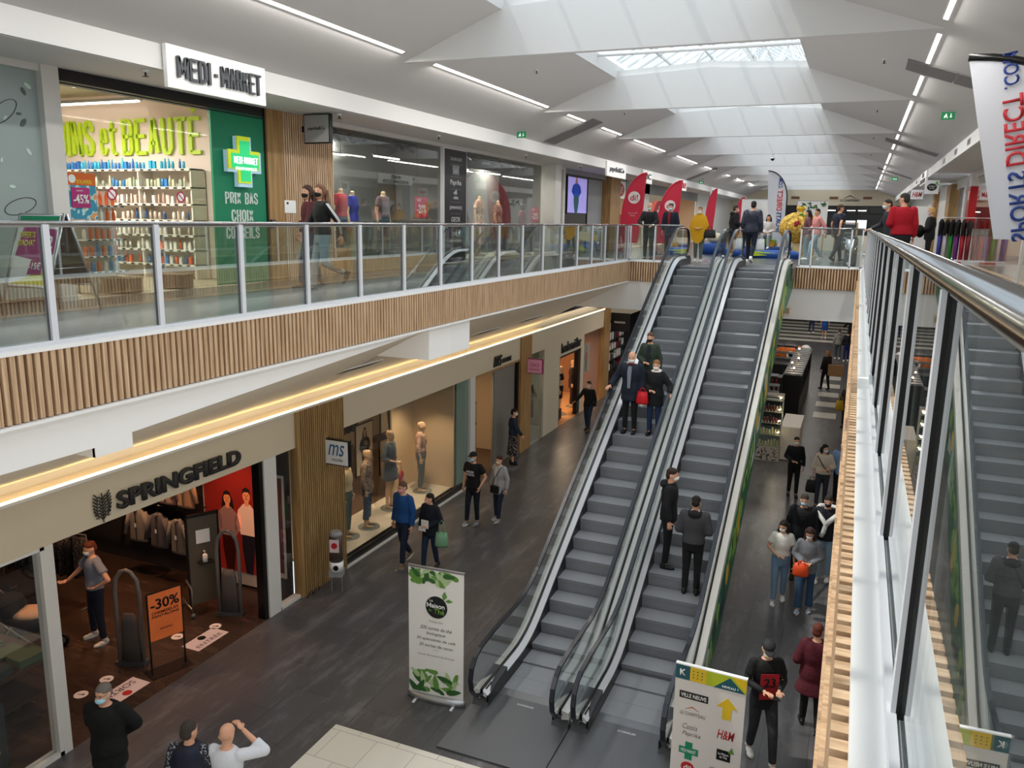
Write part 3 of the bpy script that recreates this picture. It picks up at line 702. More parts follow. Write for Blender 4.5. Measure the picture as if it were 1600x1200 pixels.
    if glasses:
        q = MB()
        for sd in (-1, 1):
            q.tube([Hd((sd*.030+.022*math.cos(t*PI/5), .105, .012+.016*math.sin(t*PI/5))) for t in range(11)], .002, 4)
            q.tube([Hd((sd*.052, .102, .014)), Hd((sd*.078, -.01, .008))], .002, 4)
        q.tube([Hd((-.008, .107, .014)), Hd((.008, .107, .014))], .002, 4); q.build('glasses', BLACK, root)
    # ---- top
    if top or topmat:
        tm = topmat or mat('cloth_'+top.strip('#'), top, .85, bump=.35, bscale=22)
        q = MB(); q.loft(rings(thick, hem), n=18)
        for sd in (-1, 1):
            j = J[sd]; aw = 1.0 if not female else .9
            r0 = .056*aw+thick*.8; q.ball(j['sho'], r0)
            if sleeve == 'long': q.cyl(j['sho'], j['el'], r0, 12, .046*aw+thick*.8); q.ball(j['el'], .047*aw+thick*.8); q.cyl(j['el'], vlerp(j['el'], j['wr'], .97), .046*aw+thick*.8, 12, .034*aw+thick*.7)
            elif sleeve == 'short': q.cyl(j['sho'], vlerp(j['sho'], j['el'], .62), r0, 12, .058*aw+thick)
            elif sleeve == 'half': q.cyl(j['sho'], j['el'], r0, 12, .046*aw+thick); q.ball(j['el'], .047*aw+thick); q.cyl(j['el'], vlerp(j['el'], j['wr'], .45), .046*aw+thick, 12, .042*aw+thick)
        remesh(q, topname, tm, root, voxel)
        if stripe:
            q = MB()
            for sd in (-1, 1):
                j = J[sd]
                for k_ in (-1, 0, 1):
                    off = Vector((sd*.062, k_*.018, .02)); q.tube([j['sho']+off, j['el']+Vector((sd*.058, k_*.018, 0)), vlerp(j['el'], j['wr'], .9)+Vector((sd*.045, k_*.014, 0))], .005, 4)
            q.build('sleeve_stripes', mat('cloth_white_stripe', stripe, .8), root)
    if collar:
        q = MB(); q.tube([U((.078*math.cos(t*PI/6), .005+.07*math.sin(t*PI/6), 1.475+.012*math.sin(t*PI/6))) for t in range(13)], .018, 6, flat=1.3); q.build('collar', mat('cloth_'+collar.strip('#'), collar, .85), root)
    if hood:
        q = MB(); q.ball(U((0, -.10, 1.46)), .115, .075, .07, 12); q.tube([U((.095*math.cos(t*PI/8), -.02+.09*math.sin(t*PI/8), 1.475)) for t in range(-2, 11)], .026, 7); q.build('hood', mat('cloth_'+hood.strip('#'), hood, .9), root)
    if inner:
        q = MB(); f_ = (.118+thick)*deep+.004
        pl = [U((-.028, f_+.008, 1.0)), U((.028, f_+.008, 1.0)), U((.045, f_+.004, 1.34)), U((.035, f_-.035, 1.45)), U((-.035, f_-.035, 1.45)), U((-.045, f_+.004, 1.34))]
        q.add(pl + [p+Vector((0, .006, 0)) for p in pl], [tuple(range(6)), tuple(range(11, 5, -1))] + [(i, (i+1) % 6, 6+(i+1) % 6, 6+i) for i in range(6)]); q.build('shirt_front', mat('cloth_'+inner.strip('#'), inner, .85), root)
    # ---- bottom
    if bottom or botmat:
        bm_ = botmat or mat('cloth_'+bottom.strip('#'), bottom, .85, bump=.3, bscale=18)
        q = MB()
        q.loft([U((0, 0, .80)).to_tuple()+(hw*.86+.012, .115*deep), U((0, 0, .88)).to_tuple()+(hw*.97+.012, .128*deep), U((0, 0, .96)).to_tuple()+(hw+.012, .130*deep), U((0, 0, 1.05)).to_tuple()+(hw*.93+.012, .122*deep)], n=16) if bkind != 'dress' else None
        if bkind in ('trousers', 'shorts', 'wide'):
            for sd in (-1, 1):
                j = J[sd]; q.ball(j['hip'], .098*legw); 
                if bkind == 'shorts': q.cyl(j['hip'], vlerp(j['hip'], j['kn'], .85), .098, 12, .085)
                else:
                    wd = .075 if bkind == 'wide' else .052*legw; e_ = vlerp(j['kn'], j['an'], .96 if blen is None else blen)
                    q.cyl(j['hip'], j['kn'], .098*legw, 12, .068*legw); q.ball(j['kn'], .068*legw); q.cyl(j['kn'], e_, .067*legw, 12, wd)
        else:
            L = blen or .5
            q.loft([(0, 0, L+seat_dz, hw*.95+.05+flare, .15+flare), (0, 0, (L+.95)/2+seat_dz, hw+.03+flare*.5, .14+flare*.5), (0, 0, .98+seat_dz, hw+.012, .128)], n=18)
        remesh(q, {'dress': 'skirt', 'skirt': 'skirt', 'shorts': 'shorts'}.get(bkind, 'trousers'), bm_, root, voxel)
    if shoes:
        sm = mat('shoe_'+shoe.strip('#'), shoe, .5); sol = mat('shoe_sole', '#d9d9d6', .6) if shoe != '#141414' else mat('shoe_sole_black', '#0e0e0e', .6)
        for sd in (-1, 1):
            j = J[sd]; q = MB(); a = j['an']; R = Matrix.Rotation(j['ft'], 3, 'X')
            def S(v): return a + R @ (Vector(v) - Vector((0, 0, .085)))
            for (y0, z0, rx, ry, rz) in ((-.025, .045, .040, .052, .045), (.05, .035, .043, .07, .034), (.115, .028, .044, .062, .026)): q.ball(S((sd*.006+sd*(y0+.03)*.08, y0, z0)), rx, ry, rz, 10, 0, R)
            q.cyl(S((0, -.012, .05)), S((0, -.01, .115)), .044, 10, .043)
            pl = [(math.cos(t*PI/6)*.043*(1 if math.sin(t*PI/6) > 0 else .85), .05+math.sin(t*PI/6)*(.125 if math.sin(t*PI/6) > 0 else .115)) for t in range(12)]
            q.add([S((px, py, 0)) for px, py in pl]+[S((px, py, .022)) for px, py in pl], [tuple(range(12))[::-1], tuple(range(12, 24))]+[(i, (i+1) % 12, 12+(i+1) % 12, 12+i) for i in range(12)], 1)
            q.build('shoe', [sm, sol], root)
    root['_j'] = 0; del root['_j']
    T = Matrix.Translation(Vector(loc)) @ Matrix.Rotation(rotz, 4, 'Z') @ Matrix.Scale(s, 4)
    return root, {sd: (T @ (J[sd]['wr']+J[sd]['hd']*.07), T @ J[sd]['sho']) for sd in (-1, 1)}, T
def bag(label, hand, rotz, w=.28, h=.26, d=.10, c='#2b211c', cat='bag', handle=.16, name='handbag', group=None, hm=None, soft=True):
    t = thing(name, label, cat, (hand[0], hand[1], hand[2]-handle-h), rotz, group)
    q = MB(); m = mat('bag_'+c.strip('#'), c, .6)
    if soft: q.loft([(0, 0, 0, w*.5, d*.5), (0, 0, h*.15, w*.54, d*.62), (0, 0, h*.6, w*.5, d*.5), (0, 0, h, w*.42, d*.22)], n=14)
    else: q.box(-w/2, w/2, -d/2, d/2, 0, h)
    q.build('bag_body', m, t)
    for y in (-.3, .3):
        q = MB(); q.tube([(-w*.22, d*y, h*.93), (-w*.18, d*y*.6, h+handle*.7), (0, 0, h+handle), (w*.18, d*y*.6, h+handle*.7), (w*.22, d*y, h*.93)], .006, 6); q.build('handle', hm or m, t)
    return t
# ================================================================ lower shopfronts (left)
BROWNF = tile_mat('dark_brown_floor_tiles', '#3a2c22', '#41322a', '#1f1813', 1.2, .6, .004, .25, True)
PIERW = mat('white_frame', '#cfcdc8', .5); BLK = mat('black_wall', '#141213', .7)
SIGNTXT = mat('sign_lettering_dark', '#2b2b2b', .5)
def wl(b, y0, y1, z0=0, z1=2.9, x0=XLL, d=.15): b.box(x0, x0-d, y0, y1, z0, z1)
# band above the openings
b = MB(); wl(b, YB, 11.47, 2.9, 3.56); wl(b, 12.9, 22.1, 2.92, 3.56); wl(b, 22.95, 24.2, 2.92, 3.56); wl(b, 24.2, 25.7, 0, 3.56); wl(b, 25.7, 28.02, 2.45, 3.56); wl(b, 28.02, 28.35, 0, 3.56); wl(b, 28.35, 30.8, 2.9, 3.56)
wl(b, 31.6, YF, 3.0, 4.4); wl(b, 38, YF, 0, 3.0); struct('wall_left', b, BEIGE)
b = MB(); wl(b, 6.44, 6.62, 0, 2.9, XLL+.01); wl(b, 10.60, 10.92, 0, 2.9, XLL+.01); wl(b, 18.7, 19.0, 0, 2.92, XLL+.01); wl(b, 5.9, 6.5, 2.86, 2.9, XLL+.01); wl(b, YB, 6.5, 0, .06, XLL+.01); wl(b, 10.9, 11.47, 0, .06, XLL+.01)
wl(b, 12.9, 18.75, 0, .03, XLL+.06); struct('trim_15', b, PIERW)
b = MB(); slats_y(b, XLL+.015, XLL+.06, 11.52, 12.9, 0, 3.56, .062, .036); b.box(XLL-.13, XLL+.06, 11.47, 11.52, 0, 3.56); struct('trim_16', b, SLATD)
b = MB(); wl(b, 11.5, 12.91, 0, 3.56, XLL+.015); struct('trim_24', b, SLATBACK)
b = MB(); wl(b, 22.1, 22.95, 0, 3.56, XLL+.05); wl(b, 30.8, 31.6, 0, 4.3, XLL+.05); wl(b, 19.0, 22.1, 2.86, 2.92, XLL+.005); struct('trim_17', b, WOOD)
b = MB(); wl(b, 12.9, 18.7, .03, .16, XLL-.005); wl(b, 22.0, 22.1, 0, 2.86, XLL-.03); wl(b, 25.7, 25.8, 0, 2.45, XLL-.02); wl(b, 27.75, 28.0, 0, 2.45, XLL-.02); wl(b, 25.7, 28, 2.38, 2.45, XLL-.02); wl(b, 10.5, 10.6, 0, 2.9, XLL-.02); struct('trim_18', b, BLACK)
# windows
def pane(n, y0, y1, z0, z1, x=XLL-.06, m=SHOPGLASS):
    b = MB(); b.box(x, x-.012, y0, y1, z0, z1); struct('window_%d' % n, b, m)
pane(20, 3.0, 6.44, .06, 2.86); pane(21, YB, 2.98, .06, 2.86); pane(22, 10.92, 11.47, .06, 2.9, XLL-.05); pane(23, 12.93, 15.0, .16, 2.92); pane(24, 15.01, 18.7, .16, 2.92); pane(25, 22.95, 24.2, 0, 2.92); pane(26, 28.35, 30.8, 0, 2.9)
# interiors: floors, ceilings, backs
def room(x1, y0, y1, z0, z1, floor, wall, ceil, fname='floor', side=True):
    b = MB(); b.box(XLL-.0, x1, y0, y1, z0-.1, z0+.001 if z0 else .0015); struct('floor', b, floor)
    b = MB(); b.box(x1, x1-.1, y0, y1, z0, z1)
    if side: b.box(XLL-.16, x1, y0-.05, y0, z0, z1); b.box(XLL-.16, x1, y1, y1+.05, z0, z1)
    struct('wall_shop', b, wall)
    b = MB(); b.box(XLL-.02, x1-.1, y0, y1, z1, z1+.08); struct('ceiling', b, ceil)
room(-15, YB, 11.43, 0, 3.3, BROWNF, mat('dark_shop_wall', '#2a2321', .8), BLK)
CREAMF = mat('cream_display_floor', '#cfc6b4', .35, var=.05, vscale=2)
room(-14, 12.91, 22.1, 0, 3.3, mat('brown_shop_floor', '#5a4636', .4, var=.15, vscale=3), mat('tan_shop_wall', '#b49c7c', .8), mat('dim_ceiling', '#4a4642', .8))
room(-13, 22.95, 25.6, 0, 3.2, mat('grey_shop_floor', '#8c8a80', .4), mat('olive_shop_wall', '#8b8a76', .8), BLK)
room(-13, 25.7, 31.4, 0, 3.2, mat('orange_shop_floor', '#c08a58', .35), mat('warm_shop_wall', '#9a6c48', .8), BLK)
room(-12, 31.6, 38, 0, 3.4, BROWNF, mat('dark_shop_wall2', '#26282a', .8), BLK)
# display box of the window shop
b = MB(); b.box(XLL-.08, XLL-1.3, 12.93, 18.7, .03, .16); struct('floor', b, CREAMF)
b = MB(); b.box(XLL-.1, XLL-1.3, 17.95, 18.05, .16, 3.0); b.box(XLL-.1, XLL-.35, 18.0, 18.7, .16, 3.0); b.box(XLL-1.28, XLL-1.33, 16.9, 18.0, .16, 3.0); struct('wall_shop', b, mat('window_display_wall', '#cdb592', .7))
b = MB(); b.box(XLL-.32, XLL-.4, 18.06, 18.69, .16, 2.95); b.box(XLL-.075, XLL-.09, 18.06, 18.69, .17, 2.9); struct('wall_shop', b, mat('sage_panel', '#8fa295', .6))
# lamps of the shops
for (x, y, e, c) in ((-10.4, 8.6, 75, (1, .5, .25)), (-12.3, 10.4, 110, (1, .55, .3)), (-10.2, 10.6, 60, (1, .45, .25)), (-10.9, 5.4, 60, (1, .6, .35)), (-13, 7.5, 60, (1, .5, .3)), (-12, 3, 60, (1, .6, .4))):
    lamp('SPOT', (x, y, 3.25), e*1.5, c, .06, spot=100)
for (x, y, e) in ((-9.5, 13.9, 30), (-9.9, 14.9, 30), (-9.6, 16.1, 26), (-9.5, 17.0, 75)):
    lamp('SPOT', (x, y, 3.2), e*2.4, (1, .74, .48), .05, spot=85)
lamp('POINT', (-11.6, 16, 2.9), 40, (1, .7, .45), .2); lamp('POINT', (-10.2, 19.8, 2.8), 45, (1, .72, .45), .2)
lamp('POINT', (-10.8, 27, 2.6), 120, (1, .65, .35), .2); lamp('POINT', (-10.3, 24, 2.7), 22, (1, .9, .75), .2); lamp('POINT', (-10.2, 29.6, 2.7), 40, (1, .75, .5), .2); lamp('POINT', (-10.3, 34, 2.7), 40, (1, .95, .9), .2)

def lthing(name, label, cat, y, z, x=XLL, group=None): return thing(name, label, cat, (x, y, z), PI/2, group)
# --- signs
t = lthing('shop_sign', 'dark raised letters SPRINGFIELD with a branching leaf emblem above the lower shop entrance', 'sign', 8.5, 3.14)
t['label'] = 'dark raised capital letters with a branching leaf emblem over the lower clothes shop entrance'
text('SPRINGFIELD', t, (.32, -.0, .0), 2.42, .25, SIGNTXT, .05, .035)
em = MB(); 
def br(b, x, z, a, L, r, d):
    x2, z2 = x+math.sin(a)*L, z+math.cos(a)*L
    if ((x2/.13)**2 + ((z2-.02)/.2)**2) < 1.15: b.tube([(x, -.02, z), (x2, -.02, z2)], r, 5)
    if d: br(b, x2, z2, a-.62, L*.74, r*.85, d-1); br(b, x2, z2, a+.62, L*.74, r*.85, d-1); br(b, x2, z2, a*.5, L*.8, r*.85, d-1)
for s_ in (-1, 1):
    for k in range(7):
        z0 = -.17+k*.045; W_ = .135*math.sqrt(max(0, 1-((z0+.03)/.23)**2)) + .01; z1 = z0+.10
        em.tube([(s_*.012, -.02, z0), (s_*W_*.35, -.02, z0+.045), (s_*W_*.65, -.02, z0+.05), (s_*W_, -.02, z1)], .009, 5)
        em.tube([(s_*W_*.5, -.02, z0+.048), (s_*W_*.62, -.02, z0+.02), (s_*W_*.95, -.02, z0+.035)], .007, 5)
em.tube([(0, -.02, -.22), (.0, -.02, .19)], .008, 5); o = em.build('emblem', SIGNTXT, t, (-1.12, 0, .0))
t = lthing('shop_sign', 'thin dark script letters with small capitals above the grey sliding door', 'sign', 20.7, 3.1)
text('ms', t, (-.28, 0, .02), .55, .3, SIGNTXT, .04, .0, shear=.3); text('MODE', t, (.38, 0, -.03), .62, .13, SIGNTXT, .04, .0)
t = lthing('shop_sign', 'tall narrow dark letters above the orange lit lingerie shop entrance', 'sign', 26.85, 2.72)
text('hunkemöller', t, (0, 0, 0), 2.1, .34, SIGNTXT, .04, .015)
def projecting(label, x, y, z, w, h, front, frame=BLACK, th=.09, rot=0):
    t = thing('projecting_sign', label, 'sign', (x, y, z), rot); q = MB(); q.box(-w/2, w/2, 0, th, -h/2, h/2); q.build('sign_box', frame, t)
    q = MB(); q.box(-w/2+.02, w/2-.02, -.006, .0, -h/2+.02, h/2-.02); q.build('sign_face', front, t)
    q = MB(); q.box(-w/2-.06, -w/2, .02, .06, -.05, .05) if x < -3 else q.box(w/2, w/2+.06, .02, .06, -.05, .05); q.build('wall_bracket', DARK, t); return t
SFACE = mat('sign_face_white', '#dfe3e6', .4)
t = projecting('square pale sign with blue script, projecting from the slatted pier on the lower floor', -8.70, 12.3, 2.63, .54, .5, SFACE)
TEAL = mat('sign_teal', '#1d5f8e', .5)
text('ms', t, (0, -.008, .05), .36, .22, TEAL, .004, .0, shear=.3); text('mode', t, (.02, -.008, -.13), .24, .07, mat('sign_grey', '#6b7680', .5), .004, 0)
t = projecting('square pink sign projecting over the narrow window on the lower floor', -8.72, 22.62, 2.64, .5, .45, mat('pink_face', '#e8a3c0', .5), mat('pink_frame', '#8c2a5a', .5))
q = MB()
for sd in (-1, 1): q.tube([(sd*.08+.06*math.cos(a*PI/6), -.012, .04+.045*math.sin(a*PI/6)) for a in range(13)], .007, 5)
q.tube([(-.03, -.012, .04), (0, -.012, .055), (.03, -.012, .04)], .007, 5); q.build('emblem', mat('magenta_ink', '#b02a6a', .5), t); text('hunkemöller', t, (0, -.008, -.09), .34, .05, MATS['magenta_ink'], .003, 0)
t = projecting('black square sign projecting beside the far timber pier on the lower floor', -8.6, 31.75, 3.0, .75, .75, mat('black_face', '#15161a', .5)); text('PANDORA', t, (0, -.008, 0), .45, .08, WHITE2, .003)
# soffit grilles and far clutter of the lower front
for i, (x, y) in enumerate(((-8.0, 7.9), (-8.05, 12.1), (-8.1, 17.6), (-8.1, 20.6))):
    a = math.atan2(5.1-3.82, 2.98); zz = 3.82+(9.4+x)*math.tan(a)*1.0+.02
    t = thing('air_grille', ['slotted air grille in the warm lit soffit, over the leaf emblem', 'slotted air grille in the warm lit soffit, left of the white boxed beam', 'slotted air grille in the warm lit soffit, first beyond the white boxed beam', 'slotted air grille in the warm lit soffit, farthest beyond the white boxed beam'][i], 'air grille', (x, y, zz-.06))
    t.rotation_euler = (0, -a, 0); q = MB(); q.box(-.16, .16, -.62, .62, -.012, .012); q.build('frame', WHITE2, t)
    q = MB(); 
    for k in range(7): q.box(-.13+k*.042, -.11+k*.042, -.58, .58, -.02, -.012)
    q.build('slats', mat('grille_grey', '#5b5750', .6), t)
# --- clothes shop entrance: stickers, gates, stands
def floor_sticker(label, x, y, w, d, s, rot, icon):
    t = thing('floor_sticker', label, 'floor sticker', (x, y, .003), rot); q = MB(); q.box(-w/2, w/2, -d/2, d/2, 0, .002); q.build('sheet', mat('sticker_pale', '#d8c8c8', .5), t)
    o = text(s, t, (0, -.07, .004), w*.78, .11, BLACK, .0005); o.rotation_euler = (-PI/2, 0, 0)
    q = MB(); q.cyl((0, .09, .002), (0, .09, .004), .07, 20); q.build('round_mark', icon, t); return t
floor_sticker('rectangular pale floor sticker reading ENTREE on the dark shop floor', -9.48, 9.55, .70, .36, 'ENTRÉE', PI/2, BLACK)
t = floor_sticker('rectangular pale floor sticker with a red no entry mark on the dark shop floor', -9.48, 7.86, .70, .36, 'SORTIE', -PI/2, mat('sign_red', '#b32027', .5))
for i, (x, y, lb) in enumerate(((-9.65, 9.96, 'round white arrow sticker nearest the mirror stand'), (-9.97, 9.42, 'round white arrow sticker behind the orange sale sign'), (-9.97, 8.0, 'round white arrow sticker behind the no entry sticker'), (-9.97, 7.55, 'round white arrow sticker nearest the left door frame'))):
    t = thing('arrow_sticker', lb, 'floor sticker', (x, y, .003), .4); q = MB(); q.cyl((0, 0, 0), (0, 0, .002), .1, 20); q.build('disc', mat('sticker_white', '#e6dcd8', .5), t)
    q = MB(); q.add([(-.05, -.01, .003), (.02, -.01, .003), (.02, -.035, .003), (.06, 0, .003), (.02, .035, .003), (.02, .01, .003), (-.05, .01, .003)], [tuple(range(7))]); q.build('arrow', BLACK, t)
def gate(label, x, y, rot=0.):
    t = thing('security_gate', label, 'security gate', (x, y, 0), rot, None); q = MB()
    q.tube([(-.2, 0, 0), (-.2, 0, 1.2), (-.17, 0, 1.42), (-.08, 0, 1.55), (0, 0, 1.58), (.08, 0, 1.55), (.17, 0, 1.42), (.2, 0, 1.2), (.2, 0, 0)], .032, 8); q.build('hoop', mat('gate_grey', '#6f6a66', .4), t)
    q = MB(); q.loft([(0, 0, 0, .17, .05), (0, 0, .7, .14, .035), (0, 0, .85, .1, .03)], n=12); q.build('lower_panel', mat('gate_panel', '#565250', .5), t); q = MB(); q.box(-.24, .24, -.09, .09, 0, .05); q.build('foot', DGREY, t)
gate('grey hooped security gate behind the orange sale sign', -9.98, 8.5, .3); gate('grey hooped security gate in front of the red poster', -9.72, 10.42, .3); gate('grey hooped security gate seen through the left shop window', -9.75, 6.0, .3)
t = thing('sale_sign', 'orange sale sign reading -30% on two black legs at the dark shop entrance', 'sign', (-9.34, 8.62, 0), PI/2-.35)
q = MB(); q.box(-.26, .26, -.01, .01, .55, 1.32); q.build('sign_board', mat('orange_board', '#e8743a', .5, var=.12, vscale=2), t)
q = MB()
for s_ in (-1, 1): q.box(s_*.265-.01, s_*.265+.01, -.012, .012, 0, 1.32)
q.box(-.265, .265, -.012, .012, 1.32, 1.34); q.build('frame', BLACK, t); q = MB(); q.box(-.33, .33, -.16, .16, 0, .012); q.build('base_plate', BLACK, t)
text('-30%', t, (0, -.012, 1.14), .44, .17, BLACK, .003, .02); text('CHEMISES ET\nPANTALONS', t, (0, -.012, .97), .42, .1, BLACK, .003, .01); text('SPRINGFIELD', t, (0, -.012, .72), .2, .03, mat('dark_orange_ink', '#7a3516', .5), .002)
t = thing('sanitiser_stand', 'dark wheeled mirror stand with a white sanitiser bottle on its shelf', 'stand', (-10.30, 10.45, 0), PI/2-.5)
q = MB(); q.box(-.26, .26, -.02, .02, .12, 1.75); q.build('panel', mat('stand_panel', '#5a5347', .4), t)
q = MB(); q.box(-.29, -.26, -.03, .03, .1, 1.8); q.box(.26, .29, -.03, .03, .1, 1.8); q.box(-.29, .29, -.03, .03, 1.75, 1.8); q.build('frame', BLACK, t)
q = MB()
for s_ in (-1, 1):
    q.tube([(s_*.33, -.3, .1), (s_*.33, -.3, .55), (s_*.33, 0, .62)], .016, 6); q.tube([(s_*.33, -.3, .15), (s_*.33, .3, .15)], .016, 6); q.ball((s_*.33, -.3, .05), .05, .03, .05, 8); q.ball((s_*.33, .3, .05), .05, .03, .05, 8)
q.build('wheel_frame', mat('tube_grey', '#8d8a86', .3, .7), t); q = MB(); q.box(-.12, .12, -.18, -.02, .9, .92); q.build('shelf', DARK, t)
q = MB(); q.box(-.12, .12, -.024, -.02, 1.25, 1.5); q.build('notice', WHITE2, t)
t = thing('sanitiser_bottle', 'small white pump bottle on the shelf of the mirror stand', 'bottle', (-10.22, 10.40, .922), 0)
q = MB(); q.loft([(0, 0, 0, .045, .045), (0, 0, .12, .045, .045), (0, 0, .15, .02, .02)], n=12); q.build('bottle_body', WHITE2, t); q = MB(); q.cyl((0, 0, .14), (0, 0, .2), .008, 6); q.box(-.03, .01, -.01, .01, .19, .205); q.build('pump', WHITE2, t)
# red poster with two people, generic
t = thing('wall_poster', 'large red backlit poster of a smiling woman and man in the dark clothes shop', 'poster', (-10.52, 11.38, 0), 0)
q = MB(); q.box(-.62, .62, 0, .04, .05, 2.75); q.build('frame', mat('poster_frame', '#c9c0b8', .5), t); q = MB(); q.box(-.58, .58, -.008, 0, .3, 2.7); q.build('print', mat('poster_red', '#8f2018', .6, emit='#8f2418', estr=.16), t)
def flat_person(t, x, z, s, hair, skin_, top_, bot_, w=1., long=False, y=-.012):
    # printed figure on a flat picture
    def E(cx, cz, rx, rz, m_, nm, yy=y):
        q = MB(); n = 18; pl = [(cx+rx*math.cos(2*PI*i/n), cz+rz*math.sin(2*PI*i/n)) for i in range(n)]; q.prism([(x+a*s, z+c*s) for a, c in pl], 1, yy, yy+.002); q.build(nm, m_, t)
    def Pg(pl, m_, nm, yy=y): q = MB(); q.prism([(x+a*s, z+c*s) for a, c in pl], 1, yy, yy+.002); q.build(nm, m_, t)
    if long: Pg([(-.13, 1.62), (-.17, 1.3), (.17, 1.3), (.13, 1.62), (0, 1.74)], hair, 'printed_hair')
    Pg([(-.09*w, .0), (-.17*w, .55), (-.17*w, .95), (.17*w, .95), (.17*w, .55), (.09*w, 0)], bot_, 'printed_trousers')
    Pg([(-.2*w, .8), (-.24*w, 1.15), (-.24*w, 1.3), (-.08, 1.44), (.08, 1.44), (.24*w, 1.3), (.24*w, 1.15), (.2*w, .8)], top_, 'printed_top', y-.003)
    Pg([(-.24*w, 1.3), (-.32*w, 1.0), (-.22*w, .85), (-.17*w, .95), (-.18*w, 1.2)], top_, 'printed_sleeve', y-.003); Pg([(.24*w, 1.3), (.32*w, 1.0), (.22*w, .85), (.17*w, .95), (.18*w, 1.2)], top_, 'printed_sleeve', y-.003)
    for ex_ in (-.035, .035): E(ex_, 1.62, .013, .009, INK if 'INK' in globals() else hair, 'printed_eye', y-.008)
    E(0, 1.545, .035, .010, LIP, 'printed_mouth', y-.008); E(0, 1.585, .010, .02, LIP, 'printed_nose', y-.0075)
    Pg([(-.05, 1.4), (.05, 1.4), (.05, 1.52), (-.05, 1.52)], skin_, 'printed_neck', y-.004); E(0, 1.6, .09, .12, skin_, 'printed_face', y-.005); Pg([(-.1, 1.62), (-.08, 1.74), (0, 1.78), (.08, 1.74), (.1, 1.62), (.05, 1.69), (-.05, 1.68)], hair, 'printed_hair', y-.007)
INK = mat('ink_dark_hair', '#1d1210', .7); PSK = mat('ink_skin_warm', '#cf7a50', .6, emit='#d2733f', estr=.35)
flat_person(t, -.02, .27, .92, INK, PSK, mat('ink_blouse', '#a06d5c', .7, emit='#a06d5c', estr=.15), mat('ink_dark_red', '#4a100c', .7), long=True)
flat_person(t, .44, .30, .97, INK, PSK, mat('ink_white_tee', '#e0b59a', .7, emit='#e0a07a', estr=.3), mat('ink_navy', '#23202e', .7), .9)
t = thing('picture_panel', 'narrow dark red poster strip behind the small glass pane beside the slatted pier', 'poster', (-9.35, 11.40, 0), 0); q = MB(); q.box(-.22, .1, 0, .02, .35, 2.35); q.build('frame', mat('poster_frame'), t); q = MB(); q.box(-.2, .06, -.006, 0, .45, 2.3); q.build('print', mat('poster_dark_red', '#5c1410', .6), t)
# wall rack of shirts
t = thing('clothes_rail', 'long black wall rail holding grey shirts in the dark clothes shop', 'clothes rail', (-12.3, 11.0, 0), 0)
q = MB(); q.tube([(-1.6, 0, 1.5), (1.25, 0, 1.5)], .015, 8); q.tube([(-1.6, .1, 2.35), (1.25, .1, 2.35)], .015, 8)
for x in (-1.6, -.2, 1.25): q.tube([(x, .35, 1.5), (x, 0, 1.5)], .012, 6); q.tube([(x, .35, 2.35), (x, .1, 2.35)], .012, 6)
q.build('rail', BLACK, t); q = MB(); q.box(-1.6, 1.3, .05, .4, 2.48, 2.52); q.build('shelf', DARK, t)
def shirt(label, x, y, ztop, m_, rot=0, group=None, L=.72):
    t = thing('hanging_shirt', label, 'shirt', (x, y, ztop), rot, group)
    q = MB(); q.loft([(0, 0, -L, .215, .06), (0, 0, -L*.93, .20, .065), (0, 0, -L*.5, .19, .06), (0, 0, -.2, .20, .065), (0, 0, -.09, .15, .055), (0, 0, -.04, .06, .045)], n=16)
    for s_ in (-1, 1): q.cyl((s_*.165, -.01, -.12), (s_*.30, -.03, -.60), .058, 10, .036)
    q.build('shirt_body', m_, t); q = MB(); q.tube([(-.2, 0, -.1), (0, 0, -.03), (.2, 0, -.1)], .009, 5); q.tube([(0, 0, -.03), (0, 0, .03), (.02, 0, .05)], .004, 5); q.build('hanger', BLACK, t)
    q = MB(); q.box(-.02, .02, -.082, -.078, -.42, -.34); q.build('price_tag', WHITE2, t); q = MB(); q.box(-.012, .012, -.075, -.06, -L*.95, -.1); q.tube([(-.06, -.0, -.05), (-.03, -.06, -.07), (0, -.075, -.10), (.03, -.06, -.07), (.06, 0, -.05)], .014, 6); q.build('button_placket', mat('placket_dark', '#4a443f', .9), t); return t
SHM = [mat('shirt_taupe', '#8c8074', .9), mat('shirt_grey', '#5e5856', .9), stripes_mat('shirt_striped', '#9a9186', '#4d4842', 18, 0, .9, 0), mat('shirt_sand', '#b58f68', .9), mat('shirt_rose', '#b58a78', .9)]
shirt('taupe shirt on the lower rail, leftmost of the front three', -12.38, 10.93, 1.46, SHM[0], .1); shirt('dark grey shirt on the lower rail, middle of the front three', -11.82, 10.9, 1.44, SHM[1], .05); shirt('striped shirt on the lower rail, rightmost of the front three', -11.28, 10.86, 1.42, SHM[2], -.05)
for i, (x, m_, lb) in enumerate(((-12.6, 0, 'taupe shirt on the upper rail, farthest into the shop'), (-12.1, 4, 'rose shirt on the upper rail over the taupe one'), (-11.65, 4, 'second rose shirt on the upper rail over the grey one'), (-11.2, 3, 'sand coloured shirt on the upper rail, nearest the poster'))): shirt(lb, x, 11.0, 2.31, SHM[m_], 0)
t = thing('shelf_sign', 'bright orange sale card on the shelf over the upper shirt rail', 'sign', (-11.6, 11.1, 2.521), 0); q = MB(); q.box(-.4, .35, 0, .02, 0, .5); q.build('card', mat('bright_orange', '#ff7a2a', .6, emit='#ff6a20', estr=.8), t); q = MB(); q.box(-.44, .39, -.004, .0, 0, .03); q.box(-.44, -.4, -.004, 0, 0, .53); q.build('edge', mat('cream_edge', '#e8c890', .6), t)
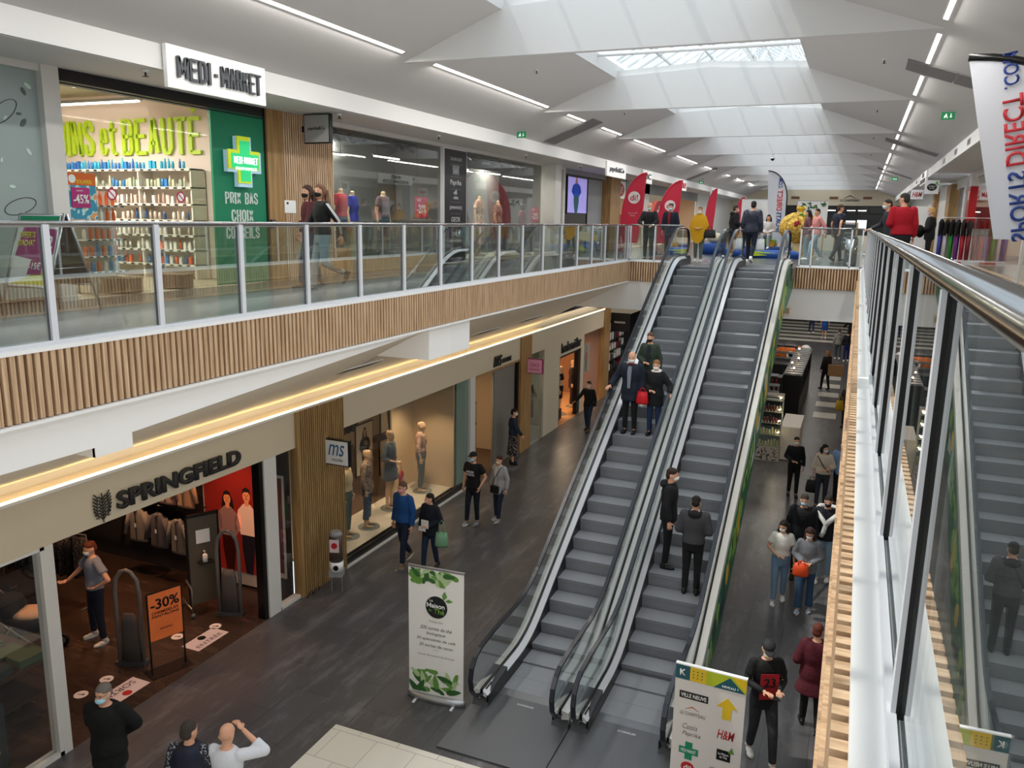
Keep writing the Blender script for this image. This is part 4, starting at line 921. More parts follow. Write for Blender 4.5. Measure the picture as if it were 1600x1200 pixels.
# shelves of folded clothes and sale cards deeper left
t = thing('display_table', 'low dark table stacked with folded clothes behind the left shop window', 'table', (-10.9, 6.2, 0), 0)
q = MB(); q.box(-.9, .9, -1.1, 1.1, .78, .82); q.build('table_top', mat('dark_oak', '#3a2a20', .5), t)
for x in (-.82, .82):
    for y in (-1.02, 1.02): q = MB(); q.box(x-.03, x+.03, y-.03, y+.03, 0, .78); q.build('leg', DARK, t)
q = MB(); q.box(-.85, .85, -1.05, 1.05, .3, .33); q.build('lower_shelf', mat('dark_oak'), t)
fc = ['#b9764a', '#4b5a44', '#d9c6a4', '#8e6a52', '#2f3a3a', '#c9b8a0']; rr = random.Random(5); nfold = 0
for ix, x in enumerate((-.6, -.15, .3, .7)):
    for iy, y in enumerate((-.75, -.25, .25, .75)):
        c = fc[rr.randrange(6)]; t2 = thing('folded_clothes', 'small stack of folded tops on the low dark table behind the left shop window', 'clothes', (-10.9+x, 6.2+y, .821), rr.uniform(-.1, .1), 'folded tops on the low dark table')
        q = MB(); 
        for k in range(rr.randrange(2, 5)): q.box(-.15, .15, -.19, .19, k*.028, k*.028+.024)
        q.build('stack', mat('fold_'+c.strip('#'), c, .9), t2)
t = thing('clothes_rail', 'dense rail of dark patterned clothes behind the shopper in grey', 'clothes rail', (-13.1, 9.5, 0), .15); q = MB(); q.tube([(-1.0, 0, 1.35), (.9, 0, 1.35)], .014, 8)
for x in (-1.0, .9): q.tube([(x, 0, 0), (x, 0, 1.35)], .014, 8); q.tube([(x, -.25, .02), (x, .25, .02)], .014, 8)
q.build('rail', mat('tube_grey'), t)
DKC = spots_mat('dark_pattern_cloth', '#141212', '#57504a', 60, .56)
for k in range(11):
    t2 = thing('hanging_shirt', 'dark patterned top packed on the rail behind the shopper in grey', 'shirt', (-13.95+k*.16, 9.4+k*.024, 1.33), PI/2+.15, 'dark tops on the rail behind the shopper')
    q = MB(); q.loft([(0, 0, -.75, .22, .05), (0, 0, -.2, .21, .055), (0, 0, -.06, .06, .04)], n=10); q.build('top_body', DKC if k % 3 else mat('black_cloth', '#151416', .9), t2)
for i, (x, y, z, s_, c, w, h, lb) in enumerate(((-12.6, 8.9, 1.7, '-30%', '#e8552a', .3, .3, 'small orange sale card on the rail behind the shopper'), (-13.1, 9.3, 1.75, '', '#d6b79a', .45, .5, 'pale notice card standing left of the small orange sale card'))):
    t = thing('sale_card', lb, 'sign', (x, y, 1.35), .3); q = MB(); q.box(-w/2, w/2, 0, .01, z-1.35-h/2, z-1.35+h/2); q.build('card', mat('card_'+c.strip('#'), c, .6, emit=c, estr=.15), t); q = MB(); q.cyl((0, .02, 0), (0, .02, z-1.35), .006, 6); q.build('stem', BLACK, t)
    if s_: text(s_, t, (0, -.003, z-1.35), w*.7, .12, mat('sign_red'), .002, .02)
# small sign stand at the lower left corner
t = thing('notice_stand', 'small dark notice stand behind the left shop window glass', 'stand', (-9.35, 5.75, 0), PI/2); q = MB(); q.box(-.25, .25, -.01, .01, .1, .95); q.build('board', mat('stand_dark', '#2f3436', .4), t); text('INFO', t, (0, -.012, .82), .2, .06, WHITE2, .002); q = MB(); q.box(-.14, .14, -.014, -.01, .3, .68); q.build('paper', WHITE2, t); q = MB(); q.box(-.28, .28, -.14, .14, 0, .02); q.box(-.02, .02, -.01, .01, .0, .12); q.build('foot', DARK, t)
# stroller
t = thing('stroller', 'dark baby stroller with a pale blanket, pushed by the shopper in grey', 'stroller', (-11.75, 8.0, 0), PI*.62)
q = MB(); q.tube([(-.25, -.45, .2), (-.27, .1, .62), (-.27, .55, 1.0)], .016, 7); q.tube([(.25, -.45, .2), (.27, .1, .62), (.27, .55, 1.0)], .016, 7); q.tube([(-.27, .55, 1.0), (.27, .55, 1.0)], .02, 7); q.tube([(-.25, .35, .16), (-.27, .0, .6)], .014, 6); q.tube([(.25, .35, .16), (.27, 0, .6)], .014, 6); q.tube([(-.27, .35, .16), (.27, .35, .16)], .012, 6); q.build('chassis', mat('frame_grey', '#8a8886', .3, .7), t)
q = MB(); q.loft([(0, -.1, .45, .2, .34), (0, -.1, .55, .24, .4), (0, -.08, .7, .25, .42)], n=14); q.build('seat_basket', mat('stroller_black', '#17171a', .8), t)
q = MB(); q.ball((0, .16, .82), .26, .22, .24, 12); q.build('hood', mat('stroller_black'), t); q = MB(); q.ball((0, -.14, .72), .22, .3, .10, 12); q.build('blanket', mat('blanket_beige', '#d9b394', .9), t)
for x in (-.28, .28):
    for y, r_ in ((-.45, .11), (.36, .15)):
        q = MB(); q.cyl((x-.02, y, r_), (x+.02, y, r_), r_, 18); q.cyl((x-.024, y, r_), (x+.024, y, r_), r_*.55, 14, mi=1); q.build('wheel', [BLACK, mat('frame_grey')], t)
# poster column on legs by the slatted pier
t = thing('vending_cylinder', 'round poster dispenser on two steel legs in front of the slatted pier', 'dispenser', (-8.52, 11.95, 0), .35)
q = MB(); q.cyl((0, 0, .62), (0, 0, 1.15), .125, 20, mi=0); q.build('glass_drum', mat('drum_dark', '#4a3d38', .2), t)
q = MB(); q.cyl((0, 0, 1.15), (0, 0, 1.22), .13, 20, .09); q.build('lid', GREYP, t); q = MB(); q.cyl((0, 0, .45), (0, 0, .64), .13, 20); q.build('white_band', WHITE2, t); q = MB(); q.box(-.13, .13, -.1, .1, .34, .46); q.build('coin_box', GREYP, t)
q = MB(); q.prism([(-.09, .85), (.09, .85), (.09, 1.1), (-.09, 1.1)], 1, -.13, -.126); q.build('label_print', mat('label_pink', '#d8c3c4', .5), t); q = MB(); q.cyl((0, -.132, .98), (0, -.128, .98), .06, 14); q.build('label_mark', mat('sign_red'), t); q = MB(); q.cyl((0.02, -.14, .54), (.02, -.125, .54), .05, 14); q.build('coin_knob', BLACK, t)
q = MB(); q.ball((0, 0, .72), .118, .118, .09, 12); q.build('capsules', spots_mat('capsule_mix', '#b9aca2', '#3c302c', 40, .5), t)
for s_ in (-1, 1): q = MB(); q.box(s_*.1-.012, s_*.1+.012, -.012, .012, 0, .36); q.build('leg', ALU, t)
# bike style floor hooks beside it
for i, y in enumerate((11.55, 11.75)):
    t = thing('floor_cable_loop', ['thin black cable loop at the foot of the slatted pier, nearer the corner', 'thin black cable loop at the foot of the slatted pier, beside the dispenser leg'][i], 'cable', (-8.85, y, .02)); q = MB(); q.tube([(0, -.08, 0), (.03, -.06, .09), (.04, 0, .12), (.03, .06, .09), (0, .08, 0)], .008, 6); q.build('cable', BLACK, t)
# --- mannequins of the lower window
MQ = mat('mannequin_beige', '#d5b08c', .5)
def mann(label, x, y, z, rot, h, base=True, **k):
    r_, _, _ = figure(label, (x, y, z), rot, h, cat='mannequin', name='mannequin', body_mat=MQ, hair=None, mask=None, shoes=False, barefoot=True, female=True, **k)
    if base: q = MB(); q.cyl((0, .03, -.012), (0, .03, 0), .24, 24); q.build('base_plate', mat('glass_base', '#9aa39f', .15, .3), r_)
    return r_
FL1 = spots_mat('cloth_floral_beige', '#8a7464', '#c9b09c', 30, .5, '#5f4a40'); FL2 = spots_mat('cloth_floral_rose', '#b08672', '#d9b7a0', 26, .5, '#7d5a4c')
mann('beige mannequin in a cream blouse and green grey trousers behind the script sign', -9.68, 14.0, .175, -1.35, 1.80, top='#d8bd95', sleeve='short', hem=.97, bottom='#53605c')
mann('beige mannequin in a patterned blouse and wide jeans, second from the slatted pier', -9.6, 14.68, .175, -1.2, 1.80, top='#8a7464', topmat=FL1, hem=.80, bottom='#46596a', bkind='wide', blen=.75)
mann('beige mannequin in a short grey denim dress with a red round bag', -9.78, 15.95, .175, -1.5, 1.92, arms=('down', 'bent'), top='#545c62', hem=.9, bottom='#545c62', bkind='dress', blen=.66, flare=.04, sleeve='half')
mann('beige mannequin in a rose blouse and grey jeans against the lit wall', -9.72, 17.35, .175, -1.2, 1.82, top='#b08672', topmat=FL2, sleeve='half', hem=.98, bottom='#5a5d60')
t = thing('round_bag', 'red disc shaped bag with white print hanging beside the grey dress', 'bag', (-9.35, 15.75, 1.0), PI/2+.3); q = MB(); q.prism([(.14*math.cos(i*PI/9), .2*math.sin(i*PI/9)) for i in range(18)], 1, -.03, .03); q.build('bag_body', mat('bag_red', '#b5303a', .6), t); text('SOLDES', t, (0, -.032, 0), .2, .07, WHITE2, .002, .01, rot=-.25); q = MB(); q.tube([(-.05, 0, .19), (0, 0, .4), (.05, 0, .19)], .005, 5); q.build('strap', mat('bag_red'), t)
# pictures and hanging clothes behind them
def framed(label, x, y, z, w, h, dark, rot=PI/2, pic=True, tilt=0):
    t = thing('framed_picture', label, 'picture', (x, y, z), rot); q = MB(); q.box(-w/2, w/2, 0, .03, 0, h); q.build('frame', BLACK, t); q = MB(); q.box(-w/2+.03, w/2-.03, -.006, 0, .03, h-.03); q.build('print', mat('print_cream', '#b9ab92', .7) if not dark else mat('print_dark', '#2b2524', .7), t)
    if pic: flat_person(t, 0, .05, (h-.15)/1.8, INK, mat('ink_skin', '#b98a6a', .7), mat('ink_black_dress', '#201c1e', .8), mat('ink_black_dress'), 1.2, True, y=-.01)
    return t
framed('framed photo of a woman in a dark dress, highest in the lower window', -11.2, 18.3, 1.35, .95, 1.45, False); framed('framed pale photo leaning low behind the grey dress', -11.1, 16.9, .55, .8, 1.35, False, pic=True); framed('small framed pale photo low beside the tall one', -11.0, 17.75, .35, .6, .95, False, pic=False)
t = thing('clothes_rail', 'high dark rail of black clothes deep inside the window shop', 'clothes rail', (-12.2, 17.2, 0), PI/2); q = MB(); q.tube([(-1.6, 0, 2.4), (1.0, 0, 2.4)], .015, 6); q.tube([(-1.6, 0, 0), (-1.6, 0, 2.4)], .015, 6); q.tube([(1.0, 0, 0), (1.0, 0, 2.4)], .015, 6); q.build('rail', BLACK, t)
for k in range(12):
    t2 = thing('hanging_dress', 'black dress packed on the high rail deep inside the window shop', 'dress', (-12.2, 15.75+k*.2, 2.36), 0, 'black dresses on the high rail'); q = MB(); q.loft([(0, 0, -1.0, .24, .07), (0, 0, -.3, .2, .06), (0, 0, -.06, .06, .04)], n=10); q.build('dress_body', mat('black_cloth') if k % 2 else DKC, t2)
# entrance of the script shop: door leaves, poster totem
t = lthing('sliding_door', 'tall grey sliding door leaf half closing the lower shop entrance', 'door', 21.25, 0, XLL-.12); q = MB(); q.box(-.8, .75, 0, .05, 0, 2.86); q.build('leaf', mat('door_grey', '#7f7b72', .5), t); q = MB(); q.box(-.8, -.78, -.004, 0, 0, 2.86); q.build('joint', DARK, t)
t = lthing('poster_totem', 'narrow framed pink poster totem inside the lower shop entrance', 'poster', 19.85, 0, XLL-.5); q = MB(); q.box(-.3, .3, 0, .05, 0, 1.95); q.build('frame', DARK, t); q = MB(); q.box(-.27, .27, -.006, 0, .3, 1.3); q.build('print', mat('pale_pink', '#cf9f95', .6), t); text('ms', t, (0, -.008, 1.1), .3, .16, mat('sign_teal'), .002, shear=.3); q = MB(); q.box(-.27, .27, -.006, 0, 1.36, 1.9); q.build('print', mat('cream_print', '#a89680', .6), t)
# narrow window things
for i, (y, z, w, h) in enumerate(((23.75, 1.9, .35, .45), (24.0, 1.3, .4, .45), (24.05, .65, .3, .6))):
    t = lthing('wall_picture', ['small dark picture high in the narrow lower window', 'small dark picture midway in the narrow lower window', 'small dark picture low in the narrow lower window'][i], 'picture', y, z, XLL-.35); q = MB(); q.box(-w/2, w/2, 0, .02, 0, h); q.build('frame', DARK, t); q = MB(); q.box(-w/2+.03, w/2-.03, -.004, 0, .03, h-.03); q.build('print', DKC, t)
t = lthing('bar_stool', 'small dark stool with round foot in the narrow lower window', 'stool', 23.3, 0, XLL-.5); q = MB(); q.cyl((0, 0, .62), (0, 0, .68), .17, 16); q.build('seat', BLACK, t); q = MB(); q.cyl((0, 0, 0), (0, 0, .62), .02, 8); q.build('column', ALU, t); q = MB(); q.cyl((0, 0, 0), (0, 0, .02), .17, 16); q.build('foot', ALU, t)
# lit lingerie shop
t = lthing('shop_door', 'tall brown entrance panels framing the orange lit shop', 'door', 26.9, 0, XLL-.5); q = MB(); q.box(-1.1, -.75, 0, .05, 0, 2.4); q.box(.0, .12, 0, .05, 0, 2.4); q.box(-.7, 0, .5, .55, 1.5, 2.4); q.build('panel', mat('deep_brown', '#3a211a', .6), t)
t = lthing('stool_cube', 'dark cube seat on the orange lit shop floor', 'seat', 26.55, 0, XLL-.45); q = MB(); q.box(-.2, .2, -.2, .2, .04, .42); q.build('seat', mat('deep_brown'), t); q = MB(); q.box(-.16, .16, -.16, .16, 0, .04); q.build('plinth', BLACK, t)
mann('slim mannequin in dark underwear inside the orange lit shop entrance', -9.6, 27.5, .02, -1.4, 1.8, top='#1c1518', sleeve='none', hem=1.2, bottom='#1c1518', bkind='shorts')
t = lthing('window_picture', 'pale poster of a figure in the last lower window before the timber pier', 'poster', 29.9, 1.2, XLL-.4); q = MB(); q.box(-.5, .5, 0, .02, 0, 1.1); q.build('print', mat('print_cream'), t); flat_person(t, 0, .03, .55, INK, mat('ink_skin'), mat('sign_red'), mat('ink_black_dress'))
mann('mannequin in dark nightwear behind the last lower window', -9.6, 28.9, .02, -1.4, 1.8, top='#2a1d22', sleeve='long', hem=.7, bottom='#2a1d22')
# black shop beyond the pier: shelf wall of white and red goods
t = lthing('display_shelves', 'dark shelf wall with small white goods beyond the far timber pier', 'shelves', 34.3, 0, XLL-.6); q = MB(); q.box(-2.4, 2.4, .3, .35, 0, 2.9)
for z in (.5, .95, 1.4, 1.85, 2.3): q.box(-2.4, 2.4, 0, .3, z, z+.03)
q.build('shelf_frame', BLACK, t)
rr = random.Random(9); k_ = 0
for z in (.53, .98, 1.43, 1.88, 2.33):
    for i in range(11):
        c = rr.choice(['#d9d6cf', '#8e2027', '#b9b6ae', '#3a3d42', '#d9d6cf']); t2 = thing('boxed_goods', 'small boxed item on the dark shelf wall beyond the far timber pier', 'box', (XLL-.75, 32.1+i*.42, z), PI/2, 'boxed goods on the dark shelf wall'); q = MB(); q.box(-.12, .12, -.08, .08, 0, rr.uniform(.16, .34)); q.build('box_body', mat('goods_'+c.strip('#'), c, .6), t2)
# ================================================================ upper shopfronts
def uthing(name, label, cat, y, z, x=XL, group=None): return thing(name, label, cat, (x, y, z), PI/2, group)
def rthing(name, label, cat, y, z, x=XR, group=None): return thing(name, label, cat, (x, y, z), -PI/2, group)
def wu(b, y0, y1, z0=Z2, z1=8.77, x0=XL, d=.12): b.box(x0, x0-d, y0, y1, z0, z1)
def wr_(b, y0, y1, z0=Z2, z1=8.75, x0=XR, d=.12): b.box(x0, x0+d, y0, y1, z0, z1)
b = MB(); wu(b, 7.42, 7.66, Z2, 8.77, XL+.06, .3); wu(b, 25.2, 25.75, Z2, 8.77, XL+.35, .5); wu(b, 26.9, 27.1, Z2, 8.77, XL+.02); wu(b, 38.5, 39.4); wu(b, 45.5, 46.4); wu(b, 52, YF); wu(b, 35.2, 35.5, Z2, 8.77, XL+.3, .3)
wu(b, YB, 7.42, 8.68, 8.77, XL+.02); wu(b, 13.5, 26.9, 8.69, 8.77, XL+.02); struct('wall_left', b, PIERW)
b = MB(); wu(b, 33.6, 52, 8.3, 8.77, XL); wu(b, 27.1, 33.6, 8.6, 8.77, XL-.02); struct('wall_left', b, GREYP)
b = MB(); wu(b, 7.66, 11.58, 8.62, 8.77, XL+.01); wu(b, 7.66, 11.58, 8.58, 8.6, XL+.02); wu(b, 11.56, 11.6, Z2, 8.77, XL+.01); wu(b, YB, 7.42, Z2, 5.92, XL+.01); struct('trim_19', b, DARK)
b = MB(); wu(b, 11.6, 12.02, Z2, 8.77, XL+.045, .3); wu(b, 32.1, 33.5, Z2, 8.77, XL+.2, .4); wu(b, 43.5, 44.6, Z2, 8.77, XL+.2, .4); struct('trim_20', b, WOOD)
b = MB(); slats_y(b, XL+.012, XL+.05, 12.03, 13.5, Z2, 8.76, .062, .038); struct('trim_21', b, SLAT); b = MB(); wu(b, 12.02, 13.5, Z2, 8.77, XL+.012, .2); struct('trim_25', b, SLATBACK)
def upane(n, y0, y1, z0=5.9, z1=8.69, x=XL-.04, m=SHOPGLASS): b = MB(); b.box(x, x-.012, y0, y1, z0, z1); struct('window_%d' % n, b, m)
FILM = mat('frosted_film_pane', '#96a3a1', .18)
upane(30, YB, 3.2, m=FILM); upane(31, 3.22, 7.42, m=FILM); upane(32, 7.66, 10.33, 5.86, 8.6, m=PHGLASS); upane(33, 13.5, 16.9); upane(34, 16.92, 18.05); upane(35, 19.4, 22.3); upane(36, 22.32, 25.2); upane(37, 25.75, 26.9); upane(38, 35.5, 38.5, 5.9, 8.3); upane(39, 39.4, 43.5, 5.9, 8.3)
# shop shells
def ushell(y0, y1, x1, wall, ceil=None, zc=9.1, floor=None, x0=XL):
    s_ = 1 if x1 > x0 else -1
    b = MB(); b.box(x1, x1+.1*s_, y0, y1, Z2, zc); b.box(x0+.13*s_, x1, y0, y0+.05, Z2, zc); b.box(x0+.13*s_, x1, y1-.05, y1, Z2, zc); struct('wall_shop', b, wall)
    b = MB(); b.box(x0+.02*s_, x1+.1*s_, y0, y1, zc, zc+.1); struct('ceiling', b, ceil or CEIL)
    if floor: b = MB(); b.box(x0+.02*s_, x1, y0, y1, Z2-.01, Z2+.003); struct('floor', b, floor)
PINKW = mat('pharmacy_wall', '#d9c8be', .8)
ushell(YB, 7.5, -13, mat('grey_shop_wall', '#8a8d8d', .8)); ushell(7.5, 11.62, -14.8, PINKW, mat('woven_ceiling', '#a39d86', .8), 9.1)
ushell(11.62, 18.6, -13.5, mat('shop_grey_wall', '#77797a', .8), mat('shop_grey_ceiling', '#6f7172', .8)); ushell(18.6, 27, -13.5, mat('shop_grey_wall'), mat('shop_grey_ceiling')); ushell(27, 33.4, -12, GREYP); ushell(33.4, 52, -12.5, mat('tan_upper_wall', '#b59a7c', .8))
for (x, y, e, c) in ((-12.5, 9.6, 150, (1, .95, .85)), (-10.5, 9.3, 70, (1, .95, .85)), (-11, 15.5, 90, (1, .93, .82)), (-10.6, 20.5, 60, (1, .92, .8)), (-10.8, 24, 60, (1, .92, .8)), (-10.5, 36, 120, (1, .8, .65)), (-10.5, 41, 120, (1, .9, .8)), (-10.5, 48, 120, (1, .9, .8)), (-11.5, 3, 90, (.9, .97, 1)), (-10.6, 30, 40, (1, .95, .9))):
    lamp('POINT', (x, y, 8.7), e, c, .25)
for y in (14.4, 15.1, 16.1, 17.4, 20.6, 21.2, 22.4, 24.2): lamp('SPOT', (-9.75, y-.25, 8.55), 60, (1, .95, .88), .05, spot=60)
# leaf motifs on the frosted panes
t = uthing('window_decal', 'small pale and grey leaf decals scattered over the frosted window at the far left', 'decal', 6.0, 7.2)
q = MB(); q2 = MB(); rr = random.Random(11)
for i in range(46):
    y = rr.uniform(-2.4, 1.3); z = rr.uniform(-1.0, 1.3); a = rr.uniform(0, PI); s_ = rr.uniform(.03, .065)
    pl = [(y+s_*math.cos(th)*math.cos(a)-s_*.5*math.sin(th)*math.sin(a), z+s_*math.cos(th)*math.sin(a)+s_*.5*math.sin(th)*math.cos(a)) for th in [k*PI/4 for k in range(8)]]
    (q if i % 2 else q2).prism(pl, 1, .033, .037)
q.build('pale_leaves', mat('leaf_pale', '#b9d0c6', .6), t); q2.build('grey_leaves', mat('leaf_grey', '#5c6866', .6), t)
q = MB()
for (cx, cz, a) in ((.95, .95, .7), (.6, .2, -.5), (1.05, -.15, .3)):
    q.tube([(cx+.22*math.cos(k*PI/8)*math.cos(a)-.09*math.sin(k*PI/8)*math.sin(a), .035, cz+.22*math.cos(k*PI/8)*math.sin(a)+.09*math.sin(k*PI/8)*math.cos(a)) for k in range(17)], .004, 4)
q.build('line_drawings', DARK, t)
# --- pharmacy
t = thing('shop_sign', 'large white panel with dark grey capital letters on the upper fascia over the pharmacy', 'sign', (-8.2, 9.14, 8.82), PI/2)
q = MB(); q.box(-.93, .93, 0, .06, -.26, .26); q.build('panel', WHITE2, t); block('MEDI', t, (-.49, 0, 0), .58, .28, mat('letter_grey', '#4a4d52', .5), .04, .42, .24); block('MARKET', t, (.40, 0, 0), .80, .28, mat('letter_grey'), .04, .42, .24); q = MB(); q.box(-.115, -.065, -.03, 0, -.02, .02); q.build('dot', mat('letter_grey'), t)
LIME = mat('lime_letters', '#a9c21e', .5, emit='#a9c21e', estr=.12)
t = thing('wall_lettering', 'big lime green letters high on the pharmacy side wall', 'sign', (-12.4, 11.555, 8.35), 0)
block('SOINS', t, (-1.68, 0, 0), 1.30, .64, LIME, .04, .46, .26); block('et', t, (-.66, 0, 0), .42, .62, LIME, .04, .5, .3); block("BEAUTE'", t, (.62, 0, 0), 1.86, .64, LIME, .04, .46, .26)
GREENP = mat('pharmacy_green', '#12805a', .5); 
t = uthing('pharmacy_sign', 'tall green pharmacy panel with a lit cross and white slogan letters', 'sign', 10.95, Z2+.01, XL+.0)
q = MB(); q.box(-.62, .61, .0, .04, 0, 2.76); q.build('panel', GREENP, t)
def cross(w, a): return [(-a, -w), (a, -w), (a, -a), (w, -a), (w, a), (a, a), (a, w), (-a, w), (-a, a), (-w, a), (-w, -a), (-a, -a)]
q = MB(); q.prism([(x, z+1.98) for x, z in cross(.40, .17)], 1, -.10, -.02); q.build('cross_box', mat('cross_edge', '#a8c8d8', .3, emit='#b7e0f0', estr=.25), t)
q = MB(); q.prism([(x-.03, z+2.01) for x, z in cross(.37, .15)], 1, -.12, -.10); q.build('cross_rim', mat('cross_yellow', '#c6d62a', .5, emit='#c6d62a', estr=.3), t)
q = MB(); q.prism([(x-.01, z+1.99) for x, z in cross(.32, .115)], 1, -.13, -.12); q.build('cross_face', mat('cross_green', '#21b06a', .5, emit='#30d080', estr=.6), t)
block('MEDI-MARKET', t, (0, -.131, 2.0), .56, .11, mat('lit_white', '#ffffff', .5, emit='#ffffff', estr=.8), .006, .45, .25); text('PARAPHARMACIE', t, (0, -.135, 1.87), .5, .05, mat('lit_white'), .004)
block('PRIX BAS', t, (0, 0, 1.40), .78, .19, mat('slogan_white', '#d9e2dc', .5), .012, .45, .3); block('CHOIX', t, (0, 0, 1.12), .52, .19, mat('slogan_white'), .012, .45, .3); block('CONSEILS', t, (0, 0, .84), .8, .19, mat('slogan_white'), .012, .45, .3)
# ceiling things in the pharmacy
for i, (x, y) in enumerate(((-10.5, 8.75), (-10.25, 9.6), (-10.15, 10.5))):
    t = thing('ceiling_spotlight', ['round white ceiling spotlight in the pharmacy, nearest the white pillar', 'round ceiling spotlight in the pharmacy, middle of the three', 'round ceiling spotlight in the pharmacy, nearest the green panel'][i], 'spotlight', (x, y, 8.83), .5)
    q = MB(); q.cyl((0, 0, .12), (0, 0, .27), .03, 10); q.build('stem', BLACK, t); q = MB(); q.cyl((0, 0, .1), (.06, -.06, -.06), .10, 20); q.build('housing', WHITE2, t); q = MB(); q.cyl((.062, -.062, -.062), (.065, -.065, -.07), .08, 20); q.build('lens', LED if i == 0 else mat('lens_dim', '#d9d9d0', .3), t)
for i, (x, y) in enumerate(((-11.6, 8.8), (-12.6, 9.9), (-13.6, 9.2))):
    t = thing('ceiling_panel_light', ['square lit ceiling panel in the pharmacy, nearest the window', 'square lit ceiling panel in the pharmacy, near the lettered wall', 'square lit ceiling panel in the pharmacy, farthest in'][i], 'ceiling light', (x, y, 9.08)); q = MB(); q.box(-.3, .3, -.3, .3, 0, .015); q.build('diffuser', mat('panel_light', '#ffffff', .5, emit='#fff4e0', estr=5), t)
t = thing('shelf_light', 'long white light bar above the lime letters in the pharmacy', 'light', (-13.3, 11.3, 8.95)); q = MB(); q.box(-1.2, 1.3, -.03, .03, -.03, 0); q.build('tube', mat('panel_light'), t); q = MB(); q.box(-1.25, 1.35, -.05, .05, 0, .05); q.build('fitting', GREYP, t)
# wall shelves with bottles
SHW = mat('shelf_white', '#cfc8be', .5)
t = thing('pharmacy_shelves', 'white wall shelves with black price strips on the pharmacy side wall', 'shelves', (-12.7, 11.54, Z2), 0)
SZ = [7.76, 7.45, 7.16, 6.88, 6.62, 6.36, 6.10]
q = MB(); q.box(-1.95, 1.9, -.02, 0, 0, 1.9); q.build('back_panel', SHW, t)
for z in SZ: q = MB(); q.box(-1.95, 1.9, -.36, -.02, z-Z2-.02, z-Z2, 0); q.box(-1.95, 1.9, -.37, -.36, z-Z2-.035, z-Z2+.005, 0); [q.box(-1.9+i*.19, -1.82+i*.19, -.374, -.37, z-Z2-.03, z-Z2-.005, 1) for i in range(20)]; q.build('shelf', [SHW, BLACK], t)
for x in (-1.95, -.65, .65, 1.87): q = MB(); q.box(x, x+.03, -.34, -.02, 0, 1.92); q.build('upright', SHW, t)
def bottle_me(kind):
    q = MB()
    if kind == 0: q.loft([(0,0,0,.026,.02), (0,0,.12,.026,.02), (0,0,.145,.012,.012), (0,0,.18,.011,.011)], n=8)
    elif kind == 1: q.loft([(0,0,0,.03,.024), (0,0,.10,.03,.024), (0,0,.11,.024,.02), (0,0,.13,.024,.02)], n=8)
    else: q.box(-.03, .03, -.02, .02, 0, .14)
    return q
BC = [['#2f78b8', '#2a9ac0', '#1f5fa8', '#3aa6c8', '#2b6cae'], ['#a9b09a', '#93a08c', '#bdb9a0', '#2f78b8'], ['#d9c3b8', '#e0d6cc', '#cfa79c'], ['#d2c0b4', '#e6dfd6', '#2c4f7a', '#b8a89c'], ['#e0d9d0', '#c9b7aa', '#d9cfc4'], ['#dcd6d0', '#b8b0aa', '#cf6a3a', '#e2dcd4'], ['#cf5a2e', '#d9d4cf', '#3a6ea8', '#c8402a']]
bm_cache = {}
def bottle(kind, c, loc, label, group, s_=1., rot=0):
    k = (kind, c)
    if k not in bm_cache: bm_cache[k] = bottle_me(kind).mesh('bottle', mat('bottle_'+c.strip('#'), c, .3))
    o = obj('bottle', bm_cache[k], None, loc, rot); o.scale = (s_,)*3; tag(o, label, 'bottle', group)
rr = random.Random(4)
for r_, z in enumerate(SZ):
    nm = ['blue bottle standing on the top pharmacy shelf', 'pale green bottle row on the second pharmacy shelf'][r_] if r_ < 2 else 'small pale bottle on the lower pharmacy wall shelves'
    nm = ['blue or teal bottle standing on the top pharmacy wall shelf', 'greenish bottle on the second pharmacy wall shelf from the top'][r_] if r_ < 2 else 'small pale bottle or pack on the lower pharmacy wall shelves'
    x = -14.5
    while x < -10.95:
        if rr.random() > .12:
            bottle(rr.randrange(3), rr.choice(BC[r_]), (x, 11.54-.27, z+.001), nm, ['bottles on the top pharmacy shelf', 'bottles on the second pharmacy shelf', 'packs on the lower pharmacy shelves'][min(r_, 2)], rr.uniform(.9, 1.15))
        x += .085 if r_ < 2 else .11
# gondola of sun products
t = thing('display_gondola', 'narrow white display of orange and white bottles behind the pharmacy window', 'shelves', (-10.3, 8.72, Z2), PI/2); q = MB(); q.box(-.32, .32, .0, .03, 0, 1.45); q.box(-.32, .32, -.2, .2, 0, .12); q.build('frame', SHW, t)
GZ = [.30, .52, .76, 1.0, 1.24]
for z in GZ: q = MB(); q.box(-.34, .34, -.22, 0, z-.02, z, 0); [q.box(-.3+i*.12, -.24+i*.12, -.224, -.22, z-.018, z-.002, 1) for i in range(6)]; q.build('shelf', [WHITE2, BLACK], t)
for iz, z in enumerate(GZ):
    for i in range(6): bottle(rr.randrange(2), rr.choice(['#d9682e', '#e8e2da', '#d9682e'] if iz > 1 else ['#e8e2da', '#3f7fb8', '#d9682e']), (-10.18, 8.45+i*.105, Z2+z+.001), 'orange or white sun care bottle on the narrow display behind the pharmacy window', 'sun care bottles on the narrow display', 1.1)
t = uthing('hanging_poster', 'orange and blue poster with a pink -45% badge behind the pharmacy window', 'poster', 7.94, 6.9, XL-.09); q = MB(); q.box(-.26, .26, 0, .01, 0, .60); q.build('sheet', spots_mat('poster_blue', '#3f8fb0', '#bfe0e0', 9, .52, '#e0a070'), t); q = MB(); q.box(-.26, .26, -.004, 0, .44, .60); q.build('top_band', mat('poster_orange', '#e0692a', .5), t)
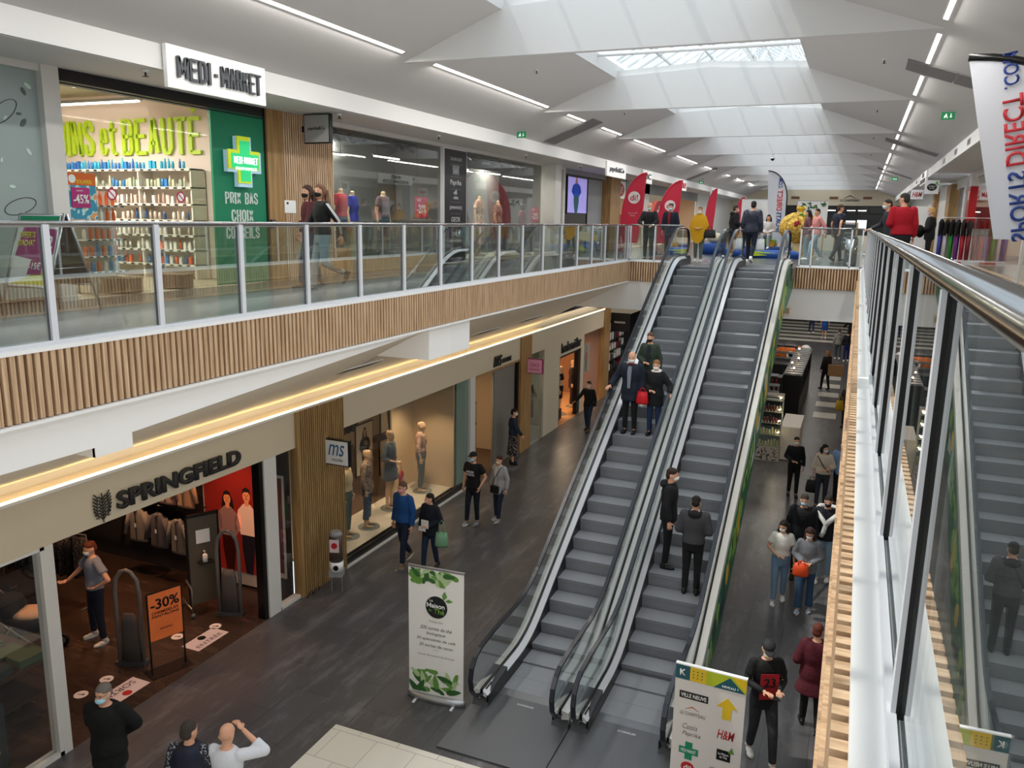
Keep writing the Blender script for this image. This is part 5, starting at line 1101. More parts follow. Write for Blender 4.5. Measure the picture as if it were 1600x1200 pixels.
q = MB(); q.cyl((-.1, -.008, .52), (-.1, -.004, .52), .055, 14); q.build('round_mark', WHITE2, t); q = MB(); q.box(-.13, .15, -.01, -.004, .15, .41); q.build('badge', mat('badge_pink', '#b02a72', .5), t); text('-45%', t, (.01, -.012, .26), .24, .12, WHITE2, .002, .02); text('jusqu\'à', t, (.0, -.012, .37), .1, .03, WHITE2, .001); text('SOLAIRES', t, (.08, -.006, .485), .24, .05, mat('poster_yellow', '#e8d030', .5), .001, .02)
for y in (8.41, 9.66):
    t = uthing('window_sticker', 'round red no smoking sticker on the pharmacy glass, %s' % ('nearer the poster' if y < 9 else 'nearer the green panel'), 'sticker', y, 7.24, XL-.036); q = MB(); q.cyl((0, 0, 0), (0, .003, 0), .085, 24); q.build('disc', mat('sticker_red', '#b0304a', .5), t); q = MB(); q.cyl((0, -.002, 0), (0, 0, 0), .06, 24); q.build('white_field', WHITE2, t); q = MB(); q.box(-.065, .065, -.005, -.002, -.008, .008); ob = q.build('slash', mat('sticker_red'), t); ob.rotation_euler = (0, .78, 0)
for i, (x, y) in enumerate(((-9.85, 8.75), (-9.85, 9.75))):
    t = thing('crate_seat', ['low brown slatted crate on the pharmacy floor, nearer the sale board', 'low brown slatted crate on the pharmacy floor, nearer the green panel'][i], 'crate', (x, y, Z2+.001), .3); q = MB(); q.box(-.22, .22, -.16, .16, 0, .2); [q.box(-.2+k*.08, -.15+k*.08, -.17, -.16, .01, .19) for k in range(5)]; q.build('crate_body', mat('crate_brown', '#5f4a38', .7), t); q = MB(); q.box(-.23, .23, -.175, .175, .2, .215); q.build('lid', mat('crate_brown'), t)
# sandwich boards
def aframe(label, x, y, rot, texts, cols, h=1.12, w=.62):
    t = thing('sandwich_board', label, 'sign board', (x, y, Z2+.001), rot); sp = .42; a = math.atan2(sp, h)
    for s_ in (-1, 1):
        q = MB()
        for e in (-1, 1): q.tube([(e*w/2, s_*sp, 0), (e*w/2, s_*.02, h)], .016, 6)
        q.tube([(-w/2, s_*.03, h-.02), (w/2, s_*.03, h-.02)], .016, 6); q.tube([(-w/2, s_*sp*.75, h*.26), (w/2, s_*sp*.75, h*.26)], .012, 6); q.build('frame', ALU, t)
        q = MB(); n = 1; P0 = [(-w/2+.02, s_*sp*.73, h*.27), (w/2-.02, s_*sp*.73, h*.27), (w/2-.02, s_*.04, h*.98), (-w/2+.02, s_*.04, h*.98)]
        q.add(P0+[(a_, b_+.006*s_, c_) for a_, b_, c_ in P0], [(0, 1, 2, 3), (7, 6, 5, 4), (0, 1, 5, 4), (1, 2, 6, 5), (2, 3, 7, 6), (3, 0, 4, 7)]); q.build('board', cols[0] if s_ < 0 else mat('board_dark', '#2e3234', .5), t)
    q = MB(); q.tube([(w/2, -sp*.55, h*.45), (w/2, sp*.55, h*.45)], .008, 5); q.build('stay', ALU, t)
    def onb(pl, m_, nm, k=.008): # shapes on the front board: (x, u) u along the slope
        q = MB(); f = lambda x_, u: (x_, -sp*.73-.0+(sp*.635)*u-k, h*.27+h*.71*u+k*.3); vs = [f(*p) for p in pl]; q.add(vs, [tuple(range(len(vs)))]); q.build(nm, m_, t)
    onb([(-.28, .86), (.28, .86), (.28, .99), (-.28, .99)], GREENP, 'green_band'); MG = mat('magenta_print', '#a12c7c', .5)
    onb([(-.26, .42), (.1, .35), (.28, .45), (.28, .8), (-.2, .84)], MG, 'magenta_shape'); onb([(-.05, .16), (.15, .16), (.15, .4), (-.02, .36)], MG, 'magenta_shape'); onb([(-.28, .02), (.28, .02), (.28, .3), (.1, .2), (-.1, .1)], mat('yellow_print', '#cfd03a', .5), 'yellow_shape', .006)
    for s_, x_, u, w_, h_, m_ in texts:
        ob = text(s_, t, (x_, -sp*.73+sp*.635*u-.014, h*.27+h*.71*u+.003), w_, h_, m_, .001, .02); ob.rotation_euler = (-a*.93, 0, 0)
    return t
YL = mat('yellow_letters', '#e3e03a', .5)
aframe('sandwich board with magenta and yellow sale poster, right of its twin by the frosted window', -8.72, 6.72, .12, [('OFFERTS\nD\'ACHAT', -.12, .66, .24, .17, YL), ('-2', .18, .62, .14, .15, WHITE2), ('-15€', .05, .28, .16, .09, WHITE2)], [WHITE2])
aframe('sandwich board cut by the left frame edge, left of its twin', -9.05, 5.75, .2, [('-15€', .05, .28, .16, .09, WHITE2)], [WHITE2])
# notice and small box on the timber pier, hanging sign
t = uthing('wall_notice', 'small white paper notice on the slatted pier above the masked girls', 'notice', 12.15, 7.15, XL+.05); q = MB(); q.box(-.16, .16, -.004, 0, -.11, .11); q.build('sheet', WHITE2, t); q = MB(); q.box(-.1, -.05, -.006, -.004, .04, .08); q.build('ink_mark', DARK, t)
t = uthing('wall_box', 'small grey switch box at the edge of the green panel', 'box', 11.62, 6.85, XL+.05); q = MB(); q.box(-.05, .05, -.06, 0, -.07, .07); q.build('housing', DGREY, t); q = MB(); q.box(-.03, .03, -.064, -.06, .0, .04); q.build('window', mat('lens_dim'), t)
t = projecting('square grey sign with thin handwriting hanging at the slatted pier on the upper floor', -8.98, 12.35, 8.50, .55, .5, mat('sign_face_grey', '#a5a3a3', .4)); text('paprika&Co', t, (0, -.008, .0), .36, .075, BLACK, .003, 0, shear=.2)
# --- boutique window: mannequins, partitions, price cards
b = MB(); b.box(XL-.1, XL-1.4, 13.6, 18.0, Z2, 5.95); b.box(XL-.1, XL-1.4, 19.5, 25.1, Z2, 5.95); struct('floor', b, mat('pale_plinth', '#c9b79c', .5))
b = MB(); slats_y(b, XL-.07, XL-.10, 13.6, 18.0, Z2, 6.12, .05, .03); struct('trim_22', b, SLAT)
b = MB(); b.box(XL-1.6, XL-1.7, 15.2, 18.5, Z2, 8.7); b.box(XL-1.6, XL-1.7, 20.5, 25.1, Z2, 8.5); b.box(XL-.3, XL-1.6, 13.55, 13.6, Z2, 8.7); struct('wall_shop', b, mat('window_partition', '#7e8382', .7))
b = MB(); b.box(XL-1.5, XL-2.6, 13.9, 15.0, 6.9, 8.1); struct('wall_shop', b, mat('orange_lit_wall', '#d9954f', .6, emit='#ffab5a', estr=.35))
TC = dict(cat='mannequin', name='mannequin', body_mat=mat('mannequin_ivory', '#c9ad8c', .45), hair=None, mask=None, shoes=False, barefoot=True, female=True, head=False)
figure('headless mannequin in a coral top and jeans in the upper window', (-9.9, 14.35, 5.955), -1.5, 1.78, top='#b5303c', sleeve='short', hem=.95, bottom='#3c4a5c', **TC)
figure('headless mannequin in a bright blue top and pale trousers in the upper window', (-10.05, 15.0, 5.955), -1.3, 1.75, top='#26349c', sleeve='short', hem=.92, bottom='#b9b296', **TC)
figure('headless mannequin in a grey top and teal jeans in the upper window', (-9.9, 16.0, 5.955), -1.6, 1.78, top='#6a5d64', sleeve='short', hem=.95, bottom='#35525a', legs=('f2', 'b2'), **TC)
FLD = spots_mat('cloth_floral_dress', '#b8806c', '#e0c6a4', 22, .5, '#5a6a58'); FLE = spots_mat('cloth_floral_dark', '#8a6f78', '#d0b49a', 26, .5, '#3a4048')
figure('headless mannequin in a long floral dress beside the black brand totem', (-9.95, 21.15, 5.955), -1.5, 1.85, top='#b8806c', topmat=FLD, sleeve='short', hem=.9, botmat=FLD, bkind='dress', blen=.3, flare=.06, **TC)
figure('headless mannequin in a floral blouse and dark trousers, second in the far window', (-9.95, 22.45, 5.955), -1.4, 1.75, top='#cbb094', topmat=FL1, sleeve='short', hem=.9, bottom='#2c2c36', **TC)
TC2 = dict(TC); TC2['head'] = True
figure('small dark mannequin with a black head in red and teal clothes in the far window', (-9.9, 24.2, 5.955), -1.4, 1.55, top='#6a2430', sleeve='short', hem=.95, bottom='#2f4a50', **dict(TC2, body_mat=mat('mannequin_black', '#1b1a1c', .4)))
for i, (y, z, w_) in enumerate(((17.22, 7.24, .62), (24.6, 7.15, .75))):
    t = uthing('price_card', ['pink -20% card in the upper window left of the black totem', 'pink -20% card in the upper window near the white column'][i], 'sign', y, z, XL-.1); q = MB(); q.box(-w_/2, w_/2, 0, .008, -.24, .24); q.build('card', mat('card_pink', '#c2264f', .5), t); text('-20%', t, (0, -.002, -.04), w_*.7, .2, WHITE2, .002, .01); text('VIP', t, (-w_*.2, -.002, .16), .2, .07, WHITE2, .001)
for i, (y, x) in enumerate(((14.4, -10.6), (15.6, -11.0), (17.0, -10.4), (21, -10.5), (23.5, -10.6))):
    t = thing('shop_light_bar', ['white light bar in the upper boutique, nearest the timber pier', 'white light bar in the upper boutique, deeper behind the coral top', 'white light bar in the upper boutique, left of the black totem', 'white light bar in the upper boutique, right of the black totem', 'white light bar in the upper boutique, nearest the white column'][i], 'light', (x, y, 8.35), PI/2); q = MB(); q.box(-.55, .55, -.02, .02, 0, .03); q.build('tube', mat('panel_light'), t); q = MB(); q.box(-.6, .6, -.03, .03, .03, .06); q.tube([(-.4, 0, .06), (-.4, 0, .74)], .004, 4); q.tube([(.4, 0, .06), (.4, 0, .74)], .004, 4); q.build('fitting', DARK, t)
for i, (y, x) in enumerate(((14.8, -10.1), (17.3, -10.1), (21.2, -10.1), (22.6, -10.1), (24.3, -10.1))):
    t = thing('track_spotlight', ['black spotlight pair over the coral top', 'black spotlight pair left of the black totem', 'black spotlight pair over the long floral dress', 'black spotlight pair over the floral blouse', 'black spotlight pair nearest the white column'][i], 'spotlight', (x, y, 8.6), PI/2)
    q = MB(); q.box(-.5, .5, -.02, .02, .1, .13); q.tube([(0, 0, .13), (0, 0, .5)], .006, 4); q.build('track', BLACK, t)
    for s_ in (-.25, .25): q = MB(); q.cyl((s_, 0, .1), (s_, 0, .02), .015, 8); q.cyl((s_, .05, .04), (s_+.03, -.1, -.06), .055, 12); q.build('lamp_head', BLACK, t)
t = uthing('brand_totem', 'tall black panel listing brand names in white between the two upper windows', 'sign', 18.72, Z2+.04, XL+.04); q = MB(); q.box(-.63, .63, 0, .1, 0, 2.8); q.build('frame', GREYALU, t); q = MB(); q.box(-.6, .6, -.006, 0, .03, 2.77); q.build('face', mat('totem_black', '#1b1c20', .4), t)
TW = mat('totem_white', '#c9c9c9', .5)
for s_, z, w_, h_ in (('CALVIN KLEIN', 2.55, .62, .08), ('Levi\'s', 2.27, .26, .12), ('Paprika', 1.97, .6, .16), ('adidas', 1.62, .26, .08), ('[JAPAN RAGS]', 1.36, .66, .1), ('GEOX', 1.08, .5, .12), ('ONLY', .72, .4, .1), ('MEN WOMEN', .54, .7, .08), ('VERO MODA', .34, .6, .09), ('JACK & JONES', .1, .6, .06)): text(s_, t, (0, -.008, z), w_, h_, TW, .002, .01)
q = MB(); q.prism([(-.17, 2.16), (-.06, 2.2), (0, 2.15), (.06, 2.2), (.17, 2.16), (.19, 2.4), (-.19, 2.4)], 1, -.007, -.0065); q.build('logo_shape', mat('totem_grey', '#8a8a8e', .5), t)
q = MB()
for k in range(3): q.prism([(-.09+k*.06, 1.7), (-.05+k*.06, 1.7), (-.09+k*.06, 1.76+k*.03), (-.12+k*.06, 1.74+k*.03)], 1, -.008, -.006)
q.build('logo_shape', TW, t)
for z in (2.42, 2.12, 1.82, 1.5, 1.22, .9): q = MB(); q.box(-.3, .3, -.008, -.006, z, z+.006); q.build('divider', mat('totem_grey'), t)
t = uthing('digital_screen', 'upright screen showing a woman in a blue jacket inside the shop past the white column', 'screen', 28.8, 7.25, XL-.1); q = MB(); q.box(-1.12, 1.12, 0, .06, -.02, 1.3); q.build('housing', BLACK, t); q = MB(); q.box(-1.08, 1.08, -.004, 0, .02, 1.26); q.build('screen_face', mat('screen_lilac', '#8f86c8', .4, emit='#9a92d8', estr=.55), t); flat_person(t, -.15, .02, .74, mat('ink_brown', '#3a2420', .7), mat('ink_skin_lit', '#c98f78', .6, emit='#c98f78', estr=.3), mat('ink_blue', '#1f3f9a', .7, emit='#1f3f9a', estr=.4), mat('ink_teal', '#245a60', .7, emit='#245a60', estr=.2), 2.3, True, -.006)
t = uthing('roller_door', 'grey closed roller panel right of the lit screen', 'door', 31.1, Z2, XL-.15); q = MB(); q.box(-.95, .95, 0, .04, 0, 2.7); q.build('leaf', GREYP, t); q = MB(); q.box(-.98, -.95, -.02, .04, 0, 2.7); q.build('side_rail', BLACK, t)
# fascia panels along the left
def fpanel(label, y, w_, s_, h_=.27, side='L', z=8.78, hh=.25, col=None, sh=0.):
    t = thing('fascia_sign', label, 'sign', (-8.22 if side == 'L' else 2.0, y, z), PI/2 if side == 'L' else -PI/2); q = MB(); q.box(-w_/2, w_/2, 0, .06, -hh, hh); q.build('panel', WHITE2, t); text(s_, t, (0, 0, 0), w_*.75, h_, col or mat('letter_grey'), .02, .02, shear=sh)
fpanel('white fascia panel with grey handwriting over the roller panel', 29.0, 2.5, 'paprika&Co', .22, sh=.2); fpanel('small white fascia panel between the two red feather flags', 33.6, 1.6, 'JBC', .3); fpanel('small white fascia panel above the second red feather flag, farther on', 41.0, 1.6, 'di!', .26, col=mat('sign_red')); fpanel('tiny white fascia panel farthest along the left fascia', 50.0, 1.6, 'Qipao', .2)
t = uthing('shop_sign', 'round red sign with white letters above the near red feather flag', 'sign', 34.0, 8.3, XL+.03); q = MB(); q.box(-.9, .9, 0, .03, -.35, .35); q.build('panel', WHITE2, t); q = MB(); q.prism([(.62*math.cos(k*PI/12), .28*math.sin(k*PI/12)) for k in range(24)], 1, -.02, 0); q.build('oval', mat('sign_red'), t); text('di!', t, (0, -.022, 0), .7, .3, WHITE2, .004, .01)
t = uthing('shop_sign', 'large round red sign with white letters on the far shop window', 'sign', 41.5, 7.5, XL+.03); q = MB(); q.prism([(1.15*math.cos(k*PI/12), .55*math.sin(k*PI/12)) for k in range(24)], 1, -.02, 0); q.build('oval', mat('oval_red', '#b0303a', .5), t); text('di!', t, (0, -.022, 0), 1.2, .6, WHITE2, .004, .01)
b = MB(); wu(b, 35.55, 38.4, 6.0, 7.3, XL-.5, .1); struct('wall_shop', b, mat('shop_red_panel', '#a8222c', .6))
# --- exit signs, vents, detectors on the ceiling
def exit_sign(label, x, y, z, ax):
    t = thing('exit_sign', label, 'exit sign', (x, y, z+.07)); t.scale = (.72, .72, .72); q = MB(); q.box(-.17, .17, -.02, .02, -.1, .1); q.build('sign_body', mat('exit_green', '#1d7a4a', .5, emit='#1d8a50', estr=.25), t)
    q = MB(); q.tube([(-.12, 0, .1), (-.12, 0, .24)], .004, 4); q.tube([(.12, 0, .1), (.12, 0, .24)], .004, 4); q.box(-.16, .16, -.015, .015, .22, .25); q.build('bracket', ALU, t)
    W = mat('exit_white', '#e8fff0', .5, emit='#ffffff', estr=.5); q = MB(); q.ball((-.05, -.023, .045), .014, .003, .014, 8); q.prism([(-.1, -.06), (-.08, -.06), (-.05, -.02), (-.02, -.06), (0, -.06), (-.03, 0), (-.02, .03), (-.06, .03), (-.09, 0)], 1, -.025, -.021); q.build('running_figure', W, t)
    q = MB(); q.prism([(.06, .06), (.08, .06), (.08, -.01), (.105, -.01), (.07, -.06), (.035, -.01), (.06, -.01)], 1, -.025, -.021); q.build('arrow', W, t)
exit_sign('green exit sign hanging from the left ceiling slope over the upper windows', -8.02, 19.5, 9.0, 0); exit_sign('green exit sign hanging from the right ceiling slope beside the feather flag', 1.38, 18.8, 9.09, 0)
exit_sign('small far green exit sign under the left ceiling slope', -7.9, 44.0, 9.0, 0); exit_sign('small far green exit sign under the right ceiling slope', 1.25, 43.0, 9.1, 0)
def cvent(label, x0, x1, y, fz, w_=.9):
    t = thing('ceiling_vent', label, 'vent', (0, y, 0)); sl = (fz(x1)-fz(x0))/(x1-x0)
    for k in range(2):
        a = x0+(x1-x0)*k*.51; c = x0+(x1-x0)*(.49+k*.51); q = MB()
        for zz, mi in ((-.012, 0),): q.add([(a, -w_/2, fz(a)-.02), (c, -w_/2, fz(c)-.02), (c, w_/2, fz(c)-.02), (a, w_/2, fz(a)-.02), (a, -w_/2, fz(a)), (c, -w_/2, fz(c)), (c, w_/2, fz(c)), (a, w_/2, fz(a))], [(0,3,2,1),(4,5,6,7),(0,1,5,4),(1,2,6,5),(2,3,7,6),(3,0,4,7)])
        q.build('grille', stripes_mat('vent_grey', '#7b7978', '#92908f', 12, 1, .7, .5) if 'vent_grey' not in MATS else MATS['vent_grey'], t)
cvent('long grey ceiling vent on the left slope between two light strips', -8.2, -6.8, 21.95, zl); cvent('long grey ceiling vent on the left slope, farther along', -8.2, -6.8, 41.9, zl)
cvent('long grey ceiling vent on the right slope nearest the feather flag', .44, 1.9, 15.4, zr); cvent('long grey ceiling vent on the right slope, second along', .44, 1.9, 28.1, zr); cvent('long grey ceiling vent on the right slope, farthest along', .44, 1.9, 41.5, zr)
DP = [(-8.45+.0, 8.1, 8.74), (-8.6, 12.5, 8.74), (-8.6, 16.2, 8.74), (-8.7, 21.5, 8.74), (-8.6, 26.0, 8.74)]
for i, (x, y, z) in enumerate(DP):
    t = thing('smoke_detector', ['small detector under the fascia above the pharmacy glass', 'small detector under the fascia by the hanging grey sign', 'small detector under the fascia above the coral top', 'small detector under the fascia right of the black totem', 'small detector under the fascia at the white column'][i], 'detector', (x, y, z)); q = MB(); q.cyl((0, 0, .02), (0, 0, -.015), .04, 12); q.build('base', WHITE2, t); q = MB(); q.cyl((0, 0, -.015), (0, 0, -.07), .012, 8); q.box(-.03, .03, -.03, .03, -.07, -.062); q.build('sensor', DARK, t)
for i, (x, y) in enumerate(((-6.3, 9.6), (-6.2, 15.8), (-6.2, 22.4), (-6.2, 28.8), (.1, 9.4), (.1, 15.6), (.1, 22.0), (.1, 28.6), (.1, 35.2))):
    z = zl(x) if x < -3 else zr(x); t = thing('sprinkler_head', 'small sprinkler head on the %s ceiling slope in bay %s from the camera' % ('left' if x < -3 else 'right', ['one', 'two', 'three', 'four', 'one', 'two', 'three', 'four', 'five'][i]), 'sprinkler', (x, y, z)); q = MB(); q.cyl((0, 0, .01), (0, 0, -.01), .035, 12); q.build('rosette', WHITE2, t); q = MB(); q.cyl((0, 0, -.01), (0, 0, -.06), .010, 8); q.cyl((0, 0, -.06), (0, 0, -.064), .028, 10); q.build('nozzle', DARK, t)
t = thing('dome_camera', 'small dark dome camera hanging below the fourth roof beam', 'camera', (-3.2, 31.9, 9.5)); q = MB(); q.cyl((0, 0, 0), (0, 0, -.12), .03, 8); q.cyl((0, 0, -.12), (0, 0, -.16), .09, 14); q.build('mount', WHITE2, t); q = MB(); q.ball((0, 0, -.17), .07, n=12); q.build('dome', BLACK, t)
# --- right upper side
b = MB(); wr_(b, YB, 8, Z2, 8.75); wr_(b, 8, 30, 8.55, 8.75); wr_(b, 14, 14.3); wr_(b, 20.4, 20.55, d=.06); wr_(b, 32.4, 33.0); wr_(b, 33, 37, 8.4, 8.75); wr_(b, 37, 37.9); wr_(b, 39, YF); wr_(b, 31.3, 32.4, Z2, 6.6); struct('wall_right', b, PIERW)
b = MB(); b.box(XR-.05, XR+.6, 30.5, 31.2, Z2, 8.75); struct('wall_right', b, WHITE)
b = MB(); b.box(XR-.2, XR+.3, 35.6, 37.0, Z2, 8.6); b.box(XR-.2, XR+.3, 43, 44, Z2, 8.6); struct('trim_23', b, WOOD)
def rpane(n, y0, y1, z0=5.9, z1=8.55): b = MB(); b.box(XR+.05, XR+.062, y0, y1, z0, z1); struct('window_%d' % n, b, SHOPGLASS)
rpane(40, 8, 14); rpane(41, 14.3, 20.4); rpane(42, 20.55, 25.5); rpane(43, 25.52, 30.5); rpane(44, 31.25, 32.4, 6.6)
ushell(8, 31, 7.5, mat('right_shop_wall', '#a87f66', .8), CEIL, 9.1, mat('shop_floor_beige'), XR); ushell(31, 39, 7.0, GREYP, CEIL, 9.1, None, XR)
for y in (12, 18, 24, 29): lamp('POINT', (5.2, y, 8.6), 60, (1, .93, .85), .25)
t = thing('column_cladding', 'glossy red panel wrapped round the white column on the right', 'sign', (XR+.275, 30.85, 6.97)); q = MB(); q.box(-.335, .335, -.365, .36, 0, 1.34); q.build('red_panel', mat('gloss_red', '#b0121c', .25), t); q = MB(); q.box(-.34, -.336, -.2, .1, .9, 1.2); q.build('pale_print', mat('pale_print', '#c9b0a8', .5), t)
t = rthing('door_leaf', 'tall grey glazed door beside the timber pier on the right', 'door', 34.4, Z2, XR+.1); q = MB(); q.box(-1.0, 1.0, 0, .04, 0, 2.55); q.build('leaf', mat('door_grey2', '#77797a', .4), t); q = MB(); q.cyl((.8, -.05, 1.0), (.8, -.05, 1.3), .012, 8); q.build('door_handle', ALU, t)
def hang_r(label, x, y, z, w_, h_, fn):
    t = thing('projecting_sign', label, 'sign', (x, y, z)); q = MB(); q.box(-w_/2, w_/2, 0, .08, -h_/2, h_/2); q.build('sign_box', mat('sign_face_white'), t); q = MB(); q.box(w_/2, w_/2+.1, .02, .05, -.05, .05); q.tube([(.17, .04, h_/2), (.17, .04, h_/2+.26)], .006, 4); q.build('wall_bracket', ALU, t); fn(t)
def tea(t, k=1.):
    q = MB(); q.prism([(.15*k*math.cos(a*PI/10), .12*k*math.sin(a*PI/10)) for a in range(20)], 1, -.006, 0); q.build('black_oval', BLACK, t); text('La Maison\ndu Thé', t, (0, -.008, 0), .2*k, .11*k, WHITE2, .002)
    q = MB(); q.prism([(.08*k, .1*k), (.16*k, .12*k), (.17*k, .19*k), (.1*k, .17*k)], 1, -.008, 0); q.prism([(.1*k, .1*k), (.17*k, .06*k), (.2*k, .1*k), (.15*k, .12*k)], 1, -.008, 0); q.build('leaves', mat('leaf_green', '#6fa23a', .5), t)
hang_r('square white sign with a black oval under the right fascia', 2.05, 31.0, 8.30, .42, .44, tea)
hang_r('square white sign with red letters under the right fascia, beyond the black oval one', 2.0, 38.0, 8.30, .46, .38, lambda t: text('H&M', t, (0, -.004, 0), .36, .2, mat('sign_red'), .004, .01, shear=.2))
fpanel('white panel with two lines of grey letters on the right fascia', 35.3, 3.2, 'SPORTS\nSPORTSDIRECT.COM', .38, 'R', 8.80, .22)
for i, y in enumerate((21.5, 24.3, 27.6, 37.0, 40.5)):
    t = rthing('fascia_grille', ['small grille on the right fascia, nearest the feather flag', 'small grille on the right fascia, second from the feather flag', 'small grille on the right fascia, just before the lettered panel', 'small grille on the right fascia, first past the lettered panel', 'small grille on the right fascia, farthest past the lettered panel'][i], 'grille', y, 8.9, 2.066); q = MB(); q.box(-.28, .28, -.01, .0, -.07, .07); q.build('frame', mat('vent_frame', '#8a8a88', .6), t)
    q = MB(); [q.box(-.25+k*.1, -.19+k*.1, -.014, -.01, -.05, .05) for k in range(5)]; q.build('slats', DARK, t)
# --- far end: dark entrance wall
t = thing('entrance_wall', 'wide dark glazed entrance wall closing the far end of the upper floor', 'entrance', (-2.5, YF-.1, Z2)); q = MB(); q.box(-5.7, 5.7, .05, .1, 0, 2.57); q.build('dark_panels', mat('entrance_dark', '#17181b', .3), t); q = MB(); 
for x in (-5.7, -4.4, -3.1, -1.8, -.5, .6, 1.35, 2.1, 2.9, 4.2, 5.6): q.box(x, x+.08, 0, .06, 0, 2.57)
q.box(-5.7, 5.7, 0, .06, 2.0, 2.08); q.box(-5.7, 5.7, 0, .06, 2.5, 2.57); q.build('frame', DARK, t)
for x0, x1, z0, z1 in ((1.43, 2.08, .9, 1.5), (.7, 1.3, 1.0, 1.5), (2.2, 2.85, .9, 1.55)): q = MB(); q.box(x0, x1, -.01, .0, z0, z1); q.build('bright_pane', mat('daylit_pane', '#e8eef4', .4, emit='#eef4ff', estr=.9), t)
for x0 in (1.45, 2.2, .1): q = MB(); q.box(x0, x0+.55, -.01, .0, 2.2, 2.25); q.build('tube_light', mat('panel_light'), t)
t = thing('wall_sign', 'small dark roof shaped logo with letters on the far beige fascia', 'sign', (-.95, YF-.02, 8.93)); text('LE CHAPITEAU', t, (0, 0, -.12), 1.3, .16, DGREY, .02, .01); q = MB(); q.prism([(-.45, .0), (0, .26), (.45, 0), (.4, .0), (0, .18), (-.4, 0)], 1, -.02, 0); q.build('roof_mark', DGREY, t)
for i, x in enumerate((-4.75, -2.05, .25)):
    t = thing('fascia_grille', 'brown grille on the far beige fascia, %s of three' % ['leftmost', 'middle', 'rightmost'][i], 'grille', (x, YF-.01, 8.98)); q = MB(); q.box(-.3, .3, -.01, 0, -.09, .09); q.build('frame', mat('grille_brown', '#7a5c42', .6), t); q = MB(); [q.box(-.28, .28, -.014, -.01, -.07+k*.04, -.055+k*.04) for k in range(4)]; q.build('slats', mat('slat_backing'), t)
# ================================================================ free-standing things
# roll-up tea banner
t = thing('rollup_banner', 'tall white roll-up banner with leaf prints and a round black tea logo beside the escalator', 'banner', (-5.13, 9.58, .0), .06)
q = MB(); q.loft([(0, 0, 0, .47, .09), (0, 0, .06, .47, .085), (0, 0, .10, .46, .03)], n=20); q.build('base_cassette', ALU, t)
for s_ in (-1, 1): q = MB(); q.box(s_*.30-.02, s_*.30+.02, -.16, .16, 0, .012); q.build('foot', GREYALU, t)
q = MB(); q.box(-.435, .435, -.006, .0, .09, 2.08); q.build('printed_sheet', mat('banner_white', '#dcdad6', .6), t); q = MB(); q.box(-.44, .44, -.015, .015, 2.07, 2.10); q.cyl((0, .03, .08), (0, .03, 2.08), .012, 8); q.build('top_rail', ALU, t)
LG = [mat('leaf_green_dark', '#2f5a2a', .6), mat('leaf_green_mid', '#5d8a3c', .6), mat('leaf_green_pale', '#a3b98a', .6)]
rr = random.Random(21)
for z0, z1, nm in ((.12, .50, 'leaf_print'), (1.82, 2.06, 'leaf_print')):
    qs = [MB(), MB(), MB()]
    for i in range(26):
        cx = rr.uniform(-.38, .38); cz = rr.uniform(z0+.03, z1-.02); a = rr.uniform(0, PI); L = rr.uniform(.07, .13); W = L*.36; k = i % 3
        pl = []
        for j in range(14):
            th = 2*PI*j/14; u = L*math.cos(th); v = W*math.sin(th)*(1-.45*math.cos(th)); x = cx+u*math.cos(a)-v*math.sin(a); z = cz+u*math.sin(a)+v*math.cos(a)
            pl.append((max(-.43, min(.43, x)), max(z0, min(z1, z))))
        qs[k].prism(pl, 1, -.0065-.0004*(i+1), -.006)
    for k in range(3): qs[k].build(nm, LG[k], t)
q = MB(); q.prism([(.01+.17*math.cos(a*PI/16), 1.50+.17*math.sin(a*PI/16)) for a in range(32)], 1, -.012, -.006); q.build('logo_disc', mat('logo_black', '#14181a', .5), t)
text('La', t, (-.07, -.013, 1.60), .05, .035, WHITE2, .001); text('Maison', t, (0.0, -.013, 1.525), .28, .07, WHITE2, .001, .015); text('du', t, (-.09, -.013, 1.45), .045, .035, mat('leaf_green', '#6fa23a', .5), .001); text('Thé', t, (.05, -.013, 1.44), .17, .08, MATS['leaf_green'], .001, .015)
q = MB(); q.prism([(.12, 1.62), (.10, 1.70), (.14, 1.77), (.18, 1.69)], 1, -.014, -.012); q.prism([(.15, 1.62), (.2, 1.66), (.27, 1.63), (.2, 1.60)], 1, -.014, -.012); q.build('logo_leaves', LG[1], t)
INKB = mat('ink_banner', '#3b3a38', .6)
for s_, z, w_, h_, m_ in (('Webwe Eve', 1.27, .22, .035, mat('ink_pale', '#9a968e', .6)), ('200 sortes de thé', 1.16, .50, .055, INKB), ('biologique', 1.07, .30, .06, INKB), ('30 spécialités de café', .975, .62, .055, INKB), ('20 sortes de cacao', .885, .54, .05, INKB), ('- - - -', .82, .08, .008, INKB), ('www.lamaisonduthe.be', .73, .58, .04, mat('ink_pale'))): text(s_, t, (0, -.0075, z), w_, h_, m_, .0008, 0, shear=.25)
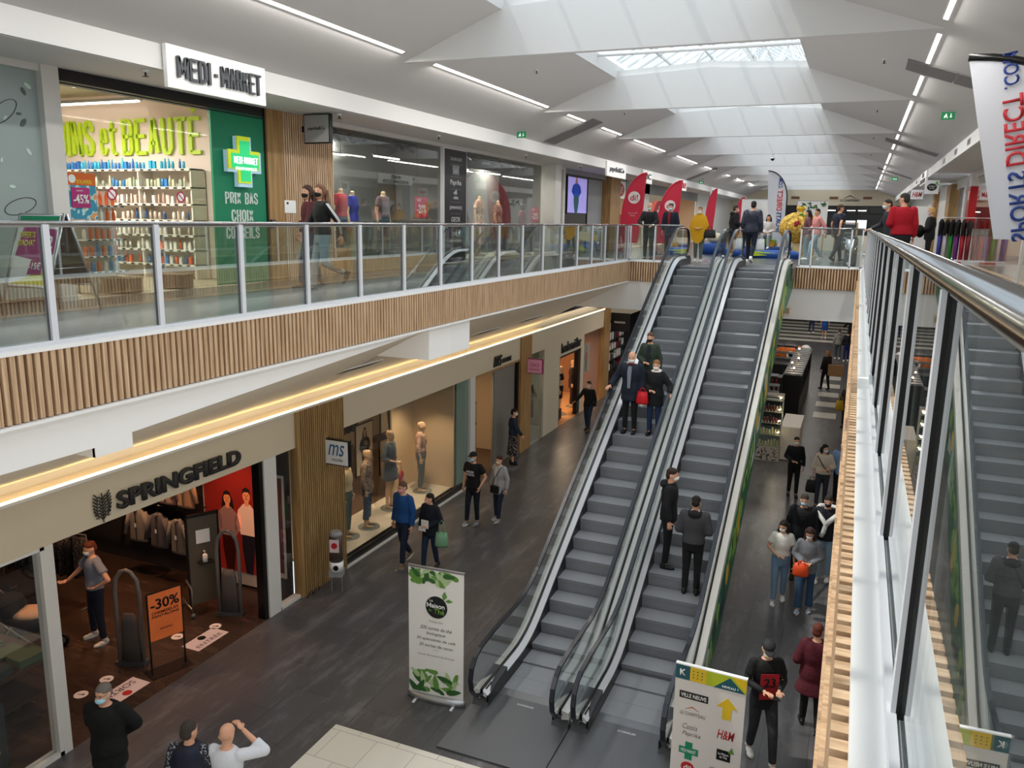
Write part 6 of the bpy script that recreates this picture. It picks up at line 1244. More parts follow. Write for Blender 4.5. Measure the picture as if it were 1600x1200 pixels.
# K directory board
t = thing('directory_sign', 'white directory board with a teal and yellow top and brand logos in the lower right', 'sign', (-1.12, 8.87, 0), -.05)
q = MB(); q.box(-.41, .41, -.02, .02, .06, 1.88); q.build('board', mat('board_white', '#d2cdc8', .45), t); q = MB(); q.box(-.45, .45, -.2, .2, 0, .03); q.box(-.38, .38, -.03, .03, .03, .07); q.build('foot', ALU, t); q = MB(); q.box(-.415, .415, -.024, .024, 1.88, 1.895); q.build('top_edge', WHITE2, t)
TL = mat('sign_deep_teal', '#17505c', .5); YG = mat('sign_yellow', '#d8b41e', .5); LG_ = mat('sign_lime', '#a8b520', .5)
def flat(pl, m_, nm='printed_shape', y=-.024): q = MB(); q.prism(pl, 1, y, -.02); return q.build(nm, m_, t)
flat([(-.41, 1.70), (-.24, 1.70), (-.24, 1.88), (-.41, 1.88)], TL); flat([(-.24, 1.70), (.41, 1.70), (.41, 1.88), (-.24, 1.88)], LG_); flat([(-.24, 1.70), (-.05, 1.70), (-.05, 1.88), (-.24, 1.88)], YG, y=-.0245); flat([(.24, 1.88), (.41, 1.88), (.41, 1.72)], YG, y=-.025); flat([(.04, 1.70), (.22, 1.86), (.40, 1.70)], TL, y=-.026)
q = MB(); [q.cyl((-.2+i*.05, -.027, 1.75+j*.04), (-.2+i*.05, -.024, 1.75+j*.04), .008, 8) for i in range(3) for j in range(3)]; q.build('dots', TL, t)
text('K', t, (-.325, -.026, 1.79), .07, .08, WHITE2, .001, .03); text('NIVEAU 1', t, (.23, -.028, 1.735), .18, .03, WHITE2, .001, .01)
flat([(.16, 1.32), (.26, 1.32), (.26, 1.47), (.33, 1.47), (.21, 1.60), (.09, 1.47), (.16, 1.47)], YG, 'up_arrow'); flat([(-.35, 1.46), (-.01, 1.46), (-.01, 1.55), (-.35, 1.55)], BLACK)
text('VILLE NEUVE', t, (-.18, -.026, 1.505), .3, .05, WHITE2, .001, .01); flat([(-.28, 1.32), (-.19, 1.37), (-.1, 1.32), (-.19, 1.355)], mat('roof_orange', '#b5653a', .5)); text('LE CHAPITEAU', t, (-.18, -.023, 1.27), .3, .045, mat('ink_grey', '#77726c', .6), .001)
text('Cassis', t, (-.2, -.023, 1.1), .18, .07, mat('ink_grey'), .001, -.005, shear=.3); text('Paprika', t, (-.18, -.023, 1.0), .22, .07, mat('ink_grey'), .001, 0, shear=.3); text('H&M', t, (.22, -.023, 1.12), .2, .12, mat('sign_red'), .001, .01, shear=.25)
q = MB(); q.prism([(x*.36-.2, z*.36+.78) for x, z in cross(.32, .12)], 1, -.025, -.02); q.build('green_cross', GREENP, t); text('MEDI MARKET', t, (-.2, -.027, .78), .18, .04, WHITE2, .001); flat([(.13, .78), (.29, .78), (.29, .92), (.13, .92)], BLACK); text('La Maison\ndu Thé', t, (.21, -.026, .85), .12, .07, WHITE2, .001)
q = MB(); q.prism([(.26, .9), (.3, .98), (.33, .9)], 1, -.026, -.02); q.build('leaf_mark', LG[1], t); text('Qipao', t, (.2, -.023, .62), .28, .09, mat('ink_grey'), .001, -.01)
q = MB(); q.prism([(-.2+.08*math.cos(a*PI/10), .56+.07*math.sin(a*PI/10)) for a in range(20)], 1, -.025, -.02); q.build('red_oval', mat('sign_red'), t); text('di!', t, (-.2, -.027, .56), .09, .06, WHITE2, .001, .01); text('SPORTS DIRECT', t, (-.16, -.023, .42), .3, .04, BLACK, .001, .01); flat([(.18, .38), (.25, .38), (.25, .52), (.18, .52)], YG, 'arrow_stem')
# feather flags
def feather(label, x, y, rot, h, w_, zb, m_, edge, writer, left=True, fe=.22, sl=.024, th=.35):
    # pole on the curved outer side; left=True puts the pole on local -x
    t = thing('feather_flag', label, 'flag', (x, y, Z2+.001), rot); s_ = -1 if left else 1
    N = 22; pole = []
    def pole_fx(u): v = max(0., (u-th)/(1-th)); return s_*(w_/2 - w_*(1-math.sqrt(max(0., 1-v*v))))
    for i in range(N+1):
        u = i/N; u = 1-(1-u)**1.6; z = zb + (h-zb)*u; xx = pole_fx(u)
        pole.append((xx, z))
    lo = [(-s_*w_*.10, zb-.02)] if False else []
    inner = [(-s_*w_*.5, h-.0), (-s_*w_*.36, h-(h-zb)*.28), (-s_*w_*.22, zb+(h-zb)*.32), (-s_*w_*.12, zb)]
    pl = pole + [p for p in inner]
    q = MB(); n = len(pl); 
    # sheet with soft waves: strips between pole side and inner side
    rows = 36; vs = []
    def inner_x(z):
        pts = [(zb, -s_*w_*fe), (zb+(h-zb)*.5, -s_*w_*(fe*.4+.32)), (h, -s_*w_*.5)] if fe > .05 else [(zb, -s_*w_*fe), (h, -s_*w_*.5)]
        for (a, xa), (c, xc) in zip(pts, pts[1:]):
            if z <= c+1e-6: return xa+(xc-xa)*(z-a)/(c-a)
        return pts[-1][1]
    def pole_x(z):
        return pole_fx(min(1., (z-zb)/(h-zb)))
    cols_ = 6
    for side in (0, 1):
        for i in range(rows+1):
            z = zb+(h-zb)*i/rows; a, c = pole_x(z), inner_x(z)
            for k in range(cols_+1):
                f = k/cols_; xx = a+(c-a)*f; vs.append((xx, .012*math.sin(f*5+z*2.3)*(f)+.004*side, z))
    W = cols_+1; B = (rows+1)*W; fs = []
    for i in range(rows):
        for k in range(cols_): p = i*W+k; fs += [(p, p+1, p+W+1, p+W), (B+p, B+p+W, B+p+W+1, B+p+1)]
    q.add(vs, fs, 0, True); q.build('flag_sheet', m_, t)
    q = MB(); q.tube([(s_*w_/2, 0, .05)] + [(a, 0, b_) for a, b_ in pole], .016, 8); q.build('pole', edge, t); q = MB(); q.tube([(a, .002, b_) for a, b_ in pole], sl, 6); q.build('pole_sleeve', edge if edge is BLACK else m_, t)
    q = MB(); q.box(s_*w_/2-.22, s_*w_/2+.22, -.03, .03, 0, .03); q.box(s_*w_/2-.03, s_*w_/2+.03, -.22, .22, 0, .03); q.cyl((s_*w_/2, 0, .03), (s_*w_/2, 0, .12), .03, 10); q.build('cross_foot', DGREY, t)
    writer(t); return t
def di_print(t, x=0.0, z=1.95, k=1.):
    q = MB(); q.cyl((x, -.018, z), (x, -.010, z), .2*k, 24); q.build('white_disc', mat('disc_white', '#e0d6d4', .6), t); text('di!', t, (x, -.022, z), .26*k, .2*k, mat('flag_red_ink', '#b02034', .6), .002, .01)
    text('be yourself\nbeauty', t, (x-.02, -.02, z-.55*k), .30*k, .15*k, mat('flag_white_ink', '#e8b0b4', .6), .001, 0, shear=.3)
FRED = mat('flag_red', '#c22840', .7, bump=.2, bscale=3)
feather('near red feather flag with a white disc, left of the bald man in black', -7.02, 27.0, .05, 2.72, .78, .45, FRED, FRED, lambda t: di_print(t, .0, 1.93))
feather('second red feather flag with a white disc, behind the man with the red scarf', -6.28, 29.2, .05, 2.58, .80, .40, FRED, FRED, lambda t: di_print(t, .0, 1.72, .95))
feather('slim far red feather flag, left one of the far pair', -7.3, 44.0, .9, 2.9, .7, .4, FRED, FRED, lambda t: None); feather('slim far red feather flag, right one of the far pair', -6.4, 48.0, .9, 2.6, .7, .4, FRED, FRED, lambda t: None)
SDB = mat('flag_blue_ink', '#27408a', .6); SDR = mat('flag_red_ink2', '#c2303a', .6)
def sd_print(t, x, slope, z0, k):
    # lettering seen from its reverse: runs upwards, letter tops to the right
    z = z0
    for s_, L, H, m_ in (('SPORTS', .72*k, .17*k, SDB), ('DIRECT', .72*k, .19*k, SDR), ('.COM', .36*k, .14*k, SDB)):
        me = text_me(s_, L, H, .001, .02); me.materials.clear(); me.materials.append(m_)
        for v in me.vertices: a, b_, c = v.co; v.co = (c, b_, a)
        o = obj('lettering', me, t, (x + slope*(z+L/2-z0), -.03, z+L/2)); o.rotation_euler = (0, -math.atan(-slope), 0); z += L+.05*k
FWH = mat('flag_white', '#cfd1d8', .7, bump=.2, bscale=3)
feather('white feather flag with blue and red letters in the middle of the upper floor', -3.05, 33.0, 0, 3.12, .75, .45, FWH, BLACK, lambda t: sd_print(t, .14, -.02, .85, 1.05), left=False, th=.6)
feather('big white feather flag with blue and red letters at the right picture edge', 1.45, 11.3, -.12, 3.10, .95, 1.02, FWH, BLACK, lambda t: sd_print(t, .30, -.17, 1.0, 1.12), left=False, fe=-.02, sl=.045, th=.8)
# far roll-ups on the upper floor
def panel(label, x, y, w_, h_, fn=None, rot=0, m_=None, z=Z2): 
    t = thing('display_banner', label, 'banner', (x, y, z+.001), rot); q = MB(); q.box(-w_/2, w_/2, -.006, .006, .08, h_); q.build('printed_sheet', m_ or mat('banner_white'), t); q = MB(); q.box(-w_/2-.02, w_/2+.02, -.09, .09, 0, .08); q.box(-w_/2, w_/2, -.012, .012, h_, h_+.02); q.build('stand', ALU, t)
    if fn: fn(t)
    return t
panel('pale banner with a small roof logo left of the tall white flag', -4.4, 38.0, 1.15, 2.2, lambda t: (text('LE CHAPITEAU', t, (0, -.008, 1.75), .6, .09, mat('ink_grey'), .001), [None]))
def leaves(t):
    q = MB(); r_ = random.Random(2)
    for i in range(16): cx = r_.uniform(-.5, .5); cz = r_.uniform(1.85, 2.1); a = r_.uniform(0, PI); q.prism([(cx+.12*math.cos(a), cz+.12*math.sin(a)), (cx-.04*math.sin(a), cz+.04*math.cos(a)), (cx-.12*math.cos(a), cz-.12*math.sin(a)), (cx+.04*math.sin(a), cz-.04*math.cos(a))], 1, -.01-.0005*i, -.006)
    q.build('leaf_print', LG[0], t)
panel('tall white banner with dark green leaves behind the woman in pink', -2.1, 40.0, 1.3, 2.2, leaves)
panel('pale roll-up with a dark oval beside the blond woman on the right', 1.95, 34.5, .6, 1.9, lambda t: tea(t, .6), -.5)
# blue play mat, coin rides, golden coach
BLU = mat('ride_blue', '#1f4f9c', .5); GRN = mat('ride_green', '#5f9a3a', .5); GOLD = mat('gold_paint', '#c79a2c', .35, .4, var=.15, vscale=12); YEL = mat('ride_yellow', '#d8a92a', .5)
t = thing('coin_ride', 'blue based coin ride with a green and yellow car behind the escalator head', 'coin ride', (-3.4, 32.2, Z2+.001), .1)
q = MB(); q.loft([(0, 0, 0, 1.25, .55), (0, 0, .28, 1.2, .5), (0, 0, .32, 1.1, .45)], n=24); q.build('base', BLU, t); q = MB(); q.loft([(0, 0, .32, .5, .3), (0, 0, .55, .55, .33), (0, 0, .62, .4, .28)], n=16); q.build('car_body', GRN, t)
q = MB(); q.box(-.35, .35, -.28, -.24, .62, .98); q.build('panel', mat('ride_grey', '#6f7a84', .4), t); q = MB(); [q.cyl((x, -.36, .42), (x, -.28, .42), .13, 14) for x in (-.35, .35)]; q.build('wheels', YEL, t)
t = thing('coin_ride', 'long blue rug shaped ride base with a lime flame in front of the seated woman', 'coin ride', (-2.75, 29.6, Z2+.001), .0); q = MB(); q.loft([(0, 0, 0, .95, .42), (0, 0, .22, .9, .36), (0, 0, .26, .75, .3)], n=22); q.build('base', BLU, t); q = MB(); q.prism([(-.8, .05), (-.1, .1), (-.5, .16), (.2, .17), (-.6, .24)], 1, -.43, -.40); q.build('flame_print', mat('lime_print', '#b9d032', .5), t)
t = thing('coin_ride', 'low blue and cream ride between the man at the rail and the yellow poncho', 'coin ride', (-5.0, 31.5, Z2+.001), .0); q = MB(); q.loft([(0, 0, 0, .5, .4), (0, 0, .35, .48, .38), (0, 0, .42, .35, .3)], n=20); q.build('base', BLU, t); q = MB(); q.ball((0, 0, .6), .3, .25, .2, 12); q.build('shell', mat('cream_shell', '#d8cfae', .4), t)
t = thing('golden_coach', 'round golden pumpkin coach ride with a crown and a red flower', 'coin ride', (-2.02, 31.2, Z2+.001), 0); q = MB()
n = 24; rg = []
for i in range(9):
    ph = PI*i/8; rg.append((1.04-.56*math.cos(ph), .66*math.sin(ph)+.02))
vs = []; 
for z, r in rg:
    for k in range(n): th = 2*PI*k/n; r_ = r*(1+.05*math.cos(th*8)); vs.append((r_*math.cos(th), r_*math.sin(th), z))
q.add(vs, [(i*n+k, i*n+(k+1) % n, (i+1)*n+(k+1) % n, (i+1)*n+k) for i in range(8) for k in range(n)], 0, True); q.build('coach_body', spots_mat('gold_scrolls', '#b08428', '#e2c766', 11, .52, '#c79a38'), t)
q = MB(); q.loft([(0, 0, 1.52, .10, .10), (0, 0, 1.6, .07, .07), (0, 0, 1.68, .16, .16), (0, 0, 1.76, .15, .15)], n=12); [q.ball((.13*math.cos(k*PI/3), .13*math.sin(k*PI/3), 1.78), .03, n=6) for k in range(6)]; q.build('crown', mat('gold_bright', '#e0b83c', .3, .5), t)
q = MB(); [q.ball((-.05+.07*math.cos(k*PI*.4), -.66, 1.17+.07*math.sin(k*PI*.4)), .055, .03, .055, 8) for k in range(5)]; q.ball((-.05, -.68, 1.17), .04, n=8); q.build('flower', mat('flower_red', '#a83028', .5), t); q = MB(); q.ball((.2, -.35, 1.42), .14, .1, .08, 8); q.ball((.05, -.4, 1.5), .08, .08, .05, 8); q.build('leaves', GRN, t)
for s_ in (-1, 1):
    for y in (-.38, .3): q = MB(); q.tube([(s_*.5+.0, y+.2*math.cos(a*PI/8), .22+.2*math.sin(a*PI/8)) for a in range(17)], .025, 6); [q.cyl((s_*.5, y, .22), (s_*.5, y+.19*math.cos(a*PI/3), .22+.19*math.sin(a*PI/3)), .012, 5) for a in range(6)]; q.build('wheel', GOLD, t)
q = MB(); q.box(-.6, .6, -.6, .6, 0, .06); q.cyl((0, 0, .06), (0, 0, .5), .2, 14); q.build('base', mat('ride_cream', '#c9b98f', .5), t)
# chalk board, steel bin, low cream fence
t = thing('chalkboard', 'dark chalkboard in a wooden frame beside the steel bin on the upper floor', 'sign board', (-.45, 30.6, Z2+.001), -.1)
for s_ in (-1, 1): q = MB(); q.tube([(-.34, s_*.28, 0), (-.34, s_*.03, 1.25)], .022, 6); q.tube([(.34, s_*.28, 0), (.34, s_*.03, 1.25)], .022, 6); q.tube([(-.34, s_*.03, 1.23), (.34, s_*.03, 1.23)], .022, 6); q.tube([(-.34, s_*.22, .3), (.34, s_*.22, .3)], .018, 6); q.build('wood_frame', WOOD, t)
q = MB(); q.add([(-.32, -.22, .32), (.32, -.22, .32), (.32, -.045, 1.2), (-.32, -.045, 1.2)], [(0, 1, 2, 3)]); q.add([(-.32, .22, .32), (.32, .22, .32), (.32, .045, 1.2), (-.32, .045, 1.2)], [(3, 2, 1, 0)]); q.build('slate', mat('slate_board', '#2b2e30', .7), t)
for s_, z in (('Promotion', 1.05), ('du jour', .9), ('~ ~ ~', .72), ('~ ~ ~', .58)): o = text(s_, t, (0, -.055-.17*(1.2-z)/.88*1.02, z), .42, .07, mat('chalk', '#b9b9b4', .8), .001); o.rotation_euler = (-.2, 0, 0)
t = thing('waste_bin', 'cylindrical steel waste bin behind the short right glass railing', 'bin', (-.2, 25.2, Z2+.001)); q = MB(); q.cyl((0, 0, .02), (0, 0, .78), .17, 24); q.build('drum', STEEL, t); q = MB(); q.cyl((0, 0, .78), (0, 0, .86), .16, 24, .11); q.build('lid', DGREY, t); q = MB(); q.cyl((0, 0, 0), (0, 0, .02), .15, 20); q.build('foot', BLACK, t)
t = thing('low_barrier', 'low cream barrier panels across the far upper floor', 'barrier', (-1.6, 36.5, Z2+.001)); q = MB(); [q.box(-1.6+k*.9, -.75+k*.9, -.02, .02, .1, .75) for k in range(5)]; q.build('panels', mat('cream_panel'), t); q = MB(); [q.box(-1.64+k*.9, -1.6+k*.9, -.03, .03, 0, .8) for k in range(6)]; q.build('posts', WOOD, t)
t = thing('cafe_table', 'small cream table on black legs behind the left rail at the white column', 'table', (-8.6, 26.9, Z2+.001)); q = MB(); q.box(-.35, .35, -.3, .3, .72, .76); q.box(-.33, .33, -.28, .28, .5, .72); q.build('table_top', mat('table_cream', '#c9b683', .5), t)
for x in (-.3, .3):
    for y in (-.25, .25): q = MB(); q.tube([(x*1.2, y*1.2, 0), (x*.8, y*.8, .5)], .014, 6); q.build('leg', BLACK, t)
# sportswear rack in front of the right window
t = thing('clothes_rack', 'rack frame for sportswear in front of the red clad column', 'rack', (2.75, 29.6, Z2+.001), .0); q = MB(); q.tube([(-.45, 0, 1.45), (.55, 0, 1.45)], .015, 6)
for x in (-.45, .55): q.tube([(x, 0, .0), (x, 0, 1.45)], .015, 6)
q.box(-.5, .6, -.3, .3, 0, .1); q.build('frame', GREYALU, t); q = MB(); q.box(-.2, .25, -.305, -.3, .02, .09); q.build('red_print', mat('sign_red'), t)
for k, (tc, bc) in enumerate((('#1d1d24', '#4a4a9a'), ('#1b1b1e', '#c9c9d0'), ('#16181a', '#2f8a3f'), ('#1d1b20', '#7a2f8a'), ('#221c1e', '#b01f35'), ('#191a1d', '#7a1c2a'))):
    t2 = thing('sports_outfit', 'hanging outfit with %s leggings on the rack by the red clad column' % ['blue', 'white', 'green', 'purple', 'bright red', 'dark red'][k], 'outfit', (2.36+k*.16, 29.6, Z2+1.44), PI/2-.4)
    q = MB(); q.loft([(0, 0, -.55, .17, .06), (0, 0, -.15, .19, .06), (0, 0, -.04, .06, .04)], n=10); q.build('jacket', mat('cloth_'+tc.strip('#'), tc, .85), t2)
    for s_ in (-1, 1): q = MB(); q.cyl((s_*.07, 0, -.5), (s_*.08, 0, -1.3), .06, 8, .04); q.build('legging', mat('cloth_'+bc.strip('#'), bc, .7), t2)
for i, (x, y, c) in enumerate(((3.7, 26.2, '#b99a86'), (3.75, 22.4, '#b08a52'))):
    pass
# ---- lower floor, right of and behind the escalators: display case, counters, kiosk
def place(label, name, cat, x, y, rot=0): return thing(name, label, cat, (x, y, 0.001), rot)
t = place('tall glass display case with lit shelves of jars beside the escalator on the lower floor', 'display_case', 'display case', -1.98, 24.9)
q = MB(); q.box(-.36, .36, -.2, .2, 0, .42); q.build('base', mat('case_grey', '#8f877c', .6), t); q = MB(); q.box(-.34, .34, -.204, -.2, .03, .4); q.build('pierced_front', spots_mat('pierced_grey', '#9a9288', '#3a3733', 16, .56), t)
for z in (.42, .8, 1.15, 1.5, 1.85): q = MB(); q.box(-.34, .34, -.18, .18, z, z+.012); q.build('shelf', mat('shelf_beige', '#a39580', .4), t)
for x in (-.34, .34):
    for y in (-.18, .18): q = MB(); q.box(x-.012, x+.012, y-.012, y+.012, .42, 2.0); q.build('corner_post', ALU, t)
q = MB(); q.box(-.36, .36, -.2, .2, 1.98, 2.03); q.build('top', mat('case_grey'), t)
q = MB(); q.box(-.345, .345, -.19, -.186, .43, 1.97); q.build('glass_front', GLASS, t)
for z in (.82, 1.17, 1.52, 1.87): q = MB(); q.ball((.3, -.17, z+.1), .012, n=6); q.build('shelf_lamp', mat('warm_bulb', '#ffffff', .5, emit='#ffd9a0', estr=22), t); lamp('POINT', (-1.72, 24.68, z+.08), 1.4, (1, .8, .55), .03)
rr = random.Random(31)
for z in (.433, .813, 1.163, 1.513):
    for i in range(7):
        c = rr.choice(['#d8c48f', '#c9b07a', '#e0d2a8'] if z < 1.1 else ['#3a2a22', '#8a2a20', '#c9b48f', '#5a3a2a']); t2 = thing('jar', 'small jar or box on the lit shelves of the tall glass display case', 'jar', (-2.22+i*.085, 24.85, z), 0, 'jars in the tall glass display case'); q = MB(); q.cyl((0, 0, 0), (0, 0, rr.uniform(.12, .24)), .03, 8); q.build('jar_body', mat('jar_'+c.strip('#'), c, .4), t2)
t = place('plain white box counter beside the tall glass display case', 'counter', 'counter', -1.38, 25.9); q = MB(); q.box(-.27, .27, -.9, .9, .02, 1.02); q.build('body', mat('counter_cream', '#c3b8a6', .5), t); q = MB(); q.box(-.28, .28, -.91, .91, 1.02, 1.05); q.build('counter_top', mat('counter_top', '#d0c6b5', .4), t); q = MB(); q.box(-.24, .24, -.87, .87, 0, .02); q.build('plinth', BLACK, t)
def kiosk(label, x, y, L, rot=0):
    t = place(label, 'kiosk_shelf', 'kiosk shelf', x, y, rot); q = MB(); q.box(-.3, .3, -L/2, L/2, .02, .9); q.build('cabinet', mat('kiosk_black', '#0f0e10', .5), t); q = MB(); q.box(-.3, .3, -L/2, -L/2+.05, .9, 1.7); q.box(-.3, .3, L/2-.05, L/2, .9, 1.7); q.box(-.32, .32, -L/2, L/2, 1.7, 1.75); q.build('frame', mat('kiosk_black'), t)
    for z in (1.15, 1.4): q = MB(); q.box(-.28, .28, -L/2+.05, L/2-.05, z, z+.015); q.build('shelf', DARK, t)
    q = MB(); [q.box(-.27, .27, -L/2+.15+k*.5, -L/2+.5+k*.5, 1.751, 1.775) for k in range(int(L/.5))]; q.build('tray', mat('tray_grey', '#4a4a50', .4), t); return t
kiosk('long black kiosk shelf row nearest the zebra tiles on the lower floor', -1.75, 33.5, 7.0); kiosk('black kiosk shelf row closing the kiosk toward the camera', -2.7, 29.6, 1.3, PI/2); kiosk('black kiosk shelf row at the far end of the kiosk', -2.9, 37.6, 1.6, PI/2)
t = place('dark red coat rail inside the black kiosk', 'clothes_rail', 'clothes rail', -2.5, 31.0); q = MB(); q.tube([(-.6, 0, 1.5), (.6, 0, 1.5)], .015, 6); q.tube([(-.6, 0, 0), (-.6, 0, 1.5)], .015, 6); q.tube([(.6, 0, 0), (.6, 0, 1.5)], .015, 6); q.build('rail', DARK, t)
for k in range(7): t2 = thing('hanging_scarf', 'dark red scarf on the rail inside the black kiosk', 'scarf', (-2.98+k*.16, 31.0, 1.49), PI/2, 'dark red scarves inside the black kiosk'); q = MB(); q.loft([(0, 0, -.75, .16, .05), (0, 0, -.1, .12, .04), (0, 0, -.02, .04, .02)], n=8); q.build('scarf_body', mat('scarf_red', '#5a1014', .8), t2)
rr = random.Random(8)
for k in range(34):
    c = rr.choice(['#c9c4bd', '#8a8078', '#b9202a', '#d9d4cc', '#5a5a60']); x = rr.choice((-1.9, -1.62)); y = 30.4+k*.19; t2 = thing('kiosk_goods', 'small packaged item on the shelves of the long black kiosk row', 'box', (x, y, rr.choice((1.166, 1.416))), 0, 'packaged items in the long black kiosk row'); q = MB(); q.box(-.05, .05, -.06, .06, 0, rr.uniform(.06, .16)); q.build('box_body', mat('goods2_'+c.strip('#'), c, .5), t2)
for i, (x, y) in enumerate(((-1.75, 30.6), (-1.75, 33.0), (-1.9, 35.6), (-2.6, 29.6), (-1.9, 31.8))):
    t = thing('kiosk_lamp', ['small bright kiosk lamp nearest the white counter', 'small bright kiosk lamp midway along the black row', 'small bright kiosk lamp toward the far end of the black row', 'small bright kiosk lamp on the row closing the kiosk', 'small bright kiosk lamp on the corner of the black row'][i], 'lamp', (x, y, 1.776)); q = MB(); q.cyl((0, 0, 0), (0, 0, .12), .012, 6); q.build('stem', BLACK, t); q = MB(); q.ball((0, 0, .14), .03, n=8); q.build('bulb', mat('warm_bulb'), t)
t = place('orange and white toy ride with a round headlamp far back on the lower floor', 'coin_ride', 'coin ride', -2.75, 44.5, .2); q = MB(); q.loft([(0, 0, .1, .8, .45), (0, 0, .5, .85, .5), (0, 0, .75, .5, .4)], n=18); q.build('car_body', mat('ride_orange', '#c8682a', .5, var=.3, vscale=6), t); q = MB(); [q.cyl((x, -.5, .35), (x, -.42, .35), .2, 16) for x in (-.1,)]; [q.ball((x, 0, .55), .3, .4, .3, 10) for x in (.7,)]; q.build('white_trim', WHITE2, t); q = MB(); q.cyl((-.1, -.53, .35), (-.1, -.5, .35), .11, 14); q.build('headlamp', BLACK, t); q = MB(); q.box(-.7, .7, -.4, .4, 0, .1); q.build('base', DGREY, t)
t = thing('sign_box', 'small square cream box sign on the underside of the far balcony', 'sign', (-1.72, 24.13, 4.60)); q = MB(); q.box(-.11, .11, 0, .06, -.12, .12); q.build('box_body', mat('cream_panel'), t); q = MB(); q.box(-.07, .07, -.004, 0, -.08, .08); q.build('face', mat('beige_ink', '#9c8a6c', .6), t)
# lower ceiling lights under the far slab and in the lower passage
for i, (x, y) in enumerate(((-2, 30), (-2, 37), (-2, 44), (-2, 52), (-6.5, 30), (-6.5, 40))): lamp('AREA', (x, y, 4.34), 42, (1, .93, .84), 1.2)
# ================================================================ people
U0 = Z2 + .003
def stepz(y):
    k = math.floor((y-(YLO+.32))/.4); return esc_z(YLO+.32+.4*k+.2)
def pers(label, x, y, z, rot, h, **k):
    return figure(label, (x, y, z), rot, h, **k)
FAR = dict(voxel=.02)
# upper floor, left walkway
pers('girl with long brown hair and black mask in a maroon top', -8.0, 10.75, U0, PI-.6, 1.62, female=True, top='#4a1520', hem=.92, bottom='#2c3f55', hair='#3a2418', hairlen=.22, mask='#111214', legs=('b2', 'f2'), arms=('fwd', 'bent'), yaw=20, shoe='#141414')
r, H, T = pers('girl with light brown hair and black mask in a black jacket with white sleeve stripes', -7.45, 10.32, U0, PI-.55, 1.62, female=True, top='#141416', hem=.90, bottom='#93a3ac', hair='#6a4a34', hairlen=.26, mask='#111214', legs=('kick', 'f2'), arms=('back', 'fwd'), yaw=25, shoe='#141414', stripe='#e8e8e8')
bag('kraft paper shopping bag carried by the girl with striped sleeves', H[-1][0], 0.2, .24, .30, .11, '#b08350', handle=.12, name='paper_bag', soft=False)
# far edge of the void
pers('elderly bald man in black leaning with clasped hands on the far railing', -5.9, 24.62, U0, PI, 1.72, top='#16181a', hem=.72, thick=.03, bottom='#1f2a33', hair=None, mask='#dfe5ea', arms=('rail', 'rail'), nod=-14, shoe='#141414', deep=1.15)
pers('man in a navy coat with a dark red scarf, standing beyond the far railing', -5.62, 26.3, U0, PI-.1, 1.74, top='#1b2233', hem=.72, thick=.03, inner='#8a1a28', bottom='#20242c', hair='#4a4038', mask='#bfe0ea', arms=('down', 'down'), shoe='#141414')
r, H, T = pers('woman in a mustard yellow poncho stepping toward the down escalator', -4.42, 24.75, U0, PI, 1.62, female=True, top='#c9961a', hem=1.0, bottom='#5f6b66', hair='#8a6238', mask='#e8ecee', arms=('bent', 'bent'), legs=('stand', 'b2'), shoe='#d8d8d8')
q = MB(); n = 24; rg = [(1.50, .09, .085), (1.44, .20, .13), (1.25, .28, .18), (1.08, .31, .20)]
vs = []
for z, a, b_ in rg:
    for k in range(n): th = 2*PI*k/n; vs.append((a*math.cos(th), b_*math.sin(th), z))
for k in range(n): th = 2*PI*k/n; c = abs(math.sin(th)); vs.append((.27*math.cos(th), .22*math.sin(th), 1.0-.42*(c**1.6)))
q.add(vs, [(i*n+k, i*n+(k+1) % n, (i+1)*n+(k+1) % n, (i+1)*n+k) for i in range(len(rg)) for k in range(n)], 0, True); q.build('poncho', mat('poncho_mustard', '#c9961a', .95, bump=.5, bscale=60), r)
q = MB(); q.tube([(.085*math.cos(t*PI/6), .08*math.sin(t*PI/6)+.01, 1.5) for t in range(13)], .028, 7); q.build('cowl_neck', MATS['poncho_mustard'], r)
bag('black handbag hanging at the arm of the woman in the yellow poncho', (-4.08, 24.62, U0+1.05), 0, .34, .24, .14, '#17171b', handle=.10)
pers('man in a black puffer jacket in profile with a white mask, beyond the escalators', -4.15, 30.1, U0, -PI/2+.5, 1.78, top='#17181c', hem=.80, thick=.045, bottom='#22252c', hair='#3a342e', mask='#f0f2f4', arms=('down', 'bent'), shoe='#141414', hood='#1a1b20')
QUILT = stripes_mat('quilted_navy', '#1b2030', '#262c3e', 7.5, 2, .5, 1.0)
r, H, T = pers('man in a quilted dark jacket walking away from the top of the right escalator', -2.92, 24.85, U0, -.1, 1.80, top='#1c2130', topmat=QUILT, hem=.86, thick=.045, bottom='#161d2e', hair='#17130f', mask=None, legs=('f2', 'b'), arms=('down', 'down'), shoe='#d8d8d8', sx=1.08, yaw=8)
bag('white plastic shopping bag in the hand of the man in the quilted jacket', H[1][0], .3, .26, .34, .12, '#d9dcde', handle=.12, name='plastic_bag')
pers('woman with long dark hair in a pale top sitting on the coin ride', -3.15, 31.75, U0+.10, PI-.1, 1.66, female=True, top='#c9c6c4', hem=.88, bottom='#9aa0a8', hair='#1f1512', hairlen=.25, mask=None, legs=('sit', 'sit'), arms=('bent', 'bent'), seat=.28, shoe='#e0e0e0', **FAR)
pers('small child in a pale blue hat on the coin ride beside the seated woman', -3.62, 31.7, U0+.33, PI+.3, 1.0, top='#d0907c', hem=.85, bottom='#8fa3bd', hair='#7fa8c8', mask=None, arms=('bent', 'bent'), shoe='#e0e0e0', **FAR)
